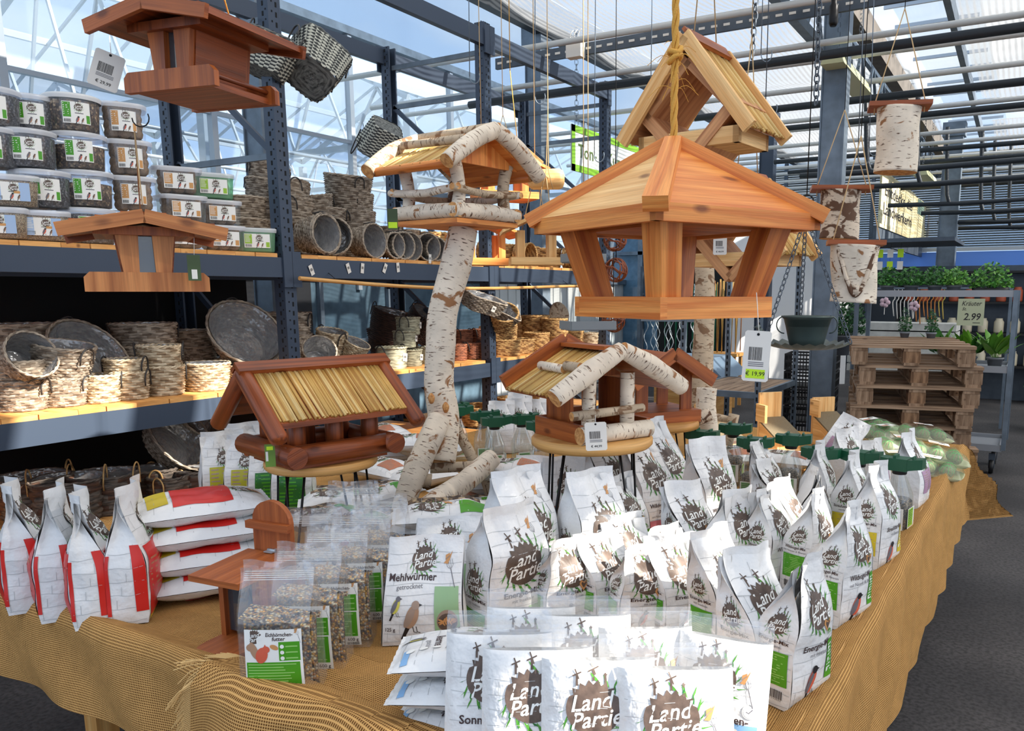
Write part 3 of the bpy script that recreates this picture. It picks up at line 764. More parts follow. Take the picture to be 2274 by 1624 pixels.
def logo(P, u, v, s, heart=False, tilt=0.0):
    """ragged wood-brown badge with a leaf wreath, two windmills and slanted white writing"""
    R = []
    for k in range(40):
        a = 2 * PI * k / 40; r = 1.0
        if .18 * PI < a < .82 * PI: r = 1.0 + .10 * (1 if k % 2 else -1)
        R.append((u + s * .50 * r * math.cos(a), v + s * .46 * r * math.sin(a)))
    for k in range(26):                                             # grass wreath
        a = -PI * 1.0 + k * PI * 1.4 / 25; r0 = s * .47; L = s * (.19 + .06 * ((k * 5) % 3))
        x, y = u + r0 * math.cos(a), v + r0 * .95 * math.sin(a); d = a + 1.1 * (1 if k % 2 else .4)
        P.fan([(x, y), (x + L * .5 * math.cos(d) + .02 * s, y + L * .5 * math.sin(d)), (x + L * math.cos(d), y + L * math.sin(d)), (x + L * .5 * math.cos(d) - .03 * s, y + L * .5 * math.sin(d) - .03 * s)], pr_leaf if k % 3 else pr_dkg, 1, 1)
    P.fan(R, pr_brown, 2, 3, (u, v))
    for k, (x, y, q) in enumerate(((-.30, .60, .11), (.0, .68, .13), (.22, .58, .04))):
        cx, cy = u + x * s, v + y * s
        for a in ((.4, 1.97) if k < 2 else (0, 1.57)):
            dx, dy = math.cos(a) * q * s * .8, math.sin(a) * q * s * .8
            P.line([(cx - dx, cy - dy), (cx + dx, cy + dy)], .024 * s, pr_brown, 2)
        P.line([(cx, cy), (cx, cy - .2 * s)], .04 * s, pr_brown, 2)
    P.text('Land', u - .06 * s, v + .11 * s, .40 * s, pr_wht, 3, .35, .012, .12)
    P.text('Partie', u + .03 * s, v - .18 * s, .40 * s, pr_wht, 3, .35, .012, .12)
    if heart:
        hx, hy = u + .34 * s, v - .42 * s
        P.fan([(hx, hy - .2 * s), (hx + .17 * s, hy + .03 * s), (hx + .13 * s, hy + .15 * s), (hx, hy + .07 * s), (hx - .13 * s, hy + .15 * s), (hx - .17 * s, hy + .03 * s)], pr_hat, 4, 1)
        P.fan([(hx, hy - .12 * s), (hx + .10 * s, hy + .03 * s), (hx + .07 * s, hy + .09 * s), (hx, hy + .03 * s), (hx - .07 * s, hy + .09 * s), (hx - .10 * s, hy + .03 * s)], pr_brown, 5, 1)
        for k in range(4): P.line([(hx + .05 * s, hy - .2 * s), (hx + (.12 + .07 * k) * s, hy - (.2 + .05 * (k % 2)) * s), (hx + (.16 + .08 * k) * s, hy - .36 * s)], .03 * s, pr_leaf, 3)
def barcode(P, u, v, w, h, digits='4 056722 112522', lay=2, back=None):
    if back: P.rect(u - w * .56, v - h * .25, u + w * .56, v + h * 1.1, back, lay - 1)
    random.seed(5); x = u - w / 2
    while x < u + w / 2:
        a = w * random.choice((.012, .02, .032)); P.rect(x, v, min(x + a, u + w / 2), v + h, pr_blk, lay, .03); x += a + w * random.choice((.012, .018, .026))
    if digits: P.text(digits, u, v - h * .13, h * .22, pr_blk, lay, width=w * .95)
def bird(P, u, v, s, body=pr_bird, back=pr_grey, lay=2, flip=1):
    """perched bird, head up: tail, back, breast, head, beak, legs"""
    f = flip
    P.fan([(u - f * .10 * s, v - .1 * s), (u - f * .30 * s, v - .62 * s), (u - f * .22 * s, v - .64 * s), (u + f * .02 * s, v - .16 * s)], pr_blk, lay, 1)
    P.ell(u, v, .17 * s, .33 * s, body, lay + 1, -.35 * f)
    P.ell(u - f * .07 * s, v - .02 * s, .10 * s, .30 * s, back, lay + 2, -.45 * f)
    P.ell(u + f * .10 * s, v + .30 * s, .11 * s, .11 * s, pr_blk if body is pr_bird else back, lay + 3)
    P.fan([(u + f * .19 * s, v + .34 * s), (u + f * .29 * s, v + .30 * s), (u + f * .19 * s, v + .26 * s)], pr_blk, lay + 2, 1)
    for k in (0, 1): P.line([(u + f * (.02 + .09 * k) * s, v - .26 * s), (u + f * (.05 + .09 * k) * s, v - .42 * s), (u + f * (.13 + .09 * k) * s, v - .44 * s)], .02 * s, pr_blk, lay)
def fork(P, u, v, s, hat=True, tilt=.3):
    ca, sa = math.cos(tilt), math.sin(tilt)
    q = lambda x, y: (u + s * (x * ca - y * sa), v + s * (x * sa + y * ca))
    for k in range(4): P.line([q(-.15 + .1 * k, .38), q(-.16 + .105 * k, .12), q(-.05 + .03 * k, 0)], .018 * s, pr_grey, 2)
    P.line([q(0, 0), q(0, -.85)], .035 * s, pr_grey, 2)
    if hat:
        P.fan([q(-.30, .30), q(-.05, .46), q(.28, .72), (q(.05, .40)), q(-.10, .22)], pr_hat, 3, 1)
        P.fan([q(-.18, .40), q(-.12, .62), q(.10, .66), q(.08, .50)], pr_hat, 4, 1); P.line([q(-.17, .44), q(.08, .54)], .04 * s, pr_brown2, 5)
def small_type(P, u0, v0, u1, v1, n, mat, lay=2, seed=1):
    random.seed(seed)
    for k in range(n):
        v = v1 - (k + .5) * (v1 - v0) / n; e = u1 - (u1 - u0) * random.uniform(0, .35)
        P.rect(u0, v, e, v + (v1 - v0) / n * .36, mat, lay, .03)
def planks(P, w, h, n=9, t0=.04):
    for k in range(n):
        v = h * (t0 + (.95 - t0) * k / n); P.line([(-w / 2 + w * i / 8, v + .0015 * math.sin(k * 3 + i)) for i in range(9)], .0009, pr_line, 1)
        u = w * (((k * 37) % 17) / 17 - .5) * .9; P.line([(u, v), (u + .001, v + h * .1)], .0008, pr_line, 1)

class Bag:
    """standing side-fold bag. local front faces -Y, folds face -X / +X"""
    def __init__(s, w, d, h, lean=(0, 0), top=.95, bulge=.012, twist=0.0, fin=.018, seed=0, wr=.0030, sh=.52, mat=None, pinch=1.0):
        s.__dict__.update(locals()); s.mat = mat or bag_w
    def sm(s, t): t = min(max(t, 0), 1); return t * t * (3 - 2 * t)
    def P(s, face, q, t, lift=0.0):
        """face 0 front, 1 right, 2 back, 3 left; q in -1..1; t in 0..1+fin"""
        tt = min(t, 1.0)
        k = s.sm((tt - s.sh) / (1 - s.sh))
        hw = s.w / 2 * (1 - (1 - s.top) * tt) * (1 - .03 * math.sin(PI * tt)); hd = s.d / 2 * (1 - k) + .0015
        hd *= 1 - .10 * (1 - min(tt / .08, 1)); body = max(0.0, math.sin(PI * min(tt / (s.sh + .35), 1))) ** .7 if tt < s.sh + .35 else 0
        if face in (0, 2):
            y = hd + s.bulge * (1 - q * q) * body + lift; x = hw * q * (1 - .04 * abs(q) ** 6)
            if face == 0: y = -y
            else: x = -x
            nrm = Vector((0, -1 if face == 0 else 1, 0))
        else:
            g = s.d * .42 * k * (1 - q * q) * s.pinch
            x = hw * .985 + s.bulge * .55 * (1 - q * q) * body - g + lift; y = hd * q
            if face == 3: x = -x; y = -y
            nrm = Vector((1 if face == 1 else -1, 0, 0))
        z = s.h * t
        p = Vector((x, y, z))
        n1 = noise.noise(p * 17 + Vector((s.seed * 7.3, face * 3, 0))); n2 = noise.noise(Vector((p.x * 42, p.y * 42, p.z * 26)) + Vector((s.seed, face * 5, 9)))
        amp = s.wr * (1 + 1.6 * k) * min(1, t * 8)
        if abs(q) > .96: amp *= .5
        p += nrm * (amp * (1.4 * n1 + .8 * n2))
        # lean and twist of the soft top
        L = s.sm((t - .35) / .75); a = s.twist * L
        ca, sa = math.cos(a), math.sin(a); x, y = p.x * ca - p.y * sa, p.x * sa + p.y * ca
        wob = .010 * k * math.sin(q * 4 + s.seed * 2 if face in (0, 2) else s.seed)
        if face == 2: wob = .010 * k * math.sin(-q * 4 + s.seed * 2)
        dz = -s.h * .18 * L * (abs(s.lean[0]) + abs(s.lean[1])) / .1 * .25
        return Vector((x + s.lean[0] * L, y + s.lean[1] * L + wob, p.z + dz))
    def shell(s, mats=None, clear_top=0.0, name=None):
        b = MB(); nf, ns, nv = 12, 6, 26
        m = mats or [s.mat] * 4
        for face, n in ((0, nf), (1, ns), (2, nf), (3, ns)):
            def fn(u, v, f=face): return s.P(f, -1 + 2 * u, v)
            fm = m[face]
            b.grid(fn, n, nv, (lambda u, v, fm=fm: fm), (s.w, s.h))
        f = s.fin / s.h
        b.grid(lambda u, v: s.P(0, -1 + 2 * u, 1 + v * f), nf, 2, m[0]); b.grid(lambda u, v: s.P(0, -1 + 2 * u, 1 + v * f) + Vector((0, .0012, 0)), nf, 2, m[0], flip=True)
        b.grid(lambda u, v: (s.P(0, -1 + 2 * u, 0) * (1 - v) + s.P(2, 1 - 2 * u, 0) * v), nf, 4, m[0])
        return b
    def pr(s, b, face):
        W = s.w if face in (0, 2) else s.d
        def fn(u, v, lay): return s.P(face, max(-1, min(1, 2 * u / W)), v / s.h, .0009 + .00028 * lay)
        return Print(b, fn)

def bag_energie(seed, lean, twist, w=.145, d=.09, h=.285, name1='Energie-Mix', name2='mit Insekten', panel=None, heart=True, three=False, top=.92, **kw):
    """slim bag with big badge front and coloured text panel on the side fold"""
    panel = panel or pr_green
    B = Bag(w, d, h, lean=lean, twist=twist, seed=seed, top=top, **kw); b = B.shell()
    P = B.pr(b, 0); planks(P, w * .96, h)
    logo(P, -.004, h * .68, w * .56, heart)
    P.text(name1, 0, h * .425, h * .066, pr_txt, 2, 0, .016, 0, width=w * .66)
    P.text(name2, .005, h * .365, h * .040, pr_grey, 2, 0, 0, 0)
    bird(P, -w * .10, h * .18, h * .26)
    P.rect(w * .26, h * .14, w * .47, h * .42, panel, 2); small_type(P, w * .29, h * .17, w * .45, h * .39, 9, pr_wht, 3)
    for k in range(3): P.ell(w * .31, h * (.20 + .08 * k), w * .028, w * .028, pr_wht, 4, n=10)
    barcode(P, w * .30, h * .03, w * .22, h * .05, None)
    P = B.pr(b, 3); planks(P, d * .94, h * .62, 6)
    logo(P, 0, h * .60, d * .52)
    P.text(name1, 0, h * .475, h * .042, pr_txt, 2, 0, .016, 0, width=d * .74)
    P.text(name2, 0, h * .435, h * .028, pr_grey, 2)
    P.rect(-d * .40, h * .165, d * .40, h * .40, panel, 2); small_type(P, -d * .36, h * .18, d * .36, h * .385, 12, pr_gtxt if panel is pr_green else pr_brown2, 3)
    barcode(P, 0, h * .07, d * .62, h * .06, '4 056722 112522')
    return b
def bag_big(seed, lean, twist, w=.185, d=.115, h=.335):
    """large white bag, badge high on the front, second badge on the fold"""
    B = Bag(w, d, h, lean=lean, twist=twist, seed=seed, top=.93, bulge=.018, wr=.003, sh=.60); b = B.shell()
    P = B.pr(b, 0); planks(P, w * .96, h, 10)
    logo(P, 0, h * .58, w * .60); P.text('Energie-Mix', 0, h * .33, h * .062, pr_txt, 2, 0, .016, 0, width=w * .60); P.text('mit Insekten', .0, h * .27, h * .045, pr_grey, 2)
    fork(P, w * .30, h * .80, w * .26); bird(P, -w * .2, h * .10, h * .16)
    P.rect(w * .10, h * .03, w * .46, h * .20, pr_green_lt, 1)
    P = B.pr(b, 3); planks(P, d * .94, h * .6, 6)
    logo(P, 0, h * .42, d * .62); P.text('Energie-Mix', 0, h * .27, h * .045, pr_txt, 2, 0, .016, 0, width=d * .8); P.text('mit Insekten', 0, h * .225, h * .034, pr_grey, 2)
    P.rect(-d * .4, h * .02, d * .4, h * .17, pr_green, 2); small_type(P, -d * .36, h * .03, d * .36, h * .16, 7, pr_gtxt, 3)
    return b
def bag_rose(seed, lean, twist, w=.17, d=.10, h=.36):
    B = Bag(w, d, h, lean=lean, twist=twist, seed=seed, top=.9, bulge=.014, wr=.003, sh=.5); b = B.shell()
    P = B.pr(b, 0); planks(P, w * .96, h, 10); logo(P, -w * .02, h * .62, w * .62); fork(P, w * .30, h * .72, w * .32)
    P.text('Wildvogel-Mix', 0, h * .36, h * .055, pr_txt, 2, 0, .016, 0, width=w * .7); P.text('plus', 0, h * .30, h * .05, pr_txt, 2, 0, .012)
    P.text('mit Nüssen, Früchten', 0, h * .255, h * .03, pr_grey, 2); P.rect(-w * .4, h * .03, w * .4, h * .22, pr_pink, 2); P.ell(w * .33, h * .45, .017, .017, pr_line, 2)
    P = B.pr(b, 3); planks(P, d * .94, h * .6, 6); logo(P, 0, h * .50, d * .66)
    P.text('Wildvogel-Mix', 0, h * .37, h * .042, pr_txt, 2, 0, .016, 0, width=d * .82); P.text('plus', 0, h * .33, h * .04, pr_txt, 2, 0, .012)
    P.text('mit Nüssen, Früchten', 0, h * .285, h * .026, pr_grey, 2, width=d * .7); P.text('& Beeren', 0, h * .258, h * .026, pr_grey, 2)
    P.rect(-d * .42, h * .05, d * .42, h * .235, pr_pink, 2); small_type(P, -d * .38, h * .06, d * .38, h * .22, 8, pr_brown, 3)
    return b

BAGS = []
def seat_bag(mb, name, label, px, py, rz, group, z=TZ + .006, obj=None, rx=0.0, scale=1.0, pos=None):
    p = Vector(pos) if pos else atz(px, py, z)
    p.x = min(p.x, TX1 - .055)
    o = obj.copy() if obj else mb.build(name)
    if obj: COL.objects.link(o)
    o.location = p; o.rotation_euler = (rx, 0, rz); o.scale = (scale,) * 3
    tag(o, label, 'seed bag', group); return o
G1 = 'slim white seed bags with green side panels'
R90 = PI / 2
eA = seat_bag(bag_energie(1, (-.01, -.035), .25, h=.295), 'seed_bag', 'Energie-Mix bag with green panel and barcode at the near right corner of the table', 1806, 1552, R90 - .34, G1)
eB = seat_bag(bag_energie(2, (-.008, .02), -.35, h=.285), 'seed_bag', 'Energie-Mix bag leaning between the corner bag and the clear-topped pillow bags', 1672, 1516, R90 - .25, G1)
eC = seat_bag(bag_energie(3, (-.05, .0), .1, h=.29, d=.08), 'seed_bag', 'slumped Energie-Mix bag with its top bent left above the white pillow bags', 1600, 1440, R90 - .35, G1)
wA = seat_bag(bag_energie(4, (-.02, -.03), .3, name1='Wildvogel-Mix', name2='mit Nüssen & Beeren', h=.30), 'seed_bag', 'Wildvogel-Mix plus bag with big green panel at the burlap edge, behind the corner bag', 1893, 1378, R90 - .36, G1)
seat_bag(bag_energie(5, (.012, -.02), -.25, name1='Wildvogel-Mix', name2='plus', h=.265), 'seed_bag', 'Wildvogel-Mix plus bag with a wrinkled green panel, left end of the middle row', 1615, 1296, R90 - .22, G1)
wC = seat_bag(bag_energie(6, (-.02, .0), .2, name1='Wildvogel-Mix', name2='plus', h=.27), 'seed_bag', 'Wildvogel-Mix plus bag with grey heart badge, second in the middle row', 1702, 1292, R90 - .2, G1)
seat_bag(None, 'seed_bag', 'Wildvogel-Mix plus bag with creased white top, third in the middle row', 1790, 1305, R90 - .32, G1, obj=wA, scale=.93)
seat_bag(None, 'seed_bag', 'white-topped Wildvogel-Mix bag partly hidden behind the middle row, under the green caps', 1800, 1222, R90 + .3, G1, obj=wC, scale=.98)
wD = seat_bag(bag_energie(8, (-.02, .015), -.5, name1='Energie-Mix', name2='mit Insekten', h=.27), 'seed_bag', 'tall slim Mix bag with brown heart badge in front of the rose bags', 1530, 1275, R90 - .25, G1)
seat_bag(None, 'seed_bag', 'small white bag with bent corner just below the first green caps', 1700, 1175, R90 + .2, G1, obj=wD, scale=.9)
seat_bag(None, 'seed_bag', 'white Mix bag behind the corner group with only its crumpled top in view', 1745, 1250, R90 + .1, G1, obj=eB, scale=.9)
# rows of Energie-Mix in the middle, seen from above
G2 = 'sunlit white bags in the middle of the table'
mA = seat_bag(bag_energie(11, (-.01, -.03), .45, h=.205, w=.155, d=.075, panel=pr_green), 'seed_bag', 'Energie-Mix bag with heart badge right of the two big bags', 1255, 1372, R90 - .55, G2)
mB_ = seat_bag(bag_energie(12, (-.02, .01), -.2, h=.205, w=.15, d=.075), 'seed_bag', 'narrow heart-badge bag squeezed between two whiter bags', 1345, 1362, R90 - .30, G2)
seat_bag(None, 'seed_bag', 'bright sunlit bag with windmill badge behind the clear-topped pillow bags', 1425, 1388, R90 - .75, G2, obj=mA)
seat_bag(None, 'seed_bag', 'white bag with partly hidden badge behind the sunlit windmill-badge bag', 1465, 1345, R90 - .65, G2, obj=mA, scale=1.04)
seat_bag(None, 'seed_bag', 'white bag with brown badge left of the slumped Energie-Mix bag', 1508, 1385, R90 - .5, G2, obj=mB_, scale=1.05)
seat_bag(None, 'seed_bag', 'white bag standing behind the narrow heart-badge bag', 1395, 1310, R90 - .4, G2, obj=mB_, scale=1.0)
# big bags
G3 = 'large Energie-Mix bags'
L1 = seat_bag(bag_big(21, (.0, -.02), .18, h=.292), 'seed_bag', 'big Energie-Mix bag with straw hat print, the one in front left', 1128, 1378, R90 - .42, G3)
L2 = seat_bag(bag_big(22, (.0, .02), .05, h=.335), 'seed_bag', 'big white bag directly behind the front left Energie-Mix bag', 1160, 1318, R90 - .30, G3)
seat_bag(None, 'seed_bag', 'big Energie-Mix bag standing by itself right of the front left pair', 1318, 1300, R90 - .42, G3, obj=L2, scale=.95)
seat_bag(None, 'seed_bag', 'white bag with green panel edge behind the lone big Energie-Mix bag', 1385, 1255, R90 - .3, G1, obj=wC, scale=1.0)
# rose bags
G4 = 'tall rose-panel Wildvogel-Mix bags'
rA = seat_bag(bag_rose(31, (-.02, .05), .1), 'seed_bag', 'tall rose-panel bag with pitchfork print beside the birch house board', 1440, 1195, R90 - .35, G4)
rB = seat_bag(bag_rose(32, (-.03, .0), -.15, h=.34), 'seed_bag', 'rose-panel Wildvogel-Mix bag behind the row of green-panel bags', 1575, 1200, R90 - .35, G4)
seat_bag(None, 'seed_bag', 'rose-panel bag under the round board of the birch house', 1358, 1175, R90 - .45, G4, obj=rB, scale=.98)
seat_bag(None, 'seed_bag', 'rose-panel bag behind the tallest pitchfork-print bag', 1475, 1150, R90 - .3, G4, obj=rA, scale=1.0)
seat_bag(None, 'seed_bag', 'rose-panel bag whose badge shows between the black wire legs', 1400, 1160, R90 - .5, G4, obj=rB, scale=1.02)
# yellow panel bags by the right edge
G5 = 'yellow-panel Streufutter bags'
yA = seat_bag(bag_energie(41, (-.012, .0), .15, name1='Streufutter-Mix', name2='', panel=pr_yel, heart=False, h=.29, d=.095) if False else bag_energie(41, (-.012, .0), .15, name1='Streufutter-Mix', name2='mit Saaten', panel=pr_yel, heart=False, h=.30, d=.095), 'seed_bag', 'bag with a yellow panel at the burlap edge, under the last green cap', 1962, 1256, R90 - .28, G5)
seat_bag(None, 'seed_bag', 'yellow-panel bag second from the burlap edge, in front of the bottles', 1885, 1205, R90 - .1, G5, obj=yA, scale=.97)
seat_bag(None, 'seed_bag', 'yellow-panel bag third from the burlap edge, in front of the bottles', 1812, 1165, R90 - .05, G5, obj=yA, scale=.95)
seat_bag(None, 'seed_bag', 'pitchfork-print bag standing left of the yellow-panel bags', 1700, 1130, R90 - .25, G4, obj=rA, scale=.72)

# mealworm bags: flat fronts towards the viewer
def bag_meal(seed):
    w, d, h = .20, .07, .245
    B = Bag(w, d, h, lean=(.01, .03), seed=seed, top=.90, bulge=.008, wr=.0015, sh=.25, pinch=.5, fin=.006); b = B.shell()
    P = B.pr(b, 0); planks(P, w * .96, h, 10); logo(P, -.005, h * .80, w * .30)
    P.text('Mehlwürmer', -.03, h * .645, h * .095, pr_txt, 2, 0, .018, -.04, width=w * .60); P.text('getrocknet', -.035, h * .565, h * .06, pr_grey, 2)
    fork(P, w * .33, h * .72, w * .26)
    P.rect(w * .14, h * .10, w * .45, h * .56, pr_green_lt, 2)
    P.ell(w * .295, h * .24, w * .13, h * .115, pr_brown2, 3); P.ell(w * .295, h * .23, w * .12, h * .09, pr_brown, 4)
    for k in range(16): a = k * 2.4; P.ell(w * .295 + .017 * math.cos(a), h * .24 + .017 * math.sin(a * 1.3), .007, .002, pr_hat, 5, a, 8, 1)
    P.rect(w * .12, h * .085, w * .46, h * .095, pr_leaf, 4)
    bird(P, -w * .13, h * .30, h * .36, pr_buff, pr_brown2, 2); bird(P, -w * .33, h * .40, h * .22, pr_tit, pr_grey, 2)
    P.text('125 g', -w * .40, h * .17, h * .05, pr_txt, 2, 0, .01)
    return b
G6 = 'Mehlwürmer bags'
m1 = seat_bag(bag_meal(51), 'seed_bag', 'Mehlwürmer bag with finch and blue tit print, in front', 945, 1418, view_az(945) - .10, G6)
seat_bag(None, 'seed_bag', 'second Mehlwürmer bag mostly hidden behind the finch-print one', 1000, 1360, view_az(1000) - .05, G6, obj=m1, scale=1.0)

# pillow bags ---------------------------------------------------------------
class Pillow:
    """flat-lying or standing pillow bag: local X across, Z along, Y thickness (front -Y)"""
    def __init__(s, w, h, d, seed=0, wr=.004, sag=0.0, clear_top=.0, bend=0.0, belly=.0):
        s.__dict__.update(locals())
    def P(s, side, a, t, lift=0.0):
        x = s.w / 2 * a; z = s.h * t
        edge = max(0.0, 1 - min(abs(a), 1) ** 3.2) ** .62 * max(0.0, 1 - min(1, abs(2 * t - 1)) ** 3.5) ** .62
        if s.belly: edge *= 1 + s.belly * (.5 - t)
        if s.clear_top and t > 1 - s.clear_top: edge *= max(.02, 1 - (t - 1 + s.clear_top) / s.clear_top * 1.3)
        y = s.d / 2 * edge
        pin = 1 - .06 * edge; x *= pin; z = s.h / 2 + (z - s.h / 2) * (1 - .04 * edge)
        q = Vector((x * 12, z * 12, s.seed * 3.7 + side * 5)); n1 = noise.noise(q); q2 = Vector((x * 38, z * 22, s.seed + side * 9)); n2 = noise.noise(q2)
        rad_ = noise.noise(Vector((x * 60, s.seed, 0))) * (1 - min(1, 6 * min(t, 1 - t))) + noise.noise(Vector((z * 60, s.seed, 4))) * (1 - min(1, 4 * (1 - abs(a))))
        y += s.wr * (1.5 * n1 + .9 * n2 + 1.1 * rad_) * (.25 + edge) + lift
        y = max(y, .0006 + lift)
        bx = s.bend * (2 * a * a - 1) * .5 + s.sag * math.sin(PI * t)
        return Vector((x, (-y if side == 0 else y) + bx, z))
    def shell(s, m0, m1=None, mfn=None):
        b = MB(); m1 = m1 or m0
        for side, m in ((0, m0), (1, m1)):
            b.grid(lambda u, v, sd=side: s.P(sd, -1 + 2 * u, v), 24, 26, (mfn(side) if mfn else m), (s.w, s.h), flip=side == 1)
        for t0, t1 in ((-.025, .004), (.996, 1.03)):
            b.grid(lambda u, v: Vector((s.w / 2 * (-1 + 2 * u) * .99, .0015 * math.sin(u * 40) + s.bend * (2 * (2 * u - 1) ** 2 - 1) * .5, s.h * (t0 + (t1 - t0) * v))), 24, 1, film if s.clear_top and t0 > .5 else m0)
        return b
    def pr(s, b, side=0):
        sg = 1 if side == 0 else -1
        return Print(b, lambda u, v, lay: s.P(side, sg * max(-1, min(1, 2 * u / s.w)), v / s.h, .001 + .0003 * lay))
def pillow_sun(seed, w=.25, h=.36, d=.085, header=.13, terra=False, txt=True, **kw):
    Q = Pillow(w, h, d, seed, clear_top=header, **kw)
    def mfn(side):
        return lambda u, v: film if (v > 1 - header and header) else bag_w
    b = Q.shell(bag_w, mfn=mfn); P = Q.pr(b, 0); planks(P, w * .9, h * .84, 8)
    logo(P, -.01, h * .60, w * .50); fork(P, w * .33, h * .56, w * .24)
    if txt:
        P.text('Sonnenblumen-', 0, h * .325, h * .082, pr_txt, 2, 0, .018, 0, width=w * .72); P.text('kerne', .01, h * .245, h * .082, pr_txt, 2, 0, .018); P.text('geschält', .02, h * .18, h * .05, pr_grey, 2)
        P.rect(w * .18, h * .04, w * .44, h * (.30 if header else .08), pr_blue, 1); bird(P, -w * .12, h * .09, h * .15, pr_tit, pr_grey, 2)
        for k in range(3): P.ell(w * .23, h * (.08 + .08 * k), .008, .008, pr_wht, 3, n=10)
        P.ell(w * .36, h * .40, .016, .016, pr_line, 2); P.ell(w * .36, h * .40, .0125, .0125, bag_w, 3); P.line([(w * .33, h * .40), (w * .355, h * .39), (w * .39, h * .42)], .002, pr_grey, 4)
    elif terra: P.rect(-w * .36, h * .10, w * .1, h * .36, pr_terra, 2); small_type(P, -w * .33, h * .12, w * .08, h * .34, 8, pr_brown2, 3)
    return b
G7 = 'clear-topped Sonnenblumenkerne pillow bags'
def stand_pillow(o, label, px, py_base, az, lean, group, zb=TZ + .012, name='seed_bag', scale=1.0):
    p = atz(px, py_base, zb); o.location = p; o.rotation_euler = (lean, 0, az); o.scale = (scale,) * 3; return tag(o, label, 'seed bag', group)
s1 = pillow_sun(61, w=.215, h=.30, d=.075).build('seed_bag'); s2 = pillow_sun(62, w=.215, h=.30, d=.075).build('seed_bag')
def spil(o, label, x, y, az, lean, zb=TZ + .012, group=G7, scale=1.0, new=True):
    if new: o = o.copy(); COL.objects.link(o)
    o.location = (x, y, zb); o.rotation_euler = (lean, 0, az); o.scale = (scale,) * 3; return tag(o, label, 'seed bag', group)
SUNP = [(1508, 1.200, .30, 'nearest clear-topped pillow bag with the whole badge in view'), (1330, 1.235, .24, 'second Sonnenblumen pillow bag behind the nearest one'),
        (1190, 1.275, .20, 'third Sonnenblumenkerne pillow bag with cut-off lettering'), (1100, 1.34, .18, 'left-hand standing Sonnenblumen pillow bag at the stack of lying bags')]
for k, (px, dist, zt, lab) in enumerate(SUNP):
    p = S(px, 1500, dist); spil(s1 if k % 2 == 0 else s2, lab, p.x, p.y, view_az(px) + (.10, .02, -.05, -.12)[k], -.30, new=k > 1, scale=.86)
for k, (px, dist, lab) in enumerate(((1590, 1.36, 'pillow bag with pitchfork and blue panel behind the nearest clear-topped bag'), (1440, 1.40, 'sunlit pillow bag with clear header in the second row'), (1300, 1.46, 'pillow bag with shiny clear header in the second row, right of the folded one'), (1175, 1.50, 'pillow bag with wide white top standing right behind the cut-off lettering'))):
    p = S(px, 1450, dist); spil(s2 if k % 2 else s1, lab, p.x, p.y, view_az(px) + (-.25, .1, .0, -.08)[k], -.30, scale=.80)
# stack of three lying pillow bags
def lay_bag(o, label, pos, az, group, new=True, tilt=(0, 0), scale=1.0, mirror=False):
    if new: o = o.copy(); COL.objects.link(o)
    M = T(pos) @ RZ(az) @ RX(tilt[0]) @ RY(tilt[1]) @ RX(-PI / 2) @ T(0, 0, -o_h(o) / 2)
    o.matrix_world = M; o.scale = (scale,) * 3; return tag(o, label, 'seed bag', group)
def o_h(o): return max(v[2] for v in o.bound_box)
ls = pillow_sun(65, w=.20, h=.30, d=.062, header=0).build('seed_bag')
G8 = 'lying Sonnenblumenkerne bags'
pz = atz(1075, 1590, TZ + .03)
for k, lab in enumerate(('lowest of the three lying Sonnenblumenkerne bags', 'middle one of the three lying Sonnenblumenkerne bags', 'topmost lying Sonnenblumenkerne bag with blue tit print')):
    lay_bag(ls, lab, Vector((pz.x - .01 * k, pz.y + .012 * k, TZ + .034 + .056 * k)), view_az(1000) - 1.9 + .12 * k, G8, new=k > 0, tilt=(0, -.05 * k))

# red-sided bags -------------------------------------------------------------
def bag_red(seed):
    w, d, h = .19, .085, .315
    B = Bag(w, d, h, lean=(0, .02 if seed % 2 else -.01), twist=.15 if seed % 2 else -.1, seed=seed, top=.9, bulge=.02, wr=.004, sh=.42, pinch=.7, fin=.02); b = B.shell([bag_w, bag_w, bag_w, bag_w])
    for face, W in ((0, w), (2, w)):
        P = B.pr(b, face); planks(P, w * .96, h, 8); P.rect(-W * .46, h * .05, W * .46, h * .60, pr_red, 2); P.rect(-W * .46, h * .02, W * .46, h * .10, pr_yel, 1); logo(P, 0, h * .76, w * .36); small_type(P, -W * .4, h * .20, W * .4, h * .50, 7, pr_terra, 3)
        P.text('Fettfutter', 0, h * .63, h * .05, pr_txt, 3, 0, .012)
    for face in (1, 3):
        P = B.pr(b, face); planks(P, d * .9, h * .7, 6); P.rect(-d * .50, h * .08, -d * .40, h * .55, pr_red, 2)
        P.rect(d * (.40 if face == 1 else .20), h * .10, d * .50, h * .62, pr_red, 2)
    return b
G9 = 'red and white bags at the left edge'
r1 = seat_bag(bag_red(71), 'seed_bag', 'red-and-white bag standing leftmost at the burlap edge', 72, 1335, view_az(72) + 1.46, G9)
r2 = seat_bag(bag_red(72), 'seed_bag', 'red-and-white bag standing second from the left', 143, 1352, view_az(143) + 1.48, G9)
seat_bag(None, 'seed_bag', 'red-and-white bag standing third from the left', 222, 1366, view_az(222) + 1.44, G9, obj=r1)
seat_bag(None, 'seed_bag', 'red-and-white standing bag touching the stack of lying ones', 303, 1356, view_az(303) + 1.42, G9, obj=r2, scale=1.03)
def pillow_red(seed):
    Q = Pillow(.21, .34, .075, seed, wr=.004); b = Q.shell(bag_w)
    for sd in (0, 1):
        P = Q.pr(b, sd); planks(P, .19, .33, 7); P.rect(-.085, .10, .085, .25, pr_red, 2); P.rect(-.06, .04, .07, .09, pr_yel, 2); logo(P, 0, .285, .06)
        P.rect(-.07, .13, .07, .20, pr_red, 3); fork(P, .0, .29, .07)
    return b
lr = pillow_red(75).build('seed_bag')
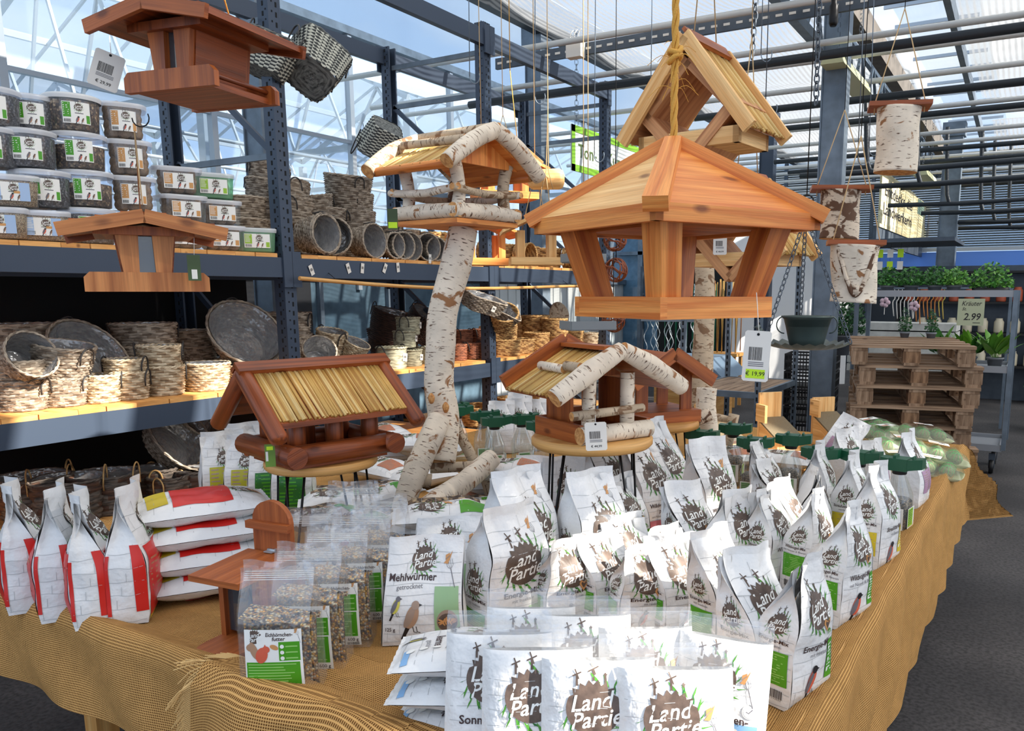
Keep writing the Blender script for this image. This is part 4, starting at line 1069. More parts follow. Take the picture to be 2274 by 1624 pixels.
p0 = atz(430, 1330, TZ)
for k, lab in enumerate(('bottom bag of the lying red-and-white stack', 'second lying red-and-white bag from the table up', 'third lying red-and-white bag from the table up', 'top bag of the lying red-and-white stack')):
    lay_bag(lr, lab, Vector((p0.x - .012 * k + .01, p0.y + .06, TZ + .045 + .066 * k)), view_az(460) - PI / 2 + .04 * k, 'lying red and white bags', new=k > 0, tilt=(0, .02 * (k % 2)))

# clear block bags of squirrel food ------------------------------------------
def clear_bag(seed, root=None, loc=(0, 0, 0), rz=0.0, label='', front=True):
    w, d, h = .152, .084, .272
    t = thing('squirrel_food_bag', label, 'food bag', loc, rz, 'clear Eichhörnchenfutter bags')
    B = Bag(w, d, h, lean=(0, .004), seed=seed, top=.97, bulge=.006, wr=.0016, sh=.62, mat=film, fin=.012, pinch=.6)
    b = B.shell([film] * 4)
    for q in (0, 1): P = B.pr(b, q * 2); [P.line([(-w * .48, h * (.90 + .014 * k)), (w * .48, h * (.90 + .014 * k))], .0010, pr_wht, 1) for k in range(5)]
    b.build('bag_film', t)
    B2 = Bag(w - .008, d - .008, h * .60, seed=seed, top=1.0, bulge=.005, wr=.002, sh=1.5, mat=seedmix); b = MB()
    for f, n in ((0, 14), (1, 8), (2, 14), (3, 8)): b.grid(lambda u, v, f=f: B2.P(f, -1 + 2 * u, v) + Vector((0, 0, .004 + (.008 * noise.noise(Vector((u * 5, v * 5, f))) if v > .9 else 0))), n, 20, seedmix)
    b.grid(lambda u, v: Vector(((u - .5) * (w - .012), (v - .5) * (d - .010), h * .60 + .006 + .012 * noise.noise(Vector((u * 4, v * 4, seed))) + .02 * (.5 - u))), 12, 8, seedmix)
    s_ = b.build('seed_filling', t); s_['kind'] = 'stuff'
    b = MB(); P = B.pr(b, 0); P.rect(-w * .40, h * .03, w * .37, h * .585, pr_wht, 2)
    P.rect(-w * .38, h * .115, w * .33, h * .335, pr_green, 3); small_type(P, -w * .36, h * .125, w * .31, h * .325, 9, pr_gtxt, 4)
    P.rect(w * .06, h * .345, w * .34, h * .49, pr_green, 3)
    for k in range(3): P.ell(w * .105, h * (.365 + .045 * k), .0042, .0042, pr_wht, 4, n=10); P.rect(w * .15, h * (.36 + .045 * k), w * .31, h * (.37 + .045 * k), pr_gtxt, 4)
    logo(P, -w * .26, h * .53, w * .20); P.text('Eichhörnchen-', w * .07, h * .545, h * .042, pr_txt, 4, .15, .016, width=w * .36); P.text('futter', w * .06, h * .512, h * .042, pr_txt, 4, .15, .016)
    fork(P, w * .32, h * .54, w * .14)
    # red squirrel print: tail, body, head, ear
    P.ell(-w * .27, h * .425, .008, .019, pr_buff, 4, .35); P.ell(-w * .31, h * .45, .010, .008, pr_buff, 4); P.ell(-w * .17, h * .39, .012, .017, pr_bird, 5, -.3); P.ell(-w * .11, h * .435, .008, .007, pr_bird, 6)
    P.fan([(-w * .14, h * .45), (-w * .12, h * .475), (-w * .10, h * .45)], pr_bird, 5, 1); P.ell(-w * .0, h * .45, .009, .005, pr_hat, 4, -.4)
    P.text('600 g', w * .25, h * .085, h * .042, pr_txt, 4, 0, .012); barcode(P, w * .25, h * .035, w * .18, h * .025, None, 4); P.rect(-w * .36, h * .095, w * .05, h * .10, pr_line, 4)
    b.build('front_sticker', t)
    return t
q0 = atz(635, 1545, TZ); az0 = view_az(640) - .30
c0 = clear_bag(81, loc=q0 + Vector((0, 0, .006)), rz=az0, label='nearest clear bag of squirrel food with the full red squirrel label')
names = ['second', 'third', 'fourth', 'fifth', 'sixth', 'seventh']
spots = [(682, 1462), (742, 1405), (795, 1352), (835, 1305), (690, 1350), (775, 1262)]
for k, (x, y) in enumerate(spots):
    p = atz(x + 18, y + 18, TZ + .006)
    dup(c0, p, az0 + random.uniform(-.05, .05), ['clear squirrel food bag right behind the nearest one', 'clear squirrel food bag third in line from the front', 'clear squirrel food bag fourth in line from the front', 'clear squirrel food bag farthest right, beside the birch leg', 'clear squirrel food bag in the hind row, next to the wooden squirrel feeder', 'clear squirrel food bag at the far end of the hind row'][k], 'clear Eichhörnchenfutter bags')
# ------------------------------------------------------------------ feeders and bird houses
def twine_part(t, pts, r=.0016, mat=None, name='hanging_string', seg=5):
    b = MB()
    for p in pts: b.tube(p, r, mat or twine, seg)
    return b.build(name, t)
def chain_part(t, p0, p1, name='chain', link=.026, r=.0017, mat=None):
    b = MB(); p0 = Vector(p0); p1 = Vector(p1); d = p1 - p0; n = max(2, int(d.length / (link * .72))); dn = d.normalized()
    x = dn.orthogonal().normalized(); y = dn.cross(x)
    for i in range(n):
        c = p0 + d * ((i + .5) / n); s = x if i % 2 else y
        b.tube([c + dn * (link / 2 * math.cos(a)) + s * (link * .28 * math.sin(a)) for a in [2 * PI * k / 10 for k in range(10)]], r, mat or galv_dk, 5, closed=True)
    return b.build(name, t)
def hook_pts(p, s=.03, up=.05):
    p = Vector(p); return [p + VR * (s * math.cos(a)) + Vector((0, 0, s * math.sin(a))) for a in [PI + k * PI * 1.15 / 8 for k in range(9)]]
def price_tag(t, p, az, s=(.055, .075), price='€ 39,99', neon_=False, ang=0.0, string=None, name='price_tag'):
    """white swing ticket with barcode"""
    b = MB(); w, h = s
    poly = [(-w / 2 + .004, 0), (w / 2 - .004, 0), (w / 2, -.004), (w / 2, -h + .004), (w / 2 - .004, -h), (-w / 2 + .004, -h), (-w / 2, -h + .004), (-w / 2, -.004)]
    b.prism(poly, .0012, paper_w)
    P = Print(b, flat_fn(0, -.0008, -h, -1, .0003)); barcode(P, -.003, h * .42, w * .5, h * .26, None, 1)
    for k in range(3): P.rect(-w * .3, h * (.30 + .035 * k), w * .28, h * (.315 + .035 * k), pr_grey, 1)
    if neon_: P.rect(-w * .36, h * .06, w * .36, h * .24, neon, 1)
    P.text(price, 0, h * .15, h * .12, ink, 2, 0, .006)
    P.ell(0, h * .93, .003, .003, slot_dk, 1, n=10)
    M = T(p) @ RZ(az) @ RY(ang); o = b.build(name, t, M=M)
    if string is not None: twine_part(t, [[Vector(p) + Vector((0, -.001, -.005)), string]], .0009, paper_w)
    return o
def reed_slope(b, p00, p10, p01, p11, n, r=.0042, jit=.02):
    """reeds side by side: p00->p10 along the ridge, p01/p11 at the eave"""
    p00, p10, p01, p11 = map(Vector, (p00, p10, p01, p11)); random.seed(int(n * 7))
    nrm = (p10 - p00).cross(p01 - p00).normalized()
    for i in range(n):
        u = (i + .5) / n; a = p00.lerp(p10, u); c = p01.lerp(p11, u); d = (c - a)
        c = c + d * random.uniform(-jit, jit * 1.2); rr = r * random.uniform(.8, 1.15)
        off = nrm * (rr * random.choice((.6, .6, 1.2)))
        m = random.choice((reed, reed, reed2, reed3))
        sh = (p10 - p00).normalized() * random.uniform(-.35, .35) * r
        b.tube([a + off, a.lerp(c, .5) + off + sh, c + off + sh * 2], rr, m, 6, cap=reed2)
    for v in (.22, .80):
        a = p00.lerp(p01, v) + nrm * r * 2; c = p10.lerp(p11, v) + nrm * r * 2
        b.tube([a.lerp(c, k / 12) + nrm * (.0012 * (-1) ** k) for k in range(13)], .0008, wire_dk, 4)

# --- big pine feeder with hip roof ---------------------------------------------------------
c = S(1490, 690, 1.80); base_z = 1.466
rz = view_az(1485) + rad(39.4)
t = thing('bird_feeder', 'large orange pine bird feeder with four-sided roof hanging from golden rope', 'bird feeder', (c.x, c.y, base_z), rz)
s = .315; b = MB()
for k in range(4):
    b.M = RZ(k * PI / 2); b.box((.009, -s / 2 + .009, .0225), (s - .018, .018, .045), pine)
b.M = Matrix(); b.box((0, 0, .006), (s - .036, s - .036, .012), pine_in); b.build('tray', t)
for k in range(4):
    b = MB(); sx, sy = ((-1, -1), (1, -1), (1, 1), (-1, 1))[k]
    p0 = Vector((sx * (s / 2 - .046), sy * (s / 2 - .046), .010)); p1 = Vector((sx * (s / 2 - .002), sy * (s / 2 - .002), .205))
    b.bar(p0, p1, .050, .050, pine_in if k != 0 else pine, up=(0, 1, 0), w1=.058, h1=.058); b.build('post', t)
R = .225; b = MB(); ez, ap = .186, .378
for k in range(4):
    b.M = RZ(k * PI / 2); b.box((.0, -R + .009, ez + .017), (2 * R, .018, .034), pine)
    P0, P1, P2 = Vector((-R, -R, ez + .034)), Vector((R, -R, ez + .034)), Vector((0, 0, ap)); dn = Vector((0, 0, -.014))
    def tri(u, v): return P0.lerp(P1, u).lerp(P2, v)
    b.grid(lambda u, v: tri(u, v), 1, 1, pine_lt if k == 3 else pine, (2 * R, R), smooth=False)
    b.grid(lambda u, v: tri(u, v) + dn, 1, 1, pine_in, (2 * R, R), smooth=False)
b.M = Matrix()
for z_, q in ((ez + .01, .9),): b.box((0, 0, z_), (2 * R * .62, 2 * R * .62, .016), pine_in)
b.build('roof', t)
for k in range(4):
    b = MB(); b.M = RZ(k * PI / 2); d_ = Vector((-R, -R, ez + .034)); e_ = Vector((0, 0, ap))
    b.bar(d_ + Vector((-.008, -.008, -.006)), e_ + Vector((-.006, -.006, -.001)), .048, .030, pine, w1=.036); b.build('hip_batten', t)
b = MB(); top = Vector((0, 0, ap)); rp = []
for ph in (0, 2.1, 4.2):
    rp.append([top + Vector((.0045 * math.cos(ph + k * .55), .0045 * math.sin(ph + k * .55), k * .012)) for k in range(130)])
for q in rp: b.tube(q, .0042, rope_y, 6)
random.seed(4)
b.tube([top + Vector((.013 * math.cos(k * 1.35), .013 * math.sin(k * 1.35), .165 + .003 * k + .006 * math.sin(k * 2.2))) for k in range(11)], .006, rope_y, 6, sub=3)
for k in range(26):
    z0 = random.uniform(.10, .19); a = random.uniform(0, 6.3); L = random.uniform(.02, .06)
    p0 = top + Vector((0, 0, z0)); d_ = Vector((math.cos(a), math.sin(a), random.uniform(-.4, .5)))
    b.tube([p0, p0 + d_ * L * .5 + Vector((0, 0, .01)), p0 + d_ * L + Vector((0, 0, -.012))], .0006, rope_y, 4, sub=3)
b.build('rope', t)
# grey egg-shaped ticket on the tray
pr = RZ(-rz) @ (S(1685, 735, 1.64) - Vector((c.x, c.y, base_z))); 
price_tag(t, pr, view_az(1685) - rz, (.054, .105), '€ 19,99', True, rad(3), RZ(-rz) @ (S(1680, 650, 1.65) - Vector((c.x, c.y, base_z))))

# --- diamond feeders with reed roofs ----------------------------------------------------------
def diamond(label, px, py, d, th, col1, col2, group='pale diamond-shaped feeders with reed roofs', price=False):
    p = S(px, py, d); az = view_az(px)
    t = thing('bird_feeder', label, 'bird feeder', p, az - th, group)
    L = .26; hs = .215; ez, ap = .0, .275
    for sgn in (-1, 1):
        b = MB()
        b.hexa([(0, -L / 2, ap), (0, -L / 2, ap - .02), (sgn * hs, -L / 2, ez - .02), (sgn * hs, -L / 2, ez)] + [(0, L / 2, ap), (0, L / 2, ap - .02), (sgn * hs, L / 2, ez - .02), (sgn * hs, L / 2, ez)], col2)
        for e in (-1, 1): b.bar((0, e * (L / 2 + .008), ap - .002), (sgn * (hs + .014), e * (L / 2 + .008), ez - .022), .016, .046, col1, up=(0, 0, 1))
        reed_slope(b, (sgn * .02, -L / 2, ap - .02), (sgn * .02, L / 2, ap - .02), (sgn * (hs + .012), -L / 2, ez - .012), (sgn * (hs + .012), L / 2, ez - .012), 30) if sgn > 0 else reed_slope(b, (sgn * .02, L / 2, ap - .02), (sgn * .02, -L / 2, ap - .02), (sgn * (hs + .012), L / 2, ez - .012), (sgn * (hs + .012), -L / 2, ez - .012), 30)
        b.build('roof_slope', t)
    b = MB(); b.box((.012, 0, ap + .002), (.05, L + .02, .012), brown_w, RY(rad(52))); b.build('ridge_board', t)
    b = MB(); q = .155; cz = ap - .065 - q
    C4 = [(0, cz + q), (q, cz), (0, cz - q), (-q, cz)]
    for k in range(4):
        x0, z0 = C4[k]; x1, z1 = C4[(k + 1) % 4]; b.bar((x0, 0, z0), (x1, 0, z1), L - .03, .038, col2, up=(0, 0, 1) if abs(z1 - z0) < .9 * q else (x1 - x0, 0, z1 - z0 + 1))
    b.build('diamond_frame', t)
    b = MB(); tz = cz - q * .55
    for y in (-.10, .10): b.box((0, y, tz), (.36, .02, .05), col1)
    for x in (-.17, .17): b.box((x, 0, tz), (.02, .22, .05), col1)
    b.box((0, 0, tz - .018), (.34, .2, .012), col1); b.build('tray', t)
    twine_part(t, [[(0, -L * .3, ap), (.0, 0, ap + .5)], [(0, L * .3, ap), (0, 0, ap + .5)], [(0, 0, ap + .5), (0, 0, 3.4 - p.z)]], .0022)
    if price: price_tag(t, (-.02, -.15, .06), th, (.05, .075), '€ 44,99', string=(-.02, -.14, .12))
    return t
diamond('pale pine diamond-shaped feeder hanging high above the big orange one', 1562, 300, 2.60, rad(28), pine_lt, pine_md)
diamond('diamond-shaped feeder half hidden behind the posts of the big orange one', 1655, 560, 3.05, rad(30), pine_lt, pine_md, price=True)

# --- brown hanging feeders ----------------------------------------------------------------------
def brown_feeder(label, p, rz, tagfn=None, m1=brown_w, m2=brown_lt):
    t = thing('bird_feeder', label, 'bird feeder', p, rz, 'brown hanging feeders with glazed seed box')
    D = .20; b = MB()
    for y in (-D / 2, D / 2): b.M = T(0, y, 0); b.prism([(-.13, 0), (.13, 0), (.13, .033), (.118, .045), (-.118, .045), (-.13, .033)], .016, m2)
    b.M = Matrix(); b.box((0, 0, .008), (.22, D, .014), m1)
    for x in (-.105, .105): b.tube([(x, -D / 2, .03), (x, D / 2, .03)], .006, m1, 8)
    b.build('tray', t)
    for y in (-.088, .088):
        for sx in (-1, 1):
            b = MB(); b.M = T(0, y, 0); b.prism([(sx * .018, .015), (sx * .046, .015), (sx * .062, .135), (sx * .014, .135)] if sx > 0 else [(-.046, .015), (-.018, .015), (-.014, .135), (-.062, .135)], .016, m2); b.build('end_post', t)
    for sx in (-1, 1):
        b = MB(); b.hexa([(sx * .040, -.08, .015), (sx * .050, -.08, .015), (sx * .066, -.08, .14), (sx * .056, -.08, .14), (sx * .040, .08, .015), (sx * .050, .08, .015), (sx * .066, .08, .14), (sx * .056, .08, .14)], m1); b.build('side_panel', t)
    for y in (-.080, .080): b = MB(); b.box((0, y, .078), (.05, .002, .12), clear('feeder_glass', (.55, .6, .64, 1), .3, .05, (.16, .17, .19, 1), .12) if 'feeder_glass' not in bpy.data.materials else bpy.data.materials['feeder_glass']); b.build('glass_pane', t)
    RL = .31
    for sx in (-1, 1):
        b = MB(); b.hexa([(0, -RL / 2, .166), (0, -RL / 2, .180), (sx * .165, -RL / 2, .148), (sx * .165, -RL / 2, .134), (0, RL / 2, .166), (0, RL / 2, .180), (sx * .165, RL / 2, .148), (sx * .165, RL / 2, .134)], m1)
        for y in (-RL / 2 - .006, RL / 2 + .006): b.bar((0, y, .170), (sx * .171, y, .134), .012, .030, m2 if y < 0 else m1)
        for k in range(3): b.bar((sx * .05 * (k + .7), -RL / 2, .179 - .010 * (k + .7) + .004), (sx * .05 * (k + .7), RL / 2, .179 - .010 * (k + .7) + .004), .022, .006, m1)
        b.build('roof_slope', t)
    b = MB(); b.box((0, 0, .140), (.21, .22, .02), m1); b.build('ceiling_board', t)
    return t
p = S(455, 222, 1.92); az = view_az(455)
t = brown_feeder('dark brown feeder with solid side panel hanging top left in front of the buckets', (p.x, p.y, p.z), az - rad(44), m1=red_w, m2=brown_w)
twine_part(t, [[(0, -.12, .17), (0, 0, .5), (0, .12, .17)], [(0, 0, .5), (0, 0, 3.4 - p.z)]], .0022, rope_y)
R_ = RZ(-(az - rad(44))); w0 = Vector(p)
price_tag(t, R_ @ (S(247, 118, 1.86) - w0), view_az(250) - (az - rad(44)), (.062, .085), '€ 29,99', ang=rad(18), string=R_ @ (S(243, 80, 1.90) - w0))
twine_part(t, [[R_ @ (q - w0) for q in hook_pts(S(312, 262, 1.85), .02)]], .0016, wire_dk, 'hook')
p = S(330, 648, 1.97); az = view_az(330)
t = brown_feeder('smaller light brown feeder seen from its end, hanging before the bucket shelf', (p.x, p.y, p.z), az + .02, m1=brown_w, m2=brown_lt)
twine_part(t, [[(0, -.10, .2), (0, 0, .38), (0, .10, .2)]], .0018)
b = MB(); b.box((0, 0, 0), (.028, .002, .06), plain('dark_green_printed_tag', lin(70, 92, 50), .5, var=.6)); b.box((0, -.0016, -.015), (.012, .001, .022), paper_w)
b.build('swing_ticket', t, M=T(RZ(-(az + .02)) @ (S(431, 595, 1.88) - p))); twine_part(t, [[RZ(-az - .02) @ (S(431, 572, 1.88) - p), RZ(-az - .02) @ (S(431, 528, 1.88) - p)]], .0006, paper_w)

# --- reed-roofed log feeder on a round board with wire legs -----------------------------------------
def hairpins(t, r, z1, mat=wire_dk, n=3, ph=.4, zt=0.0):
    for k in range(n):
        b = MB(); a = ph + 2 * PI * k / n; u = Vector((math.cos(a), math.sin(a), 0)); w = Vector((-u.y, u.x, 0)); foot = u * (r * 1.12) + Vector((0, 0, z1 + .005))
        b.tube([u * r * .86 + w * .03 + Vector((0, 0, zt)), foot + w * .006, foot - Vector((0, 0, .0)), foot - w * .006, u * r * .86 - w * .03 + Vector((0, 0, zt))], .0035, mat, 6); b.build('leg', t)
c = S(715, 1040, 2.38); az = view_az(715); zb = 1.035; th = rad(28)
t = thing('bird_feeder', 'red-brown log feeder with golden reed roof on a round board with black wire legs', 'bird feeder', (c.x, c.y, zb), az + th)
b = MB(); b.lathe([(.155, -.026), (.162, -.018), (.162, -.006), (.155, 0)], board_w, 40, cap=True); b.build('round_board', t)
hairpins(t, .15, TZ + .008 - zb, n=4, ph=.5, zt=-.02)
b = MB()
for y in (-.125, .125): b.tube([(-.17, y, .040), (.17, y, .040)], .030, red_w, 16, cap=red_w)
for x in (-.155, .155): b.tube([(x, -.165, .042), (x, .165, .042)], .030, red_w, 16, cap=red_w)
b.box((0, 0, .010), (.30, .24, .018), red_w); b.build('tray', t)
for x in (-.115, 0.0, .115):
    for y in (-.085, .085):
        b = MB(); b.tube([(x, y, .01), (x, y, .175)], .026, red_w, 16); b.build('post', t)
RL, hw, ez, ap = .43, .168, .142, .275
for sg in (-1, 1):
    b = MB(); y1 = sg * hw
    b.hexa([(-RL / 2, 0, ap), (-RL / 2, 0, ap - .014), (-RL / 2, y1, ez - .014), (-RL / 2, y1, ez), (RL / 2, 0, ap), (RL / 2, 0, ap - .014), (RL / 2, y1, ez - .014), (RL / 2, y1, ez)], red_w)
    if sg < 0: reed_slope(b, (-RL / 2 + .02, -.015, ap - .008), (RL / 2 - .02, -.015, ap - .008), (-RL / 2 + .02, y1, ez + .006), (RL / 2 - .02, y1, ez + .006), 64, .0042)
    else: reed_slope(b, (RL / 2 - .02, .015, ap - .008), (-RL / 2 + .02, .015, ap - .008), (RL / 2 - .02, y1, ez + .006), (-RL / 2 + .02, y1, ez + .006), 40, .0065)
    for x in (-RL / 2, RL / 2): b.tube([(x, 0, ap - .012), (x, y1 * 1.14, ez - .035)], .024, red_w, 14, round_end=True)
    b.build('roof_slope', t)
b = MB(); b.box((0, -.006, ap + .006), (RL + .04, .040, .014), red_w, RX(rad(35))); b.box((0, .018, ap + .004), (RL + .04, .030, .012), red_w, RX(rad(-40))); b.build('ridge_board', t)
b = MB(); b.box((0, 0, 0), (.026, .002, .062), plain('green_tree_ticket', lin(120, 160, 60), .5, var=.6)); b.box((0, -.0016, .02), (.016, .001, .010), neon); b.box((-.008, -.0016, -.002), (.006, .001, .026), paper_w); b.ell = None
R_ = RZ(-(az + th)); w0 = Vector((c.x, c.y, zb)); b.build('swing_ticket', t, M=T(R_ @ (S(600, 1012, 2.14) - w0)) @ RZ(-th)); twine_part(t, [[R_ @ (S(600, 980, 2.14) - w0), R_ @ (S(598, 945, 2.16) - w0)]], .0006, paper_w)

# --- birch-fronted house on round board ------------------------------------------------------------
c = S(1315, 965, 2.46); az = view_az(1315); zb = c.z; th = rad(36)
t = thing('bird_feeder', 'feeder with birch-log gable and reed roof on a round board with black wire legs', 'bird feeder', (c.x, c.y, zb), az + th)
b = MB(); b.lathe([(.178, -.034), (.188, -.024), (.188, -.008), (.18, 0)], board_w, 44, cap=True); b.build('round_board', t)
hairpins(t, .17, TZ + .008 - zb, n=4, ph=.15, zt=-.03)
b = MB(); b.box((-.125, 0, .028), (.014, .24, .055), brown_w); b.box((.125, 0, .028), (.014, .24, .055), brown_w); b.box((0, .12, .028), (.25, .014, .055), brown_w); b.box((0, 0, .008), (.24, .24, .014), brown_w); b.build('tray', t)
b = MB(); b.tube([(-.135, -.125, .026), (.125, -.125, .026)], .026, birch, 14, cap=cut_w, jit=.06); b.build('birch_front', t)
b = MB(); b.tube([(-.17, -.135, .088), (.09, -.135, .092)], .013, birch_gr, 10, cap=cut_w, jit=.12); b.build('perch', t)
for x, y, r in ((-.10, -.115, .019), (.045, -.115, .022)): b = MB(); b.tube([(x, y, .05), (x + (.01 if x < 0 else 0), y, .20)], r, birch, 12, cap=cut_w, jit=.1, seed=x); b.build('birch_post', t)
b = MB(); b.box((-.10, .03, .10), (.012, .13, .14), brown_w); b.box((.10, .03, .10), (.012, .13, .14), brown_w)
b.box((-.06, .10, .11), (.05, .012, .16), brown_w); b.box((.06, .10, .11), (.05, .012, .16), brown_w); b.box((0, .10, .175), (.09, .012, .03), brown_w); b.box((0, .10, .06), (.09, .012, .03), brown_w)
b.prism([(-.12, .18), (.12, .18), (0, .24)], .012, brown_w); b.build('seed_chamber', t)
RL, hw, ez, ap = .27, .215, .150, .262
for sg in (-1, 1):
    b = MB(); x1 = sg * hw
    b.hexa([(0, -RL / 2, ap - .014), (0, -RL / 2, ap), (x1, -RL / 2, ez), (x1, -RL / 2, ez - .014), (0, RL / 2, ap - .014), (0, RL / 2, ap), (x1, RL / 2, ez), (x1, RL / 2, ez - .014)], brown_w)
    if sg < 0: reed_slope(b, (-.01, RL / 2, ap), (-.01, -RL / 2, ap), (x1 * 1.05, RL / 2, ez), (x1 * 1.05, -RL / 2, ez), 36, .0045)
    else: reed_slope(b, (.01, -RL / 2, ap), (.01, RL / 2, ap), (x1 * 1.05, -RL / 2, ez), (x1 * 1.05, RL / 2, ez), 36, .0045)
    b.bar((0, RL / 2 + .01, ap + .02), (x1 * 1.06, RL / 2 + .01, ez + .01), .016, .05, brown_w)
    b.build('roof_slope', t)
    b = MB(); b.tube([(0, -RL / 2 - .012, ap + .008), (x1 * .5, -RL / 2 - .016, (ap + ez) / 2 + .012), (x1 * 1.10, -RL / 2 - .012, ez - .005)], [.024, .031, .027], birch, 18, cap=cut_w, jit=.08, sub=6, seed=sg + 5); b.build('birch_rake', t)
b = MB(); b.tube([(-.13, .09, .215), (-.13, -.04, .213)], .013, birch, 10, cap=cut_w, jit=.1); b.tube([(-.125, -.04, .222), (-.12, -.11, .222)], .014, birch_gr, 10, cap=cut_w, jit=.15); b.build('roof_stick', t)
b = MB(); b.box((0, .02, ap + .01), (.05, RL * .85, .012), brown_w); b.build('ridge_board', t)
R_ = RZ(-(az + th)); w0 = Vector((c.x, c.y, zb)); price_tag(t, R_ @ (S(1322, 938, 2.20) - w0), -th, (.060, .080), '€ 44,99', ang=rad(-3), string=R_ @ (S(1322, 922, 2.22) - w0))

# brown feeder standing behind it
p = atz(1420, 1010, TZ); d0 = 3.22; p = S(1448, 930, d0); az = view_az(1440)
t = thing('bird_house', 'plain brown gabled feeder standing behind the birch-log one', 'bird feeder', (p.x, p.y, p.z), az + rad(30))
b = MB(); b.box((0, 0, .02), (.30, .26, .05), brown_w); b.build('tray', t)
b = MB()
for x in (-.10, .10):
    for y in (-.09, .09): b.box((x, y, .11), (.05, .012, .15), brown_w); 
b.box((0, .09, .16), (.2, .012, .05), brown_w); b.prism([(-.15, .18), (.15, .18), (0, .26)], .20, brown_w); b.build('seed_chamber', t)
for sg in (-1, 1):
    b = MB(); b.hexa([(0, -.16, .262), (0, -.16, .276), (sg * .17, -.16, .176), (sg * .17, -.16, .162), (0, .16, .262), (0, .16, .276), (sg * .17, .16, .176), (sg * .17, .16, .162)], brown_w)
    b.bar((0, -.17, .275), (sg * .18, -.17, .162), .014, .05, brown_w); b.build('roof_slope', t)
b = MB(); b.lathe([(.19, -.03), (.19, 0)], board_w, 30, cap=True); b.build('round_board', t); hairpins(t, .16, TZ + .008 - p.z, ph=.9, zt=-.02)

# --- birch feeder on a crooked birch trunk ------------------------------------------------------------
c = S(1015, 505, 2.88); az = view_az(1015); th = rad(45); s = .31
t = thing('birch_feeder', 'birch-log feeder with reed roof, crowning the crooked birch trunk', 'bird feeder', (c.x, c.y, c.z), az + th)
b = MB(); b.box((0, 0, .008), (s, s, .016), pine); b.build('floor_board', t)
for k in range(4):
    b = MB(); b.M = RZ(k * PI / 2); b.tube([(-s / 2 - .01, -s / 2 + .01, .042), (0, -s / 2 + .008, .044), (s / 2 + .005, -s / 2 + .01, .042)], [.024, .027, .024], (birch, birch_gr, birch_gr, birch)[(k) % 4] if k else birch, 14, cap=cut_w, jit=.12, sub=5, seed=k); b.build('edge_log', t)
    b = MB(); b.M = RZ(k * PI / 2); b.tube([(-s / 2 - .02, -s / 2 + .0, .115), (0, -s / 2 + .006, .106), (s / 2 + .01, -s / 2 + .0, .118)], [.012, .014, .012], birch if k % 2 else birch_gr, 10, cap=cut_w, jit=.2, sub=5, seed=k + 3); b.build('rail', t)
    b = MB(); sx, sy = ((-1, -1), (1, -1), (1, 1), (-1, 1))[k]
    b.tube([(sx * (s / 2 - .03), sy * (s / 2 - .03), .03), (sx * (s / 2 - .045), sy * (s / 2 - .03), .12), (sx * (s / 2 - .02), sy * (s / 2 - .03), .215)], [.024, .021, .024], (birch, birch_gr, birch_dk, birch)[k], 12, cap=cut_w, jit=.15, sub=5, seed=k + 7); b.build('birch_post', t)
RL, hw, ez, ap = .37, .21, .195, .305
for sg in (-1, 1):
    b = MB(); x1 = sg * hw
    b.hexa([(0, -RL / 2, ap - .016), (0, -RL / 2, ap), (x1, -RL / 2, ez), (x1, -RL / 2, ez - .016), (0, RL / 2, ap - .016), (0, RL / 2, ap), (x1, RL / 2, ez), (x1, RL / 2, ez - .016)], pine)
    if sg < 0: reed_slope(b, (-.01, RL / 2, ap), (-.01, -RL / 2, ap), (x1 * 1.03, RL / 2, ez), (x1 * 1.03, -RL / 2, ez), 44, .005, .03)
    else: reed_slope(b, (.01, -RL / 2, ap), (.01, RL / 2, ap), (x1 * 1.03, -RL / 2, ez), (x1 * 1.03, RL / 2, ez), 44, .005, .03)
    b.tube([(x1, -RL / 2 + .01, ez - .012), (x1, RL / 2, ez - .012)], .016, pine, 8, cap=cut_w)
    b.build('roof_slope', t)
    for e in (-1, 1):
        b = MB(); b.tube([(0, e * (RL / 2 + .008), ap + .012), (x1 * .55, e * (RL / 2 + .014), (ap + ez) / 2 + .015), (x1 * 1.12, e * (RL / 2 + .01), ez - .012)], [.027, .030, .026], birch if e < 0 else birch_gr, 16, cap=cut_w, jit=.12, sub=6, seed=sg + e + 9); b.build('birch_rake', t)
    b = MB(); b.tube([(x1 * .45, -RL / 2 + .04, (ap + ez) / 2 + .030), (x1 * .46, RL / 2 - .02, (ap + ez) / 2 + .035)], .014, birch_gr, 10, cap=cut_w, jit=.2, sub=1); b.build('roof_stick', t)
b = MB(); b.M = T(0, -.14, 0); b.prism([(-.19, .20), (.19, .20), (0, .295)], .012, pine); b.build('gable_board', t)
b = MB(); b.tube([(.0, -RL / 2, ap + .02), (0, RL / 2, ap + .02)], .016, birch_gr, 10, cap=cut_w, jit=.2); b.build('ridge_stick', t)
b = MB(); b.box((0, 0, 0), (.034, .002, .07), bpy.data.materials['dark_green_printed_tag']); b.box((0, -.0016, -.02), (.03, .001, .02), neon)
R_ = RZ(-(az + th)); w0 = c; b.build('swing_ticket', t, M=T(R_ @ (S(872, 487, 2.75) - w0)) @ RZ(-th))
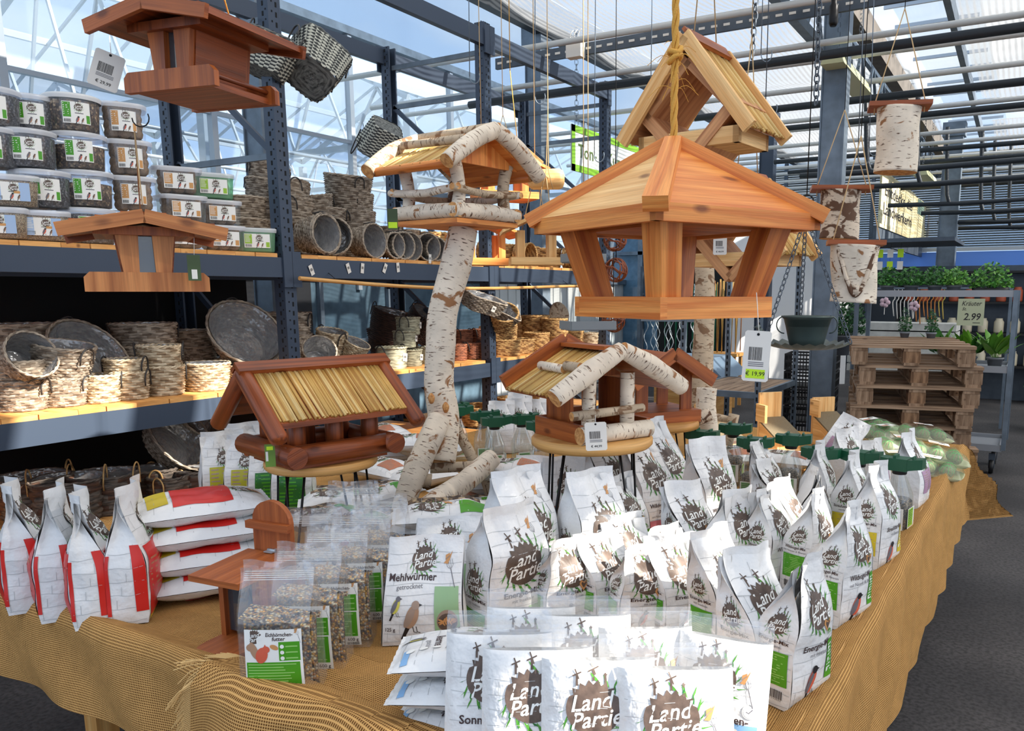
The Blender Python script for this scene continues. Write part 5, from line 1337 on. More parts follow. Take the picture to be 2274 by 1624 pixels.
# trunk and feet
def stand_pts(L, d): return [S(x, y, d + dd) for x, y, dd in L]
o0 = atz(985, 1130, TZ + .01)
t = thing('birch_trunk_stand', 'crooked white birch trunk standing on splayed birch legs', 'feeder stand', o0); IM = T(-o0)
D = 2.88
b = MB(IM); b.tube([S(1030, 508, D), S(1012, 590, D), S(984, 690, D), S(978, 770, D), S(975, 850, D), S(985, 930, D), S(975, 1025, D - .02)], [.052, .056, .052, .052, .053, .056, .058], birch, 24, cap=cut_w, jit=.07, sub=8, seed=2); b.build('trunk', t)
legs = [([(975, 930, -.06), (940, 1010, -.14), (905, 1095, -.2), (890, 1165, -.24)], [.040, .042, .040, .038], birch), ([(1090, 1020, -.10), (1040, 1065, -.22), (960, 1120, -.42), (880, 1178, -.60)], [.036, .036, .035, .034], birch),
        ([(1000, 930, .03), (1045, 1010, .08), (1085, 1095, .12), (1100, 1130, .14)], [.018, .020, .022, .022], birch_gr), ([(1075, 1040, -.02), (1090, 1085, -.02), (1105, 1150, .0)], [.028, .028, .026], birch_gr)]
for L, r, m in legs:
    b = MB(IM); b.tube([S(x, y, D + dd) for x, y, dd in L], r, m, 18, cap=cut_w, jit=.1, sub=7, seed=r[0] * 100); b.build('leg', t)
b = MB(IM); b.tube([S(955, 1040, D - .03), S(1060, 1035, D)], .019, birch_gr, 12, cap=cut_w, jit=.1); b.build('cross_piece', t)
for x, y, dd, r in ((897, 1035, -.12, .022), (903, 1062, -.16, .024), (912, 1120, -.24, .022)):
    b = MB(IM); p = S(x, y, D + dd); b.tube([p, p + VR * .07 + Vector((0, .02, -.015))], r, birch_gr, 14, cap=cut_w, jit=.1, seed=y); b.build('branch_stub', t)
for x, y, r in ((958, 885, .02), (990, 905, .02), (962, 985, .024)):
    b = MB(IM); p = S(x, y, D - .062); b.M = IM @ T(p) @ RZ(view_az(x)) @ RX(PI / 2); b.lathe([(r * .25, .010), (r * .7, .010), (r, .0)], cut_w, 14, ex=.6, wob=.2, cap=True); b.build('knot', t)
# second birch stand further back
o1 = atz(1565, 1000, TZ + .01)
t = thing('birch_trunk_stand', 'slimmer birch trunk stand behind the orange feeder, with short log feet', 'feeder stand', o1); IM = T(-o1); D = 4.15
b = MB(IM); b.tube([S(1562, 560, D), S(1566, 640, D), S(1562, 760, D), S(1558, 850, D), S(1565, 985, D)], [.050, .052, .055, .058, .06], birch_gr, 20, cap=cut_w, jit=.08, sub=8, seed=5); b.build('trunk', t)
D = 3.75
for L, r, m in (([(1570, 862, 0), (1568, 910, 0), (1578, 985, 0)], .048, birch), ([(1490, 955, -.1), (1530, 940, -.1), (1578, 920, -.1)], .028, birch_dk), ([(1580, 925, .1), (1630, 935, .1)], .018, birch_gr), ([(1630, 920, .05), (1615, 990, .05)], .026, birch_gr)):
    b = MB(IM); b.tube([S(x, y, D + dd) for x, y, dd in L], r, m, 14, cap=cut_w, jit=.1, sub=5, seed=r * 50); b.build('leg', t)

# --- hanging birch logs with board lids -----------------------------------------------------------------
def log_feeder(label, px, ytop, ybot, d, rpx, mat, top_w, rz=.1, seed=0, half=False, up=170):
    p = S(px, ybot, d); sc_ = d / 1765; h = (ybot - ytop) * sc_; r = rpx * sc_
    t = thing('log_feeder', label, 'log feeder', p, view_az(px) + rz, 'hanging birch log feeders')
    b = MB(); b.tube([(0, 0, 0), (.003, 0, h * .35), (-.002, 0, h * .7), (0, 0, h)], [r, r * .96, r * 1.0, r * 1.06], mat, 26, cap=cut_w, jit=.07, sub=6, seed=seed); b.build('birch_log', t)
    b = MB(); b.box((0, 0, h + .008), (top_w * sc_, top_w * sc_ * .62, .016), brown_w, RY(rad(1.5))); b.build('lid_board', t)
    if half:
        b = MB(); f = lambda q: (q[0] * r, -r * math.sqrt(max(.02, 1 - q[0] ** 2)) * 1.03, q[1] * h)
        out = [f((x, z)) for x, z in ((-.75, .92), (-.5, .55), (-.22, .25), (0, .12), (.3, .3), (.55, .6), (.78, .95))]
        b.tube(out, .008, birch_dk, 8, jit=.5, sub=4); b.tube([f((0, .14)), f((.02, .30))], .012, birch_dk, 8, jit=.4); b.build('bark_groove', t)
    hw_ = top_w * sc_ * .40
    twine_part(t, [[(-hw_, -.01, h - .02), (-hw_, -.02, h + .02), (0, 0, h + up * sc_)], [(hw_, -.01, h - .02), (hw_, -.02, h + .02), (0, 0, h + up * sc_)]], .0022)
    twine_part(t, [[(0, 0, h + up * sc_), (0, 0, 3.43 - p.z)]], .0016, wire_dk, 'hanging_wire')
    return t
log_feeder('birch log feeder hanging highest, below the long roof girder', 1988, 248, 384, 3.0, 45, birch, 128, seed=1, up=205)
log_feeder('birch log feeder half covered by the orange roof corner', 1862, 428, 532, 3.35, 42, birch_dk, 128, seed=2, up=170)
log_feeder('cut-open birch log feeder hanging lowest, with a V-shaped bark scar', 1893, 548, 672, 2.8, 50, birch, 120, seed=3, half=True, up=230)

# --- zinc hanging bath with pot ------------------------------------------------------------------------------
zinc = plain('worn_zinc', lin(112, 124, 124), .42, .65, bump=(9, .4, .01), var=.4); zinc_dk = plain('dark_zinc_pot', lin(84, 98, 96), .45, .6, var=.45)
p = S(1790, 775, 2.62); t = thing('hanging_bird_bath', 'round zinc bird bath hanging on chains with a zinc pot standing in it', 'bird bath', p, view_az(1790))
r = .142; b = MB()
def scal(u, v):
    a = 2 * PI * u; q = r * (.45 + .55 * v); w = 1 + (.03 * math.sin(24 * a) if v > .8 else 0)
    return (q * w * math.cos(a), q * w * math.sin(a), .022 * v * v + .004 * math.sin(24 * a) * (v ** 3))
b.grid(scal, 96, 8, zinc, (.9, .1)); b.lathe([(.001, -.001), (r * .45, 0)], zinc, 24); b.build('scalloped_dish', t)
# small metal bird at the rim
b = MB(); b.M = T(-.150, .0, .045) @ RZ(PI); b.ball((0, 0, 0), .015, zinc, sc=(1, 1, 1.5)); b.ball((.006, 0, .024), .009, zinc); b.tube([(.013, 0, .025), (.023, 0, .023)], [.003, .0006], zinc, 6); b.tube([(-.006, 0, -.012), (-.022, 0, -.03)], [.006, .002], zinc, 6); b.build('bird_figure', t)
for a in (rad(-160), rad(100), rad(-15)): chain_part(t, (r * math.cos(a), r * math.sin(a), .022), (-.018, 0, .43), mat=galv_dk)
b = MB(); q = [(-.018 + .022 * math.sin(x), 0, .47 + .022 * math.cos(x)) for x in [k * PI / 6 for k in range(-2, 8)]]; b.tube(q, .0028, wire_dk, 6); b.tube([(-.018, 0, .425), (-.03, 0, .445), q[-1]], .0028, wire_dk, 6)
b.tube([(-.018, 0, .492), (-.016, 0, 3.43 - p.z)], .0018, wire_dk, 5); b.build('hook', t)
b = MB(); b.M = Matrix(); P = Print(b, lambda u, v, l: (r + .005 + .006 * math.sin(v * 30), -.02 + u, -.0 - v)); P.rect(-.006, 0, .006, .085, paper_w, 0); b.build('paper_strip', t)
pp = thing('zinc_pot', 'dark tapered zinc pot with ring handles standing in the hanging bath', 'pot', p + Vector((0, 0, .004)), view_az(1790) + .3)
b = MB(); b.lathe([(.001, .0), (.052, .0), (.060, .03), (.074, .092), (.084, .1), (.084, .104), (.078, .102), (.055, .02), (.001, .012)], zinc_dk, 28, ex=1.0); b.build('pot_body', pp)
for sg in (-1, 1):
    b = MB(); b.tube([(sg * (.075 + .026 * math.sin(a)), .0, .075 + .028 * math.cos(a)) for a in [PI * k / 9 for k in range(10)]], .0022, zinc_dk, 6); b.build('handle', pp)

# --- squirrel feeder --------------------------------------------------------------------------------------------
feeder_w = wood('cinnamon_stained_wood', lin(178, 98, 46), lin(142, 70, 28), .45, 40, 1.6)
p = atz(562, 1424, TZ + .006); az = view_az(562) - rad(46)
t = thing('squirrel_feeder', 'cinnamon wooden squirrel feeder with arched back, beside the clear bags', 'squirrel feeder', p, az)
b = MB(); poly = [(.062 * math.cos(a), .062 * math.sin(a)) for a in [PI + PI * k / 14 for k in range(15)]]
b.M = T(0, -.035, 0.011) @ RX(-PI / 2) @ Matrix.Scale(-1, 4, (0, 0, 1)) if False else T(0, 0, .010) @ RX(PI / 2)
b.prism([(.062, -.10)] + [(.062, .08)] + [(.062 * math.cos(a), .08 + .062 * math.sin(a)) for a in [PI * k / 14 for k in range(1, 14)]] + [(-.062, .08), (-.062, -.10)], .02, feeder_w); b.build('base_plate', t)
b = MB()
for x in (-.052, .052): b.box((x, .02, .095), (.014, .11, .15), feeder_w)
b.box((0, .07, .095), (.09, .012, .15), feeder_w); b.build('side_walls', t)
b = MB(); b.box((0, -.02, .09), (.092, .003, .12), bpy.data.materials['feeder_glass']); b.build('glass_pane', t)
b = MB(); b.hexa([(-.075, -.10, .172), (.075, -.10, .172), (.075, -.10, .186), (-.075, -.10, .186), (-.075, .075, .182), (.075, .075, .182), (.075, .075, .196), (-.075, .075, .196)], feeder_w); b.build('lid', t)
b = MB(); b.M = T(0, .085, 0); b.prism([(-.058, .0), (.058, .0), (.058, .27)] + [(.058 * math.cos(a), .27 + .052 * math.sin(a)) for a in [PI * k / 12 for k in range(1, 12)]] + [(-.058, .27)], .014, feeder_w); b.build('back_board', t)
b = MB(); b.box((0, .070, .262), (.132, .016, .018), feeder_w); b.build('batten', t)
b = MB(); b.tube([(-.012, .076, .20), (.012, .076, .20)], .004, alu, 8); b.box((0, .068, .199), (.026, .012, .002), alu); b.build('hinge', t)

# --- nest boxes at the back of the table -----------------------------------------------------------------------
def nest_box(label, p, rz, hb=.24, w=.13):
    t = thing('nest_box', label, 'nest box', p, rz, 'raw pine nest boxes')
    b = MB(); b.box((0, .07, hb / 2), (w, .014, hb), pine_lt); b.build('back_board', t)
    b = MB()
    for x in (-w / 2 + .007, w / 2 - .007):
        b.hexa([(x - .007, .06, 0), (x + .007, .06, 0), (x + .007, .06, .16), (x - .007, .06, .16), (x - .007, -.12, 0), (x + .007, -.12, 0), (x + .007, -.12, .09), (x - .007, -.12, .09)], pine_lt)
    b.box((0, -.115, .045), (w - .03, .012, .09), pine_lt); b.box((0, -.03, .006), (w - .03, .17, .012), pine_lt); b.build('box_walls', t)
    b = MB(); b.hexa([(-w / 2 - .012, .06, .162), (w / 2 + .012, .06, .162), (w / 2 + .012, .06, .172), (-w / 2 - .012, .06, .172), (-w / 2 - .012, -.145, .078), (w / 2 + .012, -.145, .078), (w / 2 + .012, -.145, .088), (-w / 2 - .012, -.145, .088)], plain('roofing_felt', lin(124, 110, 86), .95, bump=(300, .8, .002), var=.3) if 'roofing_felt' not in bpy.data.materials else bpy.data.materials['roofing_felt']); b.build('felt_roof', t)
    b = MB(); b.box((-w / 2 - .012, .02, .20), (.014, .09, .09), pine_lt); b.build('front_cheek', t)
    return t
for x, y, lab, a in ((1722, 1000, 'pine nest box with tall grained back board in the middle of the three', .55), (1840, 985, 'pine nest box at the right, behind the tilted white bag', .55), (1585, 1000, 'pine nest box at the left, beside the birch log feet', .75)):
    p = atz(x, y, TZ + .02); nest_box(lab, Vector((p.x, p.y, TZ + .012)), view_az(x) + a, .30 if x == 1722 else .25)
# pine feeders hanging behind the birch one
def small_feeder(label, px, py, d, rz, m=pine_lt, roof=True, w=.20, name='bird_feeder', up=.42):
    p = S(px, py, d); t = thing(name, label, 'bird feeder', p, view_az(px) + rz, 'small pine feeders hanging in front of the rack')
    b = MB()
    for y in (-w * .36, w * .36): b.box((0, y, .018), (w, .014, .034), m)
    for x in (-w / 2 + .007, w / 2 - .007): b.box((x, 0, .018), (.014, w * .72, .034), m)
    b.box((0, 0, .006), (w - .02, w * .7, .01), m); b.build('tray', t)
    for x in (-w * .3, w * .3):
        for y in (-w * .22, w * .22): b = MB(); b.box((x, y, .09), (.035, .022, .13), m); b.build('post', t)
    if roof:
        for sg in (-1, 1): b = MB(); b.hexa([(0, -w * .5, .215), (0, -w * .5, .23), (sg * w * .66, -w * .5, .155), (sg * w * .66, -w * .5, .14), (0, w * .5, .215), (0, w * .5, .23), (sg * w * .66, w * .5, .155), (sg * w * .66, w * .5, .14)], m); b.build('roof_slope', t)
    twine_part(t, [[(-w * .3, 0, .12), (0, 0, up)], [(w * .3, 0, .12), (0, 0, up)], [(0, 0, up), (0, 0, 3.4 - p.z)]], .002)
    return t
small_feeder('pale pine feeder with thick tray hanging right of the birch trunk', 1190, 590, 3.7, .1, w=.24)
small_feeder('darker pine feeder hanging directly behind the birch trunk top', 1075, 590, 4.05, .25, pine, w=.26)
small_feeder('pine tray feeder whose rails show between the birch posts', 1120, 445, 4.1, .3, pine, w=.30)
p = S(1170, 345, 3.5); t = thing('bird_feeder', 'little pale wooden box feeder tilted beside the birch gable', 'bird feeder', p, view_az(1170) + .2, None)
b = MB(); b.M = RY(rad(38)); b.box((0, .0, 0), (.15, .01, .05), pine_lt); b.box((0, .10, 0), (.15, .01, .05), pine_lt); b.box((-.07, .05, 0), (.01, .1, .05), pine_lt); b.box((.07, .05, 0), (.01, .1, .05), pine_lt); b.box((0, .05, .02), (.15, .11, .012), pine_lt); b.build('box_frame', t); twine_part(t, [[(-.03, .05, .05), (-.06, .05, .36)], [(-.06, .05, .36), (-.06, .05, 3.4 - p.z)]], .002, rope_y)
p = S(1213, 398, 3.6); t = thing('feeding_roll', 'pale blond wooden feeding roll hanging on twine by the birch gable', 'feeder', p, view_az(1213))
b = MB(); b.tube([(-.06, 0, 0), (.06, 0, 0)], .045, pine_lt, 12, cap=pine_lt, round_end=True, jit=.1); b.build('roll', t); twine_part(t, [[(-.02, -.046, -.05), (0, -.05, .03), (.01, 0, .3), (.01, 0, 3.4 - p.z)], [(.03, -.046, -.05), (.01, -.05, .03), (.01, 0, .3)], [(0, -.046, .0), (.03, -.046, -.22)], [(-.02, -.046, -.04), (-.04, -.046, -.24)]], .002)
# grey feeders half hidden behind the orange one
for x, y, w_, lab in ((1296, 580, .16, 'grey painted feeder roof left of the orange feeder posts'), (1306, 728, .20, 'grey painted tray feeder under the left tray corner of the orange feeder')):
    p = S(x, y, 3.4); t = thing('bird_feeder', lab, 'bird feeder', p, view_az(x) + .35, 'grey painted feeders'); g_ = plain('grey_paint_wood', lin(138, 146, 150), .6) if 'grey_paint_wood' not in bpy.data.materials else bpy.data.materials['grey_paint_wood']
    b = MB(); b.box((0, 0, .0), (w_, w_ * .7, .018), g_); b.box((0, -w_ * .35, .012), (w_, .012, .035), g_); b.box((-w_ / 2, 0, .012), (.012, w_ * .7, .035), g_); b.build('tray', t)
    b = MB(); b.box((-.02, 0, .05), (.05, .05, .08), g_); b.build('post', t); twine_part(t, [[(0, 0, .05), (0, 0, 3.43 - p.z)]], .002)
# wicker balls on a string
for k, (x, y) in enumerate(((1366, 532), (1368, 600), (1362, 712))):
    p = S(x, y, 3.6); b = MB(); random.seed(k)
    for q in range(9):
        ax = Vector((random.gauss(0, 1), random.gauss(0, 1), random.gauss(0, 1))).normalized(); u = ax.orthogonal().normalized(); w = ax.cross(u)
        b.tube([u * .052 * math.cos(a) + w * .052 * math.sin(a) + ax * .004 * math.sin(5 * a) for a in [2 * PI * i / 20 for i in range(20)]], .0035, red_w, 5, closed=True)
    b.tube([(0, 0, .05), (0, 0, (.14, .23, .30)[k] if k else 3.43 - p.z)], .002, wire_dk, 5)
    o = b.build('wicker_ball'); o.location = p; tag(o, ('top red wicker ball on the string behind the orange feeder', 'middle red wicker ball on the string behind the orange feeder', 'bottom red wicker ball showing under the orange tray')[k], 'wicker ball', 'red wicker balls')
# feeders' hooks and wires hanging empty from the pipes
random.seed(8)
for k, (x, y0, y1, d) in enumerate(((1445, -20, 230, 3.3), (1188, -20, 215, 3.4), (1320, -10, 345, 3.6), (1043, 90, 170, 3.5), (1690, -20, 120, 3.2), (1700, 40, 240, 3.0), (1905, 100, 350, 3.1), (1930, -20, 330, 3.4))):
    p = S(x, y1, d); q = S(x + 4, y0, d); q = Vector((q.x, q.y, 3.43)); b = MB(T(-p)); b.tube([q, p], .002, galv if k != 5 else galv_dk, 5); b.tube([p + VR * (.022 - .022 * math.cos(a)) + Vector((0, 0, -.03 * math.sin(a))) for a in [k2 * PI / 7 for k2 in range(9)]], .0022, galv, 5)
    o = b.build('hanging_hook'); o.location = p; tag(o, ['empty wire hook hanging left of the pale diamond feeder', 'empty wire hook before the green-framed sign', 'empty wire hook above the left slope of the orange roof', 'empty wire hook above the birch gable', 'empty wire hook right of the pale diamond roof, near the frame top', 'second wire hook right of the pale diamond roof', 'wire hook in front of the big steel column', 'long wire hook left of the highest log feeder'][k], 'hook', 'empty hooks hanging from the pipes')
# ------------------------------------------------------------------ baskets
def willow(name, c1, c2, rows=1.0):
    m, n, l, p = newmat(name)
    uv = n.new('ShaderNodeUVMap'); mp = n.new('ShaderNodeMapping'); mp.inputs['Scale'].default_value = (22, 95, 1)
    z = n.new('ShaderNodeTexNoise'); z.inputs['Scale'].default_value = 1; z.inputs['Detail'].default_value = 2
    r = n.new('ShaderNodeValToRGB'); r.color_ramp.elements[0].position = .34; r.color_ramp.elements[1].position = .62; r.color_ramp.elements[0].color = c2; r.color_ramp.elements[1].color = c1
    l.new(uv.outputs[0], mp.inputs[0]); l.new(mp.outputs[0], z.inputs['Vector']); l.new(z.outputs[0], r.inputs[0]); l.new(r.outputs[0], p.inputs['Base Color'])
    p.inputs['Roughness'].default_value = .75; return m
wl_grey = willow('grey_willow', lin(186, 172, 154), lin(112, 98, 84)); wl_lt = willow('pale_willow', lin(226, 208, 178), lin(150, 128, 98))
wl_tan = willow('tan_wicker', lin(216, 176, 116), lin(146, 104, 58)); wl_red = willow('red_brown_wicker', lin(176, 110, 78), lin(96, 54, 38))
wl_dk = willow('dark_brown_wicker', lin(70, 48, 40), lin(30, 20, 18)); wl_green = willow('grey_green_seagrass', lin(180, 176, 150), lin(116, 112, 92))
wl_slate = willow('slate_wicker', lin(120, 124, 122), lin(44, 48, 50)); wl_chip = willow('dark_woodchip_weave', lin(112, 100, 90), lin(54, 48, 44))
liner = clear('basket_liner_film', (.85, .87, .9, 1), .42, .15, (.50, .51, .53, 1), .16, (20, .9, .02))
loop_dk = plain('dark_rattan_handle', lin(48, 46, 46), .6)
STR2 = {wl_grey: willow('grey_willow_dark_strand', lin(140, 124, 106), lin(84, 70, 58)), wl_lt: willow('pale_willow_brown_strand', lin(184, 158, 124), lin(116, 92, 68)), wl_tan: willow('tan_wicker_dark_strand', lin(170, 124, 72), lin(106, 70, 38)), wl_chip: willow('brown_chip_strand', lin(96, 66, 50), lin(58, 40, 32))}
slate_lt = plain('pale_slate_strand', lin(190, 192, 180), .6); slate_dk = plain('dark_slate_strand', lin(44, 48, 50), .6)
def weave(b, rt, rb, h, mat, rows=13, stakes=22, sq=0.0, ex=1.0, amp=.0055, z0=0.0, irr=.02, curve=0.0, seed=0):
    sub = 3; nv = rows * sub; nu = stakes * 2
    def fn(u, v):
        a = 2 * PI * u; row = min(int(v * rows), rows - 1); ph = (v * rows - row)
        r = rb + (rt - rb) * (v ** (1 - curve) if v > 0 else 0); c, sn = math.cos(a), math.sin(a); q = 1.0
        if sq: q = 1 / ((abs(c) ** (2 + sq) + abs(sn) ** (2 + sq)) ** (1 / (2 + sq)))
        o = amp * (math.sin(PI * ph) * .9 + .9 * math.cos(stakes * a + PI * row) * math.sin(PI * min(max(ph, .12), .88)))
        r = (r * (1 + irr * noise.noise(Vector((c * 1.5 + seed, sn * 1.5, v * 3)))) + o) * q
        return (r * c * ex, r * sn, z0 + h * v + .002 * noise.noise(Vector((c * 6, sn * 6, v * 20 + seed))))
    b.grid(fn, nu, nv, (lambda u, v: slate_lt if (int(u * stakes) + int(v * rows)) % 2 else slate_dk) if mat is wl_slate else (lambda u, v: mat if mat not in STR2 or ((int(u * stakes + .5 * (int(v * rows) % 2)) * 7919 + int(v * rows) * 104729 + int(seed)) % 97) > 34 else STR2[mat]), (2 * PI * rt * ex, h))
def basket(name, label, rt, rb, h, mat, rows=12, stakes=20, sq=0.0, ex=1.0, lin_=True, handles=None, tagd=False, amp=.0055, rim=.007, hmat=None, curve=0.0, braid=True, seed=0):
    t = thing('basket', label, 'basket', (0, 0, 0))
    b = MB(); weave(b, rt, rb, h, mat, rows, stakes, sq, ex, amp, curve=curve, seed=seed)
    b.lathe([(.001, .004), (rb, .003)], mat, 20, sq, ex)
    def rp(a, r, z):
        c, sn = math.cos(a), math.sin(a); q = 1 / ((abs(c) ** (2 + sq) + abs(sn) ** (2 + sq)) ** (1 / (2 + sq))) if sq else 1.0
        return Vector((r * q * c * ex, r * q * sn, z))
    for ph in (0, PI):
        b.tube([rp(a, rt + .003 * math.cos(a * 12 + ph), h + .003 * math.sin(a * 12 + ph)) for a in [2 * PI * k / 48 for k in range(48)]], rim * .75, mat, 6, closed=True)
    b.build('woven_body', t)
    if lin_:
        b = MB(); n = 20
        def fl(u, v):
            a = 2 * PI * u; r = rb * .93 + (rt * .95 - rb * .93) * v; w = .006 * noise.noise(Vector((math.cos(a) * 3, math.sin(a) * 3, v * 4 + seed)))
            p = rp(a, r + w - .002, .008 + (h - .004) * v); return p
        b.grid(fl, 28, 8, liner); b.lathe([(.001, .009), (rb * .92, .009)], liner, 16, sq, ex); b.build('plastic_liner', t)
    if handles:
        for sg in (-1, 1):
            b = MB(); hw, hh = handles; x0 = rt * ex * (1.0 if sq else .99)
            if ex >= 1.2 or True:
                pts = [Vector((sg * (x0 + .004 + .006 * math.sin(a)), hw * math.cos(a), h - .035 + hh * math.sin(a) + .0)) for a in [PI * k / 10 for k in range(11)]]
            b.tube([pts[0] - Vector((0, 0, .03))] + pts + [pts[-1] - Vector((0, 0, .03))], .0038, hmat or loop_dk, 6); b.build('handle', t)
    if tagd:
        b = MB(); b.box((0, 0, 0), (.036, .001, .045), paper_w); P = Print(b, flat_fn(0, -.0006, 0, -1, .0002)); barcode(P, 0, -.005, .022, .014, None, 1)
        b.build('price_ticket', t, M=T(rt * ex * .2, -rt * 1.03, h * .55) @ RY(.1))
    return t
park = []
def proto(*a, **k): t = basket(*a, **k); park.append(t); return t
# one of each kind
PB = dict(
 tub=dict(rt=.125, rb=.10, h=.14, mat=wl_grey, rows=10, stakes=20, handles=(.035, .045)),
 tubl=dict(rt=.12, rb=.10, h=.145, mat=wl_lt, rows=11, stakes=20, handles=None),
 cyl=dict(rt=.088, rb=.078, h=.13, mat=wl_lt, rows=11, stakes=16, handles=(.03, .05)),
 tall=dict(rt=.14, rb=.115, h=.20, mat=wl_grey, rows=16, stakes=24, handles=(.03, .035)),
 bowl=dict(rt=.195, rb=.13, h=.13, mat=wl_grey, rows=10, stakes=28, handles=(.04, .05), ex=1.15),
 lyer=dict(rt=.12, rb=.095, h=.17, mat=wl_grey, rows=12, stakes=20, handles=(.03, .03)),
 lyes=dict(rt=.085, rb=.065, h=.15, mat=wl_grey, rows=11, stakes=16, handles=(.03, .03)),
 rect=dict(rt=.155, rb=.14, h=.10, mat=wl_lt, rows=8, stakes=26, sq=5.0, ex=1.35, handles=(.04, .04)),
 sea=dict(rt=.085, rb=.082, h=.12, mat=wl_green, rows=12, stakes=12, amp=.002, lin_=False, handles=(.035, .05)),
 dark=dict(rt=.20, rb=.17, h=.24, mat=wl_dk, rows=16, stakes=26, handles=(.05, .07)),
 reds=dict(rt=.068, rb=.064, h=.12, mat=wl_red, rows=11, stakes=12, handles=(.028, .05)),
 tan=dict(rt=.10, rb=.09, h=.14, mat=wl_tan, rows=12, stakes=18, lin_=False),
 tanr=dict(rt=.12, rb=.11, h=.13, mat=wl_tan, rows=11, stakes=20, sq=4.0, lin_=False),
 chip=dict(rt=.085, rb=.08, h=.11, mat=wl_chip, rows=5, stakes=8, amp=.005, sq=1.5, handles=(.025, .045), hmat=wl_tan),
 chipb=dict(rt=.15, rb=.13, h=.20, mat=wl_chip, rows=7, stakes=11, amp=.006, sq=1.0, handles=(.05, .09), hmat=wl_tan),
 hangr=dict(rt=.13, rb=.10, h=.12, mat=wl_grey, rows=10, stakes=24, sq=5.0, ex=1.25, handles=None),
 slate=dict(rt=.115, rb=.085, h=.17, mat=wl_slate, rows=20, stakes=26, sq=3.0, handles=(.05, .11), amp=.0045),
 white=dict(rt=.09, rb=.085, h=.11, mat=wl_lt, rows=9, stakes=14, lin_=False),
)
PROTO = {}
GB = {'tub': 'grey willow tubs with handles', 'tubl': 'pale willow tubs', 'cyl': 'small pale baskets with dark loop handles', 'tall': 'tall grey willow baskets', 'bowl': 'wide willow bowls', 'lyer': 'round baskets lying with the opening forward', 'lyes': 'small baskets lying with the opening forward', 'rect': 'rectangular willow baskets', 'sea': 'grey-green seagrass baskets', 'dark': 'dark brown wicker baskets', 'reds': 'small red-brown baskets', 'tan': 'tan wicker baskets', 'tanr': 'square tan wicker baskets', 'chip': 'small woodchip baskets', 'chipb': 'large woodchip baskets', 'hangr': 'baskets hanging on the bamboo pole', 'slate': 'slate wicker baskets hanging from the frame', 'white': 'small white-washed baskets'}
def bk(kind, label, pos, rz=0.0, rot=None, scale=1.0, tg=False):
    R = rot or (0, 0, rz)
    if kind not in PROTO:
        t = basket('basket', label, seed=len(PROTO) * 3, tagd=tg, **PB[kind]); t.location = pos; t.rotation_euler = R; t.scale = (scale,) * 3; t['group'] = GB[kind]; PROTO[kind] = t
        KIDS[t.name] = list(t.children); return t
    return dup(PROTO[kind], pos, R, label, GB[kind], scale)
def onshelf(px, X, lvl, dz=0.0):
    p = atx(px, 600, X); return Vector((X, p.y, SH[lvl] + dz))
FACE = lambda yaw=0.0, up=0.0: (0, PI / 2 - up, yaw)     # opening forward (+X), turned by yaw
# ---- middle shelf, left bay
M1 = [
 ('tub', 'grey willow tub, bottom of the stack at the very left edge of the middle shelf', 12, -3.98, 0, .95, 0), ('tub', 'grey willow tub, top of the stack at the very left edge of the middle shelf', 8, -3.98, .085, .98, 1),
 ('tub', 'grey willow tub at the bottom of the stack bearing a white ticket', 108, -3.97, 0, .92, 0), ('tub', 'middle grey willow tub of the stack bearing a white ticket', 108, -3.97, .07, .98, 0), ('tub', 'top lined grey tub of the stack bearing a white ticket', 112, -3.96, .14, 1.04, 2),
 ('cyl', 'small pale basket with dark handles, first right of the ticketed stack', 196, -3.93, 0, 1.0, 0),
 ('cyl', 'small pale basket with dark handles, second right of the ticketed stack', 262, -3.93, 0, 1.02, 0), ('cyl', 'small basket nested in the second one right of the ticketed stack', 258, -3.94, .06, 1.04, 0),
 ('cyl', 'pale basket with dark handles, bottom of the taller pair', 342, -3.94, 0, 1.12, 0), ('cyl', 'pale lined basket with dark handles, top of the taller pair', 338, -3.95, .10, 1.16, 0),
 ('tubl', 'pale sunlit willow tub with grey loop ribbon left of the reed-roofed feeder', 440, -3.93, 0, 1.0, 0),
 ('tubl', 'pale willow tub behind the ridge end of the reed-roofed feeder', 520, -4.0, 0, .75, 0),
 ('tall', 'tall pale basket standing upright behind, below the small hanging feeder', 300, -4.35, .0, 1.15, 0), ('tall', 'tall pale basket stacked on top, just under the small hanging feeder', 305, -4.36, .11, 1.2, 0),
 ('tall', 'brownish tall basket in the dark behind the taller pair', 410, -4.5, 0, 1.0, 0), ('tall', 'second brownish basket stacked in the dark behind the taller pair', 408, -4.5, .09, 1.02, 0),
 ('tall', 'dim grey basket stacked at the far left behind', 40, -4.45, 0, 1.15, 0), ('tall', 'dim grey lined basket on top at the far left behind', 38, -4.45, .12, 1.22, 0),
 ('bowl', 'lower wide willow bowl under the big tilted one', 545, -4.28, .0, .98, 0),
 ('tall', 'tall grey basket behind the blue-grey rack post', 622, -4.3, 0, 1.25, 0), ('tall', 'tall grey basket stacked behind the blue-grey rack post', 618, -4.3, .13, 1.3, 0),
]
for kd, lab, px, X, dz, s_, tl in M1:
    bk(kd, lab, onshelf(px, X, 1, dz), rz=random.uniform(-.4, .4) + .9, rot=((0, .18, .3) if tl == 2 else None), scale=s_, tg=(tl == 2))
bk('bowl', 'wide willow bowl tilted towards the aisle behind the ticketed stack', onshelf(150, -4.25, 1, .13), rot=(0, rad(52), .15), scale=1.0)
bk('bowl', 'big willow bowl tilted towards the aisle, showing its dusty liner', onshelf(520, -4.16, 1, .20), rot=(0, rad(48), -.25), scale=1.08)
bk('lyer', 'lined basket lying at the very left edge of the middle shelf', onshelf(6, -3.98, 1, .19), rot=FACE(.1, .45), scale=.9)
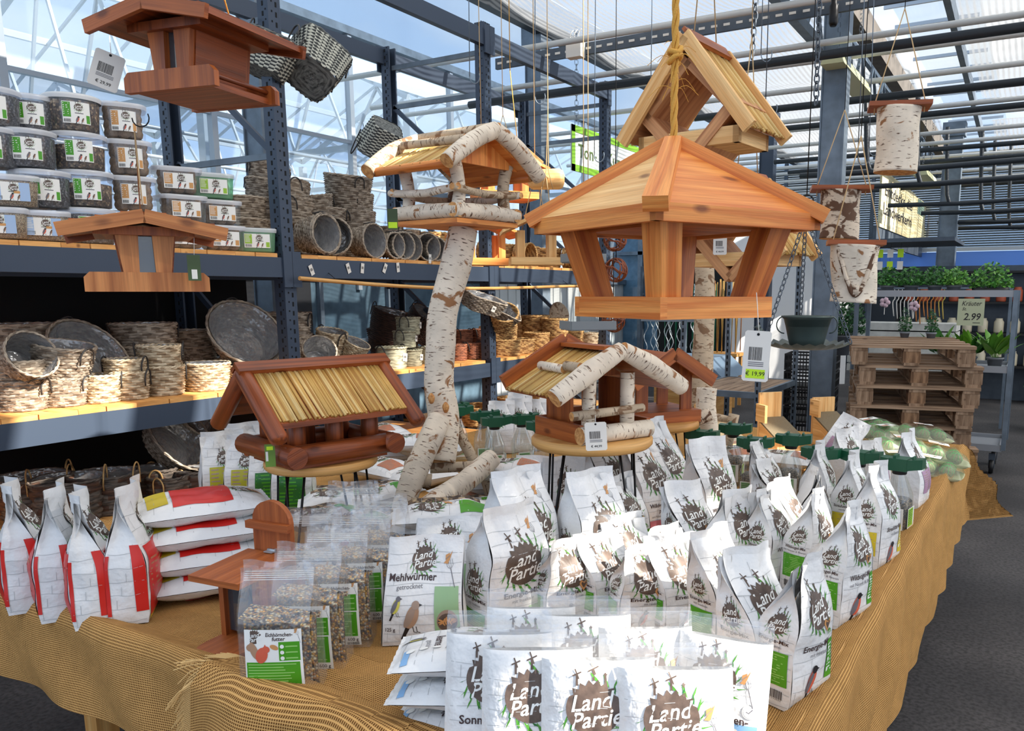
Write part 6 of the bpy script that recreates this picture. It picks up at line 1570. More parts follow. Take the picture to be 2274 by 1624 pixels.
# ---- middle shelf, right bay
bk('lyer', 'lined basket lying tilted just right of the rack post, middle shelf', onshelf(690, -3.98, 1, .09), rot=(0, rad(55), -.5), scale=.85)
bk('rect', 'flat rectangular willow basket whose rim shows over the reed-roofed feeder', onshelf(745, -4.0, 1), rz=PI / 2 + .05, scale=.98)
bk('bowl', 'wide grey basket standing behind the flat rectangular one', onshelf(690, -4.3, 1), rz=PI / 2, scale=.85)
bk('tubl', 'round lined basket resting tilted on the flat rectangular one', onshelf(772, -4.02, 1, .10), rot=(0, .5, .2), scale=.72)
bk('cyl', 'round pale basket with grey loop handles behind the tilted round one', onshelf(722, -4.12, 1, .13), rot=(0, .25, 0), scale=1.1)
for k, (px, X, dz, s_, lab) in enumerate(((862, -3.93, 0, 1.2, 'sunlit seagrass basket with loop handles beside the ridge of the reed-roofed feeder'), (905, -3.95, 0, .95, 'seagrass basket left of the one half hidden by the birch trunk'), (947, -3.96, 0, 1.0, 'seagrass basket half hidden by the birch trunk'),
     (893, -4.02, .13, .95, 'seagrass basket with white ticket stacked above the others'), (902, -4.03, .22, 1.0, 'topmost seagrass basket of the stack'))): bk('sea', lab, onshelf(px, X, 1, dz), rz=PI / 2 + .1 * k, scale=s_, tg=(k == 0))
bk('dark', 'dark brown wicker basket, lower one behind the seagrass baskets', onshelf(868, -4.5, 1), scale=1.0); bk('dark', 'dark brown wicker basket leaning on the lower dark one', onshelf(862, -4.48, 1, .13), rot=(0, .3, .4), scale=1.0)
bk('dark', 'brown handled basket with its opening turned forward beside the birch trunk', onshelf(920, -4.45, 1, .17), rot=(0, rad(40), .3), scale=.85)
for k, (px, dz, X, lab) in enumerate(((1012, 0, -3.95, 'first small red-brown basket right of the birch trunk'), (1044, 0, -3.95, 'red-brown basket with a white ticket, second right of the trunk'), (1074, 0, -3.95, 'red-brown basket touching the second rack post'), (1026, .10, -4.05, 'upper red-brown basket behind the first pair'), (1062, .10, -4.05, 'upper red-brown basket next to the second rack post'))): bk('reds', lab, onshelf(px, X, 1, dz), rz=PI / 2, scale=1.0, tg=(k == 1))
T1 = [(1118, 0, -3.93, 'tanr', 1.0, 'square tan basket directly right of the second rack post'), (1112, .10, -4.0, 'tanr', 1.05, 'square tan basket stacked right of the second rack post'), (1150, 0, -3.95, 'tanr', .95, 'square basket second right of the second rack post'), (1190, 0, -3.98, 'tan', 1.15, 'sunlit tan basket third right of the second rack post'), (1188, .12, -4.2, 'tan', 1.3, 'tall tan basket set higher behind the sunlit one'),
      (1232, 0, -3.98, 'tan', 1.15, 'tan basket in the middle of the last bay'), (1230, .11, -3.98, 'tan', 1.2, 'tan basket stacked in the middle of the last bay'), (1270, 0, -3.95, 'tan', 1.1, 'tan basket next to the white-washed pair'), (1308, 0, -3.95, 'white', 1.1, 'left one of the white-washed baskets at the rack end'), (1328, 0, -3.97, 'white', 1.0, 'right one of the white-washed baskets at the rack end'),
      (1100, 0, -4.35, 'tan', 1.5, 'large tan basket behind the second rack post'), (1145, .1, -4.4, 'tan', 1.4, 'large tan basket in the shade behind the square ones')]
for px, dz, X, kd, s_, lab in T1: bk(kd, lab, onshelf(px, X, 1, dz), rz=px * .3, scale=s_)
b = MB(); b.lathe([(.001, 0), (.12, 0), (.13, .012), (.12, .02), (.001, .02)], birch_gr, 30, wob=.05); o = b.build('wooden_disc'); p = onshelf(1240, -4.25, 1, .30); o.location = p; o.rotation_euler = (0, rad(78), -.3); tag(o, 'round bark-edged wooden disc leaning upright on the tan baskets', 'wooden disc')
# hanging from the bamboo pole
bk('hangr', 'grey rectangular basket hanging from the bamboo pole near the trunk', atx(1065, 690, -3.72), rot=(rad(18), rad(14), rad(70)), scale=.95, tg=True)
bk('hangr', 'second rectangular basket hanging tilted from the bamboo pole', atx(1112, 705, -3.72), rot=(rad(35), rad(25), rad(60)), scale=.75)
bk('tan', 'round orange-tan basket hanging by the second rack post', atx(1118, 725, -3.75), rot=(rad(30), rad(30), 0), scale=1.1)
# ---- top shelf, right bay: lying baskets with the opening forward
TL = [(682, 'lyer', 1.0, .125, .05, 'outer basket of the ticketed nest lying right beside the rack post'), (686, 'lyer', .93, .125, .06, 'inner basket of the nest beside the rack post, two white tickets inside'), (742, 'lyer', .95, .12, -.75, 'lined basket lying turned sideways, second from the rack post'), (795, 'lyer', .90, .108, .05, 'round lined basket lying third from the rack post'), (844, 'lyes', 1.0, .088, .0, 'small lined basket lying fourth from the rack post'), (868, 'lyes', 1.05, .09, -.2, 'small lined basket lying fifth from the rack post'), (888, 'lyer', .78, .09, -.15, 'lined basket lying left of the green swing ticket'), (930, 'lyer', .80, .095, -.25, 'lined basket lying just left of the birch trunk, on the top shelf'), (952, 'lyes', .95, .085, -.4, 'small basket lying half behind the birch trunk, on the top shelf')]
for k, (px, kd, s_, zc, yaw, lab) in enumerate(TL):
    p = onshelf(px, -3.96 if k != 1 else -3.935, 2, zc); bk(kd, lab, p + Vector((-.0, 0, 0)), rot=(0, PI / 2 - .04, yaw), scale=s_, tg=(k == 0))
TS = [(598, 'tall', 1.1, 0, 'grey basket at the bottom of the stack just left of the rack post'), (598, 'tall', 1.05, .13, 'grey basket second from below in the stack left of the rack post'), (600, 'tall', 1.0, .27, 'grey basket third from below in the stack left of the rack post'), (603, 'lyer', 1.0, .40, 'narrow grey basket crowning the stack left of the rack post'),
      (545, 'tall', 1.1, 0, 'grey basket standing next to the green-netted buckets'), (545, 'tall', 1.05, .14, 'grey handled basket stacked next to the green-netted buckets'),
      (655, 'tub', 1.1, .20, 'grey tub under the tilted handled basket by the rack post'), (652, 'tub', 1.05, .30, 'tilted handled basket high beside the rack post'), (660, 'tall', 1.1, 0, 'tall grey basket behind the ticketed nest'),
      (722, 'tall', 1.15, 0, 'tall grey basket behind the sideways one'), (722, 'tall', 1.1, .12, 'tall grey handled basket stacked above the sideways one'), (708, 'tub', 1.05, .27, 'grey tub with loop handles topping the stack above the sideways one'),
      (790, 'tall', 1.12, 0, 'lowest basket of the highest grey stack'), (788, 'tall', 1.12, .12, 'second basket of the highest grey stack, three white tickets hang on it'), (785, 'tall', 1.12, .24, 'third basket of the highest grey stack'), (778, 'tall', 1.14, .36, 'wide lined basket crowning the highest grey stack'),
      (870, 'tub', .75, .16, 'small tub standing behind the little lying baskets'), (960, 'tan', 1.6, .02, 'broad tan basket behind the trunk on the top shelf'), (905, 'tub', .8, .14, 'small handled tub left of the green swing ticket')]
for k, (px, kd, s_, dz, lab) in enumerate(TS):
    X = -4.32 if px not in (655, 652) else -4.15
    bk(kd, lab, onshelf(px, X, 2, dz), rot=(0, .16 if dz > .25 else 0, .4 * k), scale=s_)
for k, (px, lab) in enumerate(((1115, 'first tan basket past the trunk on the top shelf'), (1165, 'tan basket behind the pale pine feeder on the top shelf'), (1215, 'tan basket at the right of the pale pine feeder on the top shelf'))): bk('tan', lab, onshelf(px, -4.1, 2), rz=k, scale=1.3)
for k, (px, lab) in enumerate(((1150, 'tan basket lying under the pale pine feeder'), (1068, 'tan basket lying right of the trunk on the top shelf'), (1250, 'tan basket lying left of the grey feeder roof'))): bk('tan', lab, onshelf(px, -3.95, 2, .10), rot=(0, PI / 2, k * .2), scale=.95)
# ---- lower shelf
LO = [('chipb', 'large dark woodchip basket with tan loop handle at the far left, lower shelf', 100, -4.0, 0, 0, 1.0), ('chipb', 'large woodchip basket with blue ticket behind the standing red bags', 185, -4.0, 0, 0, .95), ('chip', 'small woodchip basket left of the twin loop-handled ones', 335, -3.95, 0, 0, 1.1), ('chip', 'small woodchip basket with curled twin loops', 395, -3.95, 0, 0, 1.15), ('chip', 'woodchip basket right of the twin loop-handled one', 440, -3.97, 0, 0, 1.1), ('chip', 'woodchip basket upper left of the twin loop-handled ones', 300, -4.1, .0, 0, 1.3),
      ('tall', 'grey basket lying low beside the lime-panel bags', 490, -4.1, 0, 0, .9), ('tan', 'brown basket in the shade under the reed-roofed feeder', 600, -4.1, 0, 0, 1.5), ('tan', 'brown basket behind the reed-roofed feeder, by the rack post', 680, -4.1, 0, 0, 1.3), ('chipb', 'dark basket in the far left corner of the lower shelf', 20, -4.2, 0, 0, 1.0),
      ('tan', 'tan basket on the lower shelf right of the second rack post', 1130, -4.0, 0, 0, 1.2), ('tan', 'rough tan basket low beside the birch-gable feeder', 1185, -4.0, 0, 0, 1.2), ('tanr', 'square tan basket low left of the second rack post', 1050, -4.0, 0, 0, 1.2)]
for kd, lab, px, X, dz, tl, s_ in LO: bk(kd, lab, onshelf(px, X, 0, dz), rz=px * .7, scale=s_)
bk('bowl', 'dark lined bowl tilted forward in the shade of the lower shelf', onshelf(335, -4.2, 0, .22), rot=(0, rad(55), .3), scale=1.0)
bk('bowl', 'shiny lined bowl tilted forward higher up on the lower shelf', onshelf(405, -4.3, 0, .36), rot=(0, rad(60), .0), scale=.8)
# ---- slate baskets hanging from the frame
bk('slate', 'slate and white wicker basket hanging by its handle at the first rack post', atx(690, 175, -3.70), rot=(rad(-35), rad(32), rad(70)), scale=1.35)
bk('slate', 'dark hanging wicker basket half behind the top left feeder', atx(585, 165, -3.80), rot=(rad(-10), rad(20), rad(40)), scale=1.1)
bk('slate', 'slate wicker basket hanging upside down above the birch feeder', atx(862, 280, -3.72), rot=(rad(215), rad(20), rad(60)), scale=1.1)
# loose white tickets hanging over the shelf edge
for k, (px, y) in enumerate(((692, 600), (774, 596), (805, 596), (855, 596), (884, 594), (955, 575), (955, 850))):
    if k > 5: continue
    p = atx(px, y, -3.745); b = MB(); b.box((0, 0, 0), (.0008, .030, .062), paper_w)
    b.M = T(0, 0, 0) @ RZ(PI / 2); P = Print(b, flat_fn(0, -.0006, 0, -1, .0002)); barcode(P, 0, -.005, .018, .016, None, 1)
    o = b.build('price_ticket'); o.location = p; o.rotation_euler = ((.45, .4, -.1, -.45, .15, 0)[k], .05, .1); tag(o, 'white barcode ticket dangling over the top shelf edge, ' + ('nearest the rack post', 'second from the rack post', 'third from the rack post, seen edge-on', 'fourth from the rack post', 'fifth from the rack post', 'last one before the birch trunk')[k], 'price ticket', 'tickets dangling over the top shelf edge')

# ------------------------------------------------------------------ buckets of bird food
tub_clear = clear('bucket_plastic', (.97, .98, 1, 1), .06, .15, (.82, .85, .9, 1), .10); tub_lid = clear('bucket_lid', (.9, .93, 1, 1), .55, .25, (.86, .88, .92, 1), .08)
lid_white = plain('white_bucket_lid', lin(214, 216, 218), .35)
sd_grey = grains('sunflower_seed', [lin(64, 66, 72), lin(96, 98, 106), lin(44, 44, 50), lin(130, 130, 134)], 120); sd_brown = grains('brown_seed_mix', [lin(150, 122, 92), lin(90, 70, 54), lin(196, 170, 134), lin(112, 90, 74), lin(70, 56, 48)], 95)
sd_tan = grains('hulled_kernels', [lin(196, 170, 132), lin(166, 138, 104), lin(210, 190, 154)], 230); fat = plain('fat_ball', lin(150, 122, 92), .85, bump=(120, 1, .004), var=.4); fat_g = plain('netted_fat_ball', lin(150, 160, 96), .8, bump=(140, 1, .004), var=.4)
net_g = clear('green_net_tub', (.5, .85, .6, 1), .45, .2, (.30, .62, .38, 1), .08)
pr_or = plain('print_orange_panel', lin(206, 152, 92), .5); pr_lb = plain('print_light_blue', lin(168, 194, 228), .5); pr_lime = plain('print_lime', lin(154, 196, 60), .5)
def bucket(label, kind, loc, rz):
    sqr = kind in ('tan', 'fatr', 'fatg'); big = not sqr
    r, h = (.112, .155) if big else (.098, .125)
    if kind == 'fat': r, h = .098, .155
    t = thing('food_bucket', label, 'bucket', loc, rz)
    b = MB(); ex = 1.0 if big else 1.12; sq = 0.0 if big else 4.0
    if kind == 'fat': sq = 1.6
    w = [(.001, .003), (r * .90, .003), (r * .93, .01), (r, h)]; b.lathe(w, net_g if kind == 'fatg' else tub_clear, 30, sq, ex); b.build('bucket_wall', t)
    b = MB(); b.lathe([(r * 1.045, h - .016), (r * 1.06, h - .004), (r * 1.06, h + .004), (r * 1.0, h + .008), (r * .97, h + .003), (.001, h + .003)], tub_lid if kind != 'brown2' else lid_white, 30, sq, ex)
    for k in range(30):
        a = 2 * PI * k / 30; 
    b.build('lid', t)
    b = MB()
    if kind in ('fat', 'fatr', 'fatg'):
        random.seed(2); rr = .030
        for lay in range(3 if kind != 'fat' else 4):
            for a in range(8):
                th_ = a * PI / 4 + lay * .4; q = (r * .86 - rr); sx = 1 / ((abs(math.cos(th_)) ** (2 + sq) + abs(math.sin(th_)) ** (2 + sq)) ** (1 / (2 + sq)))
                b.ball((q * math.cos(th_) * ex * sx, q * math.sin(th_) * sx, .032 + lay * .036 + random.uniform(-.004, .004)), rr, fat if kind != 'fatg' else fat_g, 10, 6)
        o = b.build('fat_balls', t)
    else:
        m = dict(grey=sd_grey, brown=sd_brown, brown2=sd_brown, tan=sd_tan)[kind]; f = .86 if kind != 'brown' else .68
        b.lathe([(.001, .006), (r * .90, .006), (r * .90 + r * .09 * f, h * f), (r * .5, h * f + .006), (.001, h * f + .004)], m, 30, sq, ex * .985); o = b.build('seed_filling', t)
    o['kind'] = 'stuff'
    b = MB()
    if big or kind == 'fat': fn = lambda u, v, l: ((r * (.965 + .03 * v / h) + .0022 + .0002 * l) * math.sin(u / r) * (1.0), -(r * (.965 + .03 * v / h) + .0022 + .0002 * l) * math.cos(u / r) * (1.08 if kind == 'fat' else 1.0), v)
    else: fn = lambda u, v, l: (u, -(r * (.955 + .045 * v / h) + .003 + .0002 * l), v)
    P = Print(b, fn); W = .112 if big else .135; W = W if kind != 'fat' else .11; z0, z1 = h * .20, h * .80
    P.rect(-W / 2, z0, W / 2, z1, pr_wht, 0)
    pc = pr_green if big and kind != 'fat' else pr_lb if kind == 'tan' else pr_lime if kind == 'fatg' else pr_or
    if kind == 'tan': P.rect(-W * .5, z0, -W * .25, z1, pc, 1); P.rect(W * .22, z0, W * .5, z1, pc, 1); P.rect(W * .08, z0 + .03, W * .24, z0 + .04, pr_or, 2)
    else: P.rect(-W * .48, z0 + (z1 - z0) * .28, -W * .20, z1 - .003, pc, 1); P.rect(W * .34, z0 + .004, W * .48, z0 + (z1 - z0) * .42, pc, 1)
    small_type(P, -W * .46, z0 + (z1 - z0) * .35, -W * .24, z1 - .006, 6, pr_wht, 2); barcode(P, -W * .34, z0 + .004, W * .24, .014, None, 1)
    logo(P, W * .08, z1 - .022, .034); P.rect(-W * .06, z0 + (z1 - z0) * .46, W * .24, z0 + (z1 - z0) * .50, pr_grey, 1)
    bird(P, W * .02, z0 + .018, .034, pr_bird if kind != 'grey' else pr_buff, pr_grey, 2); bird(P, W * .20, z0 + .016, .024, pr_buff, pr_brown, 2)
    b.build('label_sticker', t); return t
BP = {}
BUCK = [  # kind, px of middle, row (z), X, label
 ('tan', 8, 0, -3.90, 'square kernel bucket at the very left of the bottom row'), ('tan', 97, 0, -3.90, 'square kernel bucket second in the bottom row'), ('grey', 205, 0, -3.92, 'round seed bucket in the bottom row behind the small feeder roof'), ('fatr', 330, 0, -3.92, 'fat ball tub directly behind the small feeder posts'), ('fatr', 410, 0, -3.92, 'fat ball tub behind the right roof end of the small feeder'), ('fatr', 494, 0, -3.90, 'fat ball tub next to the green one in the bottom row'), ('fatg', 566, 0, -3.90, 'green netted fat ball tub nearest the rack post'),
 ('tan', 35, 1, -3.90, 'square kernel bucket in the second row, far left'), ('grey', 112, 1, -3.94, 'dark seed bucket in the second row from below'), ('brown', 208, 1, -3.93, 'half-filled brown seed bucket in the second row from below'), ('fat', 310, 1, -3.92, 'fat ball bucket, bottom of its column beside the brown seed'), ('fatr', 412, 1, -3.92, 'fat ball tub in the second row, second from its green neighbour'), ('fatr', 490, 1, -3.96, 'slim fat ball tub under the top green one'),
 ('grey', 2, 2, -3.98, 'dark seed bucket cut off at the left edge, third row'), ('grey', 88, 2, -3.96, 'dark seed bucket with neon sticker in the third row'), ('brown', 200, 2, -3.95, 'half-filled brown seed bucket in the third row'), ('fat', 308, 2, -3.93, 'fat ball bucket in the middle of its column'), ('fatr', 408, 2, -3.93, 'fat ball tub on top of the second fat ball column'), ('fatg', 480, 2, -3.97, 'green tub on top, between fat balls and grey baskets'),
 ('grey', 18, 3, -4.0, 'sunlit seed bucket cut off at the top left edge'), ('grey', 105, 3, -4.06, 'smaller seed bucket set back on the top row'), ('brown2', 196, 3, -3.97, 'white-lidded brown seed bucket on the top row'), ('fat', 302, 3, -3.94, 'fat ball bucket topping its column behind the wire hook')]
zr = {0: 0, 1: .172, 2: .344, 3: .516}
for kd, px, row, X, lab in BUCK:
    dz = row * .137 if (kd in ('fatr', 'fatg', 'tan')) else (row * .168 if kd != 'grey' or px > 60 else row * .165)
    if kd in ('grey', 'brown', 'brown2') and row > 0 and px < 160: dz = .137 + (row - 1) * .168 if px < 60 else row * .168 - .02
    q = onshelf(px, X, 2, dz + .002); rz = PI / 2 + random.uniform(-.08, .12) - .42
    if kd in BP: dup(BP[kd], q, rz, lab, {'tan': 'square kernel buckets', 'fat': 'fat ball buckets', 'fatr': 'square fat ball tubs', 'fatg': 'green netted tubs'}.get(kd, 'round seed buckets'))
    else:
        BP[kd] = bucket(lab, kd, q, rz); BP[kd]['group'] = {'tan': 'square kernel buckets', 'fat': 'fat ball buckets', 'fatr': 'square fat ball tubs', 'fatg': 'green netted tubs'}.get(kd, 'round seed buckets'); KIDS[BP[kd].name] = list(BP[kd].children)
# ------------------------------------------------------------------ feeder bottles with green caps
cap_g = plain('dark_green_plastic_cap', lin(20, 84, 56), .38); pet = clear('clear_bottle_plastic', (.96, .98, .97, 1), .07, .06, (.85, .9, .88, 1), .16); pet_g = clear('green_bottle_plastic', (.30, .75, .35, 1), .25, .1, (.1, .45, .15, 1), .12)
def bottle(label, loc, rz, mat=pet, fill=True):
    t = thing('feeder_bottle', label, 'bottle', loc, rz, 'feeder bottles with green perch caps')
    b = MB(); b.lathe([(.001, .002), (.040, .002), (.044, .01), (.044, .125), (.041, .140), (.020, .198), (.018, .215)], pet if mat is pet else mat, 24, 3.0); b.build('bottle_body', t)
    b = MB(); b.lathe([(.0225, .205), (.024, .208), (.024, .220)], black, 20); b.box((0, 0, .240), (.060, .060, .042), cap_g)
    b.hexa([(.028, -.028, .222), (.028, .028, .222), (.028, .028, .258), (.028, -.028, .258), (.078, -.022, .232), (.078, .022, .232), (.078, .022, .266), (.078, -.022, .266)], cap_g)
    b.hexa([(-.028, -.028, .222), (-.028, .028, .222), (-.028, .028, .258), (-.028, -.028, .258), (-.060, -.022, .228), (-.060, .022, .228), (-.060, .022, .260), (-.060, -.022, .260)], cap_g)
    b.box((-.014, 0, .265), (.010, .04, .010), cap_g); b.box((.045, 0, .266), (.006, .034, .008), cap_g); b.build('perch_cap', t)
    if fill:
        b = MB(); b.lathe([(.001, .004), (.040, .004), (.0415, .012), (.0415, .112), (.030, .122), (.001, .126)], grains('striped_seed', [lin(60, 52, 46), lin(120, 104, 88), lin(38, 32, 30), lin(168, 146, 118)], 210) if 'striped_seed' not in bpy.data.materials else bpy.data.materials['striped_seed'], 24, 3.0); o = b.build('seed_filling', t); o['kind'] = 'stuff'
    b = MB()
    for q in range(2):
        b.M = RZ(q * PI / 2); P = Print(b, lambda u, v, l: (u, -.0458 - .0003 * l, v)); P.rect(-.034, .02, .034, .095, pr_wht, 0); P.rect(-.030, .03, .022, .092, pr_lime if q else pr_green_lt, 1); small_type(P, -.028, .035, .02, .088, 8, pr_dkg, 2)
    b.build('label_sticker', t); return t
bz = TZ + .006
bt = bottle('feeder bottle with green cap at the far right, above the yellow-panel bag', atz(1985, 1188, bz) + Vector((0, .04, 0)), view_az(1985) - .3); KIDS[bt.name] = list(bt.children)
for x, y, lab in ((1900, 1160, 'green-capped bottle second from the right edge'), (1812, 1150, 'green-capped bottle third from the right edge'), (1752, 1108, 'green-capped bottle with shiny white content fourth from the right'), (1668, 1118, 'green-capped bottle fifth from the right edge'), (1625, 1075, 'green-capped bottle set back, sixth from the right'), (1552, 1095, 'green-capped bottle leftmost of the front right group')):
    dup(bt, atz(x, y, bz), view_az(x) + random.uniform(-.4, -.1), lab)
bg = bottle('empty-looking clear feeder bottle nearest the birch leg in the rear group', atz(1100, 1052, bz), view_az(1100) + .2, pet, False); KIDS[bg.name] = list(bg.children)
for x, y, lab in ((1075, 1035, 'clear green-capped bottle left in the rear group'), (1200, 1065, 'clear green-capped bottle nearest the round board in the rear group'), (1160, 1045, 'clear green-capped bottle between its rear group neighbours'), (1018, 1020, 'green-capped bottle peeking past the right side of the birch trunk'), (1010, 1010, 'green-capped bottle hardly visible behind the trunk')):
    dup(bg, atz(x, y, bz), view_az(x) + random.uniform(.1, .4), lab)

# ------------------------------------------------------------------ bags with front panels behind the lying stack, and the white rear row
def bag_panel(seed, panel, w=.17, d=.09, h=.27, low=.06, high=.58, lg=.30, col=None, **kw):
    B = Bag(w, d, h, lean=(.01, .02), seed=seed, top=.93, wr=.003, sh=.45, mat=col or bag_g, **kw); b = B.shell(); P = B.pr(b, 0); planks(P, w * .9, h, 8); logo(P, 0, h * .70, w * lg)
    if panel: P.rect(-w * .32, h * low, w * .32, h * high, panel, 2); small_type(P, -w * .29, h * (low + .02), w * .29, h * (high - .02), 9, pr_brown2 if panel is not pr_dkg else pr_green, 3)
    return b
GL = 'grey bags with coloured front panels'
l1 = seat_bag(bag_panel(91, pr_olive), 'seed_bag', 'grey bag with lime-olive panel, leftmost behind the lying red stack', 500, 1112, view_az(500) + .1, GL, pos=atz(500, 1118, bz) )
seat_bag(None, 'seed_bag', 'grey bag with lime-olive panel, second behind the lying red stack', 0, 0, view_az(545) - .1, GL, obj=l1, pos=atz(552, 1122, bz), scale=.97)
l3 = seat_bag(bag_panel(92, pr_dkg), 'seed_bag', 'grey bag with dark green panel under the corner of the reed-roofed feeder', 0, 0, view_az(600) - .1, GL, pos=atz(604, 1128, bz), scale=.95)
seat_bag(None, 'seed_bag', 'grey bag with dark green panel next to the black wire legs', 0, 0, view_az(650) - .15, GL, obj=l3, pos=atz(655, 1135, bz), scale=.93)
seat_bag(None, 'seed_bag', 'plain-backed grey bag behind the olive-panel ones', 0, 0, view_az(560) + .3, GL, obj=l1, pos=atz(550, 1085, bz), scale=.98)
GR = 'white bags in the rear row beyond the bottles'
wr1 = seat_bag(bag_panel(93, None, w=.15, h=.25, lg=.42, col=bag_w), 'seed_bag', 'white rear-row bag, first right of the birch trunk', 0, 0, view_az(1075), GR, pos=Vector((-2.50, 3.62, bz)))
for k, (x, lab) in enumerate(((1112, 'white rear-row bag with small dark badge, second from the trunk'), (1150, 'white rear-row bag with small dark badge, third from the trunk'), (1188, 'white rear-row bag, fourth from the trunk'), (1225, 'white rear-row bag disappearing behind the birch-gable feeder'))):
    p = atz(x, 1004 - k * 3, bz); seat_bag(None, 'seed_bag', lab, 0, 0, view_az(x) + .05 * k, GR, obj=wr1, pos=p, scale=1.0 + .03 * (k % 2))

# ------------------------------------------------------------------ heaps of lying bags
lyT = pillow_sun(101, w=.20, h=.29, d=.08, header=0, terra=True, txt=False).build('seed_bag')
Q = Pillow(.17, .26, .065, 103, wr=.006)
b = Q.shell(bag_w, mfn=lambda side: (lambda u, v: sd_brown if (.55 < u and side == 0 and .12 < v < .88) else bag_w)); P = Q.pr(b, 0); planks(P, .15, .24, 6); logo(P, -.03, .17, .07); P.rect(-.075, .02, .0, .09, pr_green, 2); fork(P, .0, .10, .05)
lyS = b.build('seed_bag')
def lay(o, lab, x, y, dz, ang, group, first=False, tilt=(0, 0), s_=1.0):
    p = atz(x, y, TZ + .05 + dz); return lay_bag(o, lab, p, view_az(x) + ang, group, new=not first, tilt=tilt, scale=s_)
GT, GS = 'lying bags with terracotta print', 'lying small bags with a seed window'
LT = [(880, 1005, .0, 1.2, 'terracotta-print bag lying by the right end of the reed-roofed feeder'), (905, 985, .07, 1.5, 'terracotta-print bag on top at the right end of the reed-roofed feeder'), (845, 1040, .02, .8, 'terracotta-print bag under the round board of the reed-roofed feeder'), (930, 1060, .0, 1.9, 'terracotta-print bag lying left of the birch leg'), (850, 960, .06, .4, 'terracotta-print bag with green writing next to the reed roof eave'),
      (1130, 1090, .0, 1.3, 'lowest terracotta-print bag right of the trunk stand'), (1125, 1070, .068, 1.5, 'middle terracotta-print bag right of the trunk stand'), (1130, 1045, .135, 1.35, 'top terracotta-print bag right of the trunk stand, badge upside down'), (1040, 1100, .0, .6, 'terracotta-print bag under the front birch leg'), (960, 1000, .03, .9, 'terracotta-print bag directly behind the trunk')]
for k, (x, y, dz, a, lab) in enumerate(LT): lay(lyT, lab, x, y, dz, a, GT, first=(k == 0), tilt=(.05 * (k % 3 - 1), .06 * (k % 2)))
LS = [(700, 1105, .0, .8, 'seed-window bag behind the arched squirrel feeder back'), (760, 1110, .05, 1.6, 'seed-window bag lying under the wire legs'), (820, 1120, .0, 1.2, 'seed-window bag right of the wire legs'), (845, 1100, .06, 1.9, 'seed-window bag resting on top, right of the wire legs'), (745, 1150, .0, .4, 'seed-window bag before the wire legs'), (720, 1150, .06, 2.2, 'seed-window bag leaning over its neighbour in front of the wire legs'), (800, 1160, .05, 1.0, 'seed-window bag left of the lower birch leg end'),
      (955, 1205, .0, 1.35, 'bottom seed-window bag of the pile beside the lower birch leg'), (965, 1190, .055, 1.5, 'second seed-window bag of the pile beside the lower birch leg'), (975, 1170, .11, 1.25, 'third seed-window bag of the pile beside the lower birch leg'), (990, 1140, .15, 1.6, 'top seed-window bag of the pile beside the lower birch leg'), (1045, 1130, .05, 2.0, 'seed-window bag behind the mealworm bags'), (1040, 1165, .0, 1.0, 'seed-window bag next to the big Energie-Mix bags')]
for k, (x, y, dz, a, lab) in enumerate(LS): lay(lyS, lab, x, y, dz, a, GS, first=(k == 0), tilt=(.08 * (k % 3 - 1), .08 * (k % 2)), s_=1.05)
tA = seat_bag(bag_panel(95, pr_terra, w=.19, h=.24, low=.08, high=.42, lg=.4, col=bag_w), 'seed_bag', 'upright terracotta-panel bag under the round board of the birch house', 0, 0, view_az(1260) + .2, 'upright terracotta-panel bags', pos=atz(1255, 1175, bz))
seat_bag(None, 'seed_bag', 'upright terracotta-panel bag left of the one under the birch house', 0, 0, view_az(1200) - .3, 'upright terracotta-panel bags', obj=tA, pos=atz(1185, 1150, bz), scale=.9)
seat_bag(None, 'seed_bag', 'upright terracotta-panel bag right of the one under the birch house', 0, 0, view_az(1320) - .1, 'upright terracotta-panel bags', obj=tA, pos=atz(1310, 1135, bz), scale=.95)
# mauve bags at the far right
mv = seat_bag(bag_panel(97, pr_mauve, w=.18, d=.10, h=.28, low=.25, high=.55, lg=.5, col=bag_w), 'seed_bag', 'full white bag with mauve print at the burlap rim, right of the last green cap', 0, 0, R90 - .1, 'white bags with mauve print', pos=atz(2042, 1128, bz))
seat_bag(None, 'seed_bag', 'white-topped mauve bag behind the green caps, below the nest boxes', 0, 0, R90 - .5, 'white bags with mauve print', obj=mv, pos=atz(1880, 1080, bz), scale=.85)
seat_bag(None, 'seed_bag', 'rosy bag glimpsed between the two rightmost green caps', 0, 0, R90 - .4, 'white bags with mauve print', obj=mv, pos=atz(1935, 1105, bz), scale=.8)
seat_bag(None, 'seed_bag', 'tilted white bag with big badge resting against the right nest box', 0, 0, view_az(1830) - .2, 'white bags with mauve print', obj=mv, pos=atz(1838, 1035, bz + .04), scale=.85).rotation_euler = (-.25, .42, view_az(1830) - .2)
for k, (x, y, lab) in enumerate(((1640, 1010, 'bag lying flat behind the left green caps, badge up'), (1740, 1020, 'bag lying flat with terracotta print in front of the nest boxes'))): lay(lyT, lab, x, y, .0, .3 + k, GT, s_=.95)

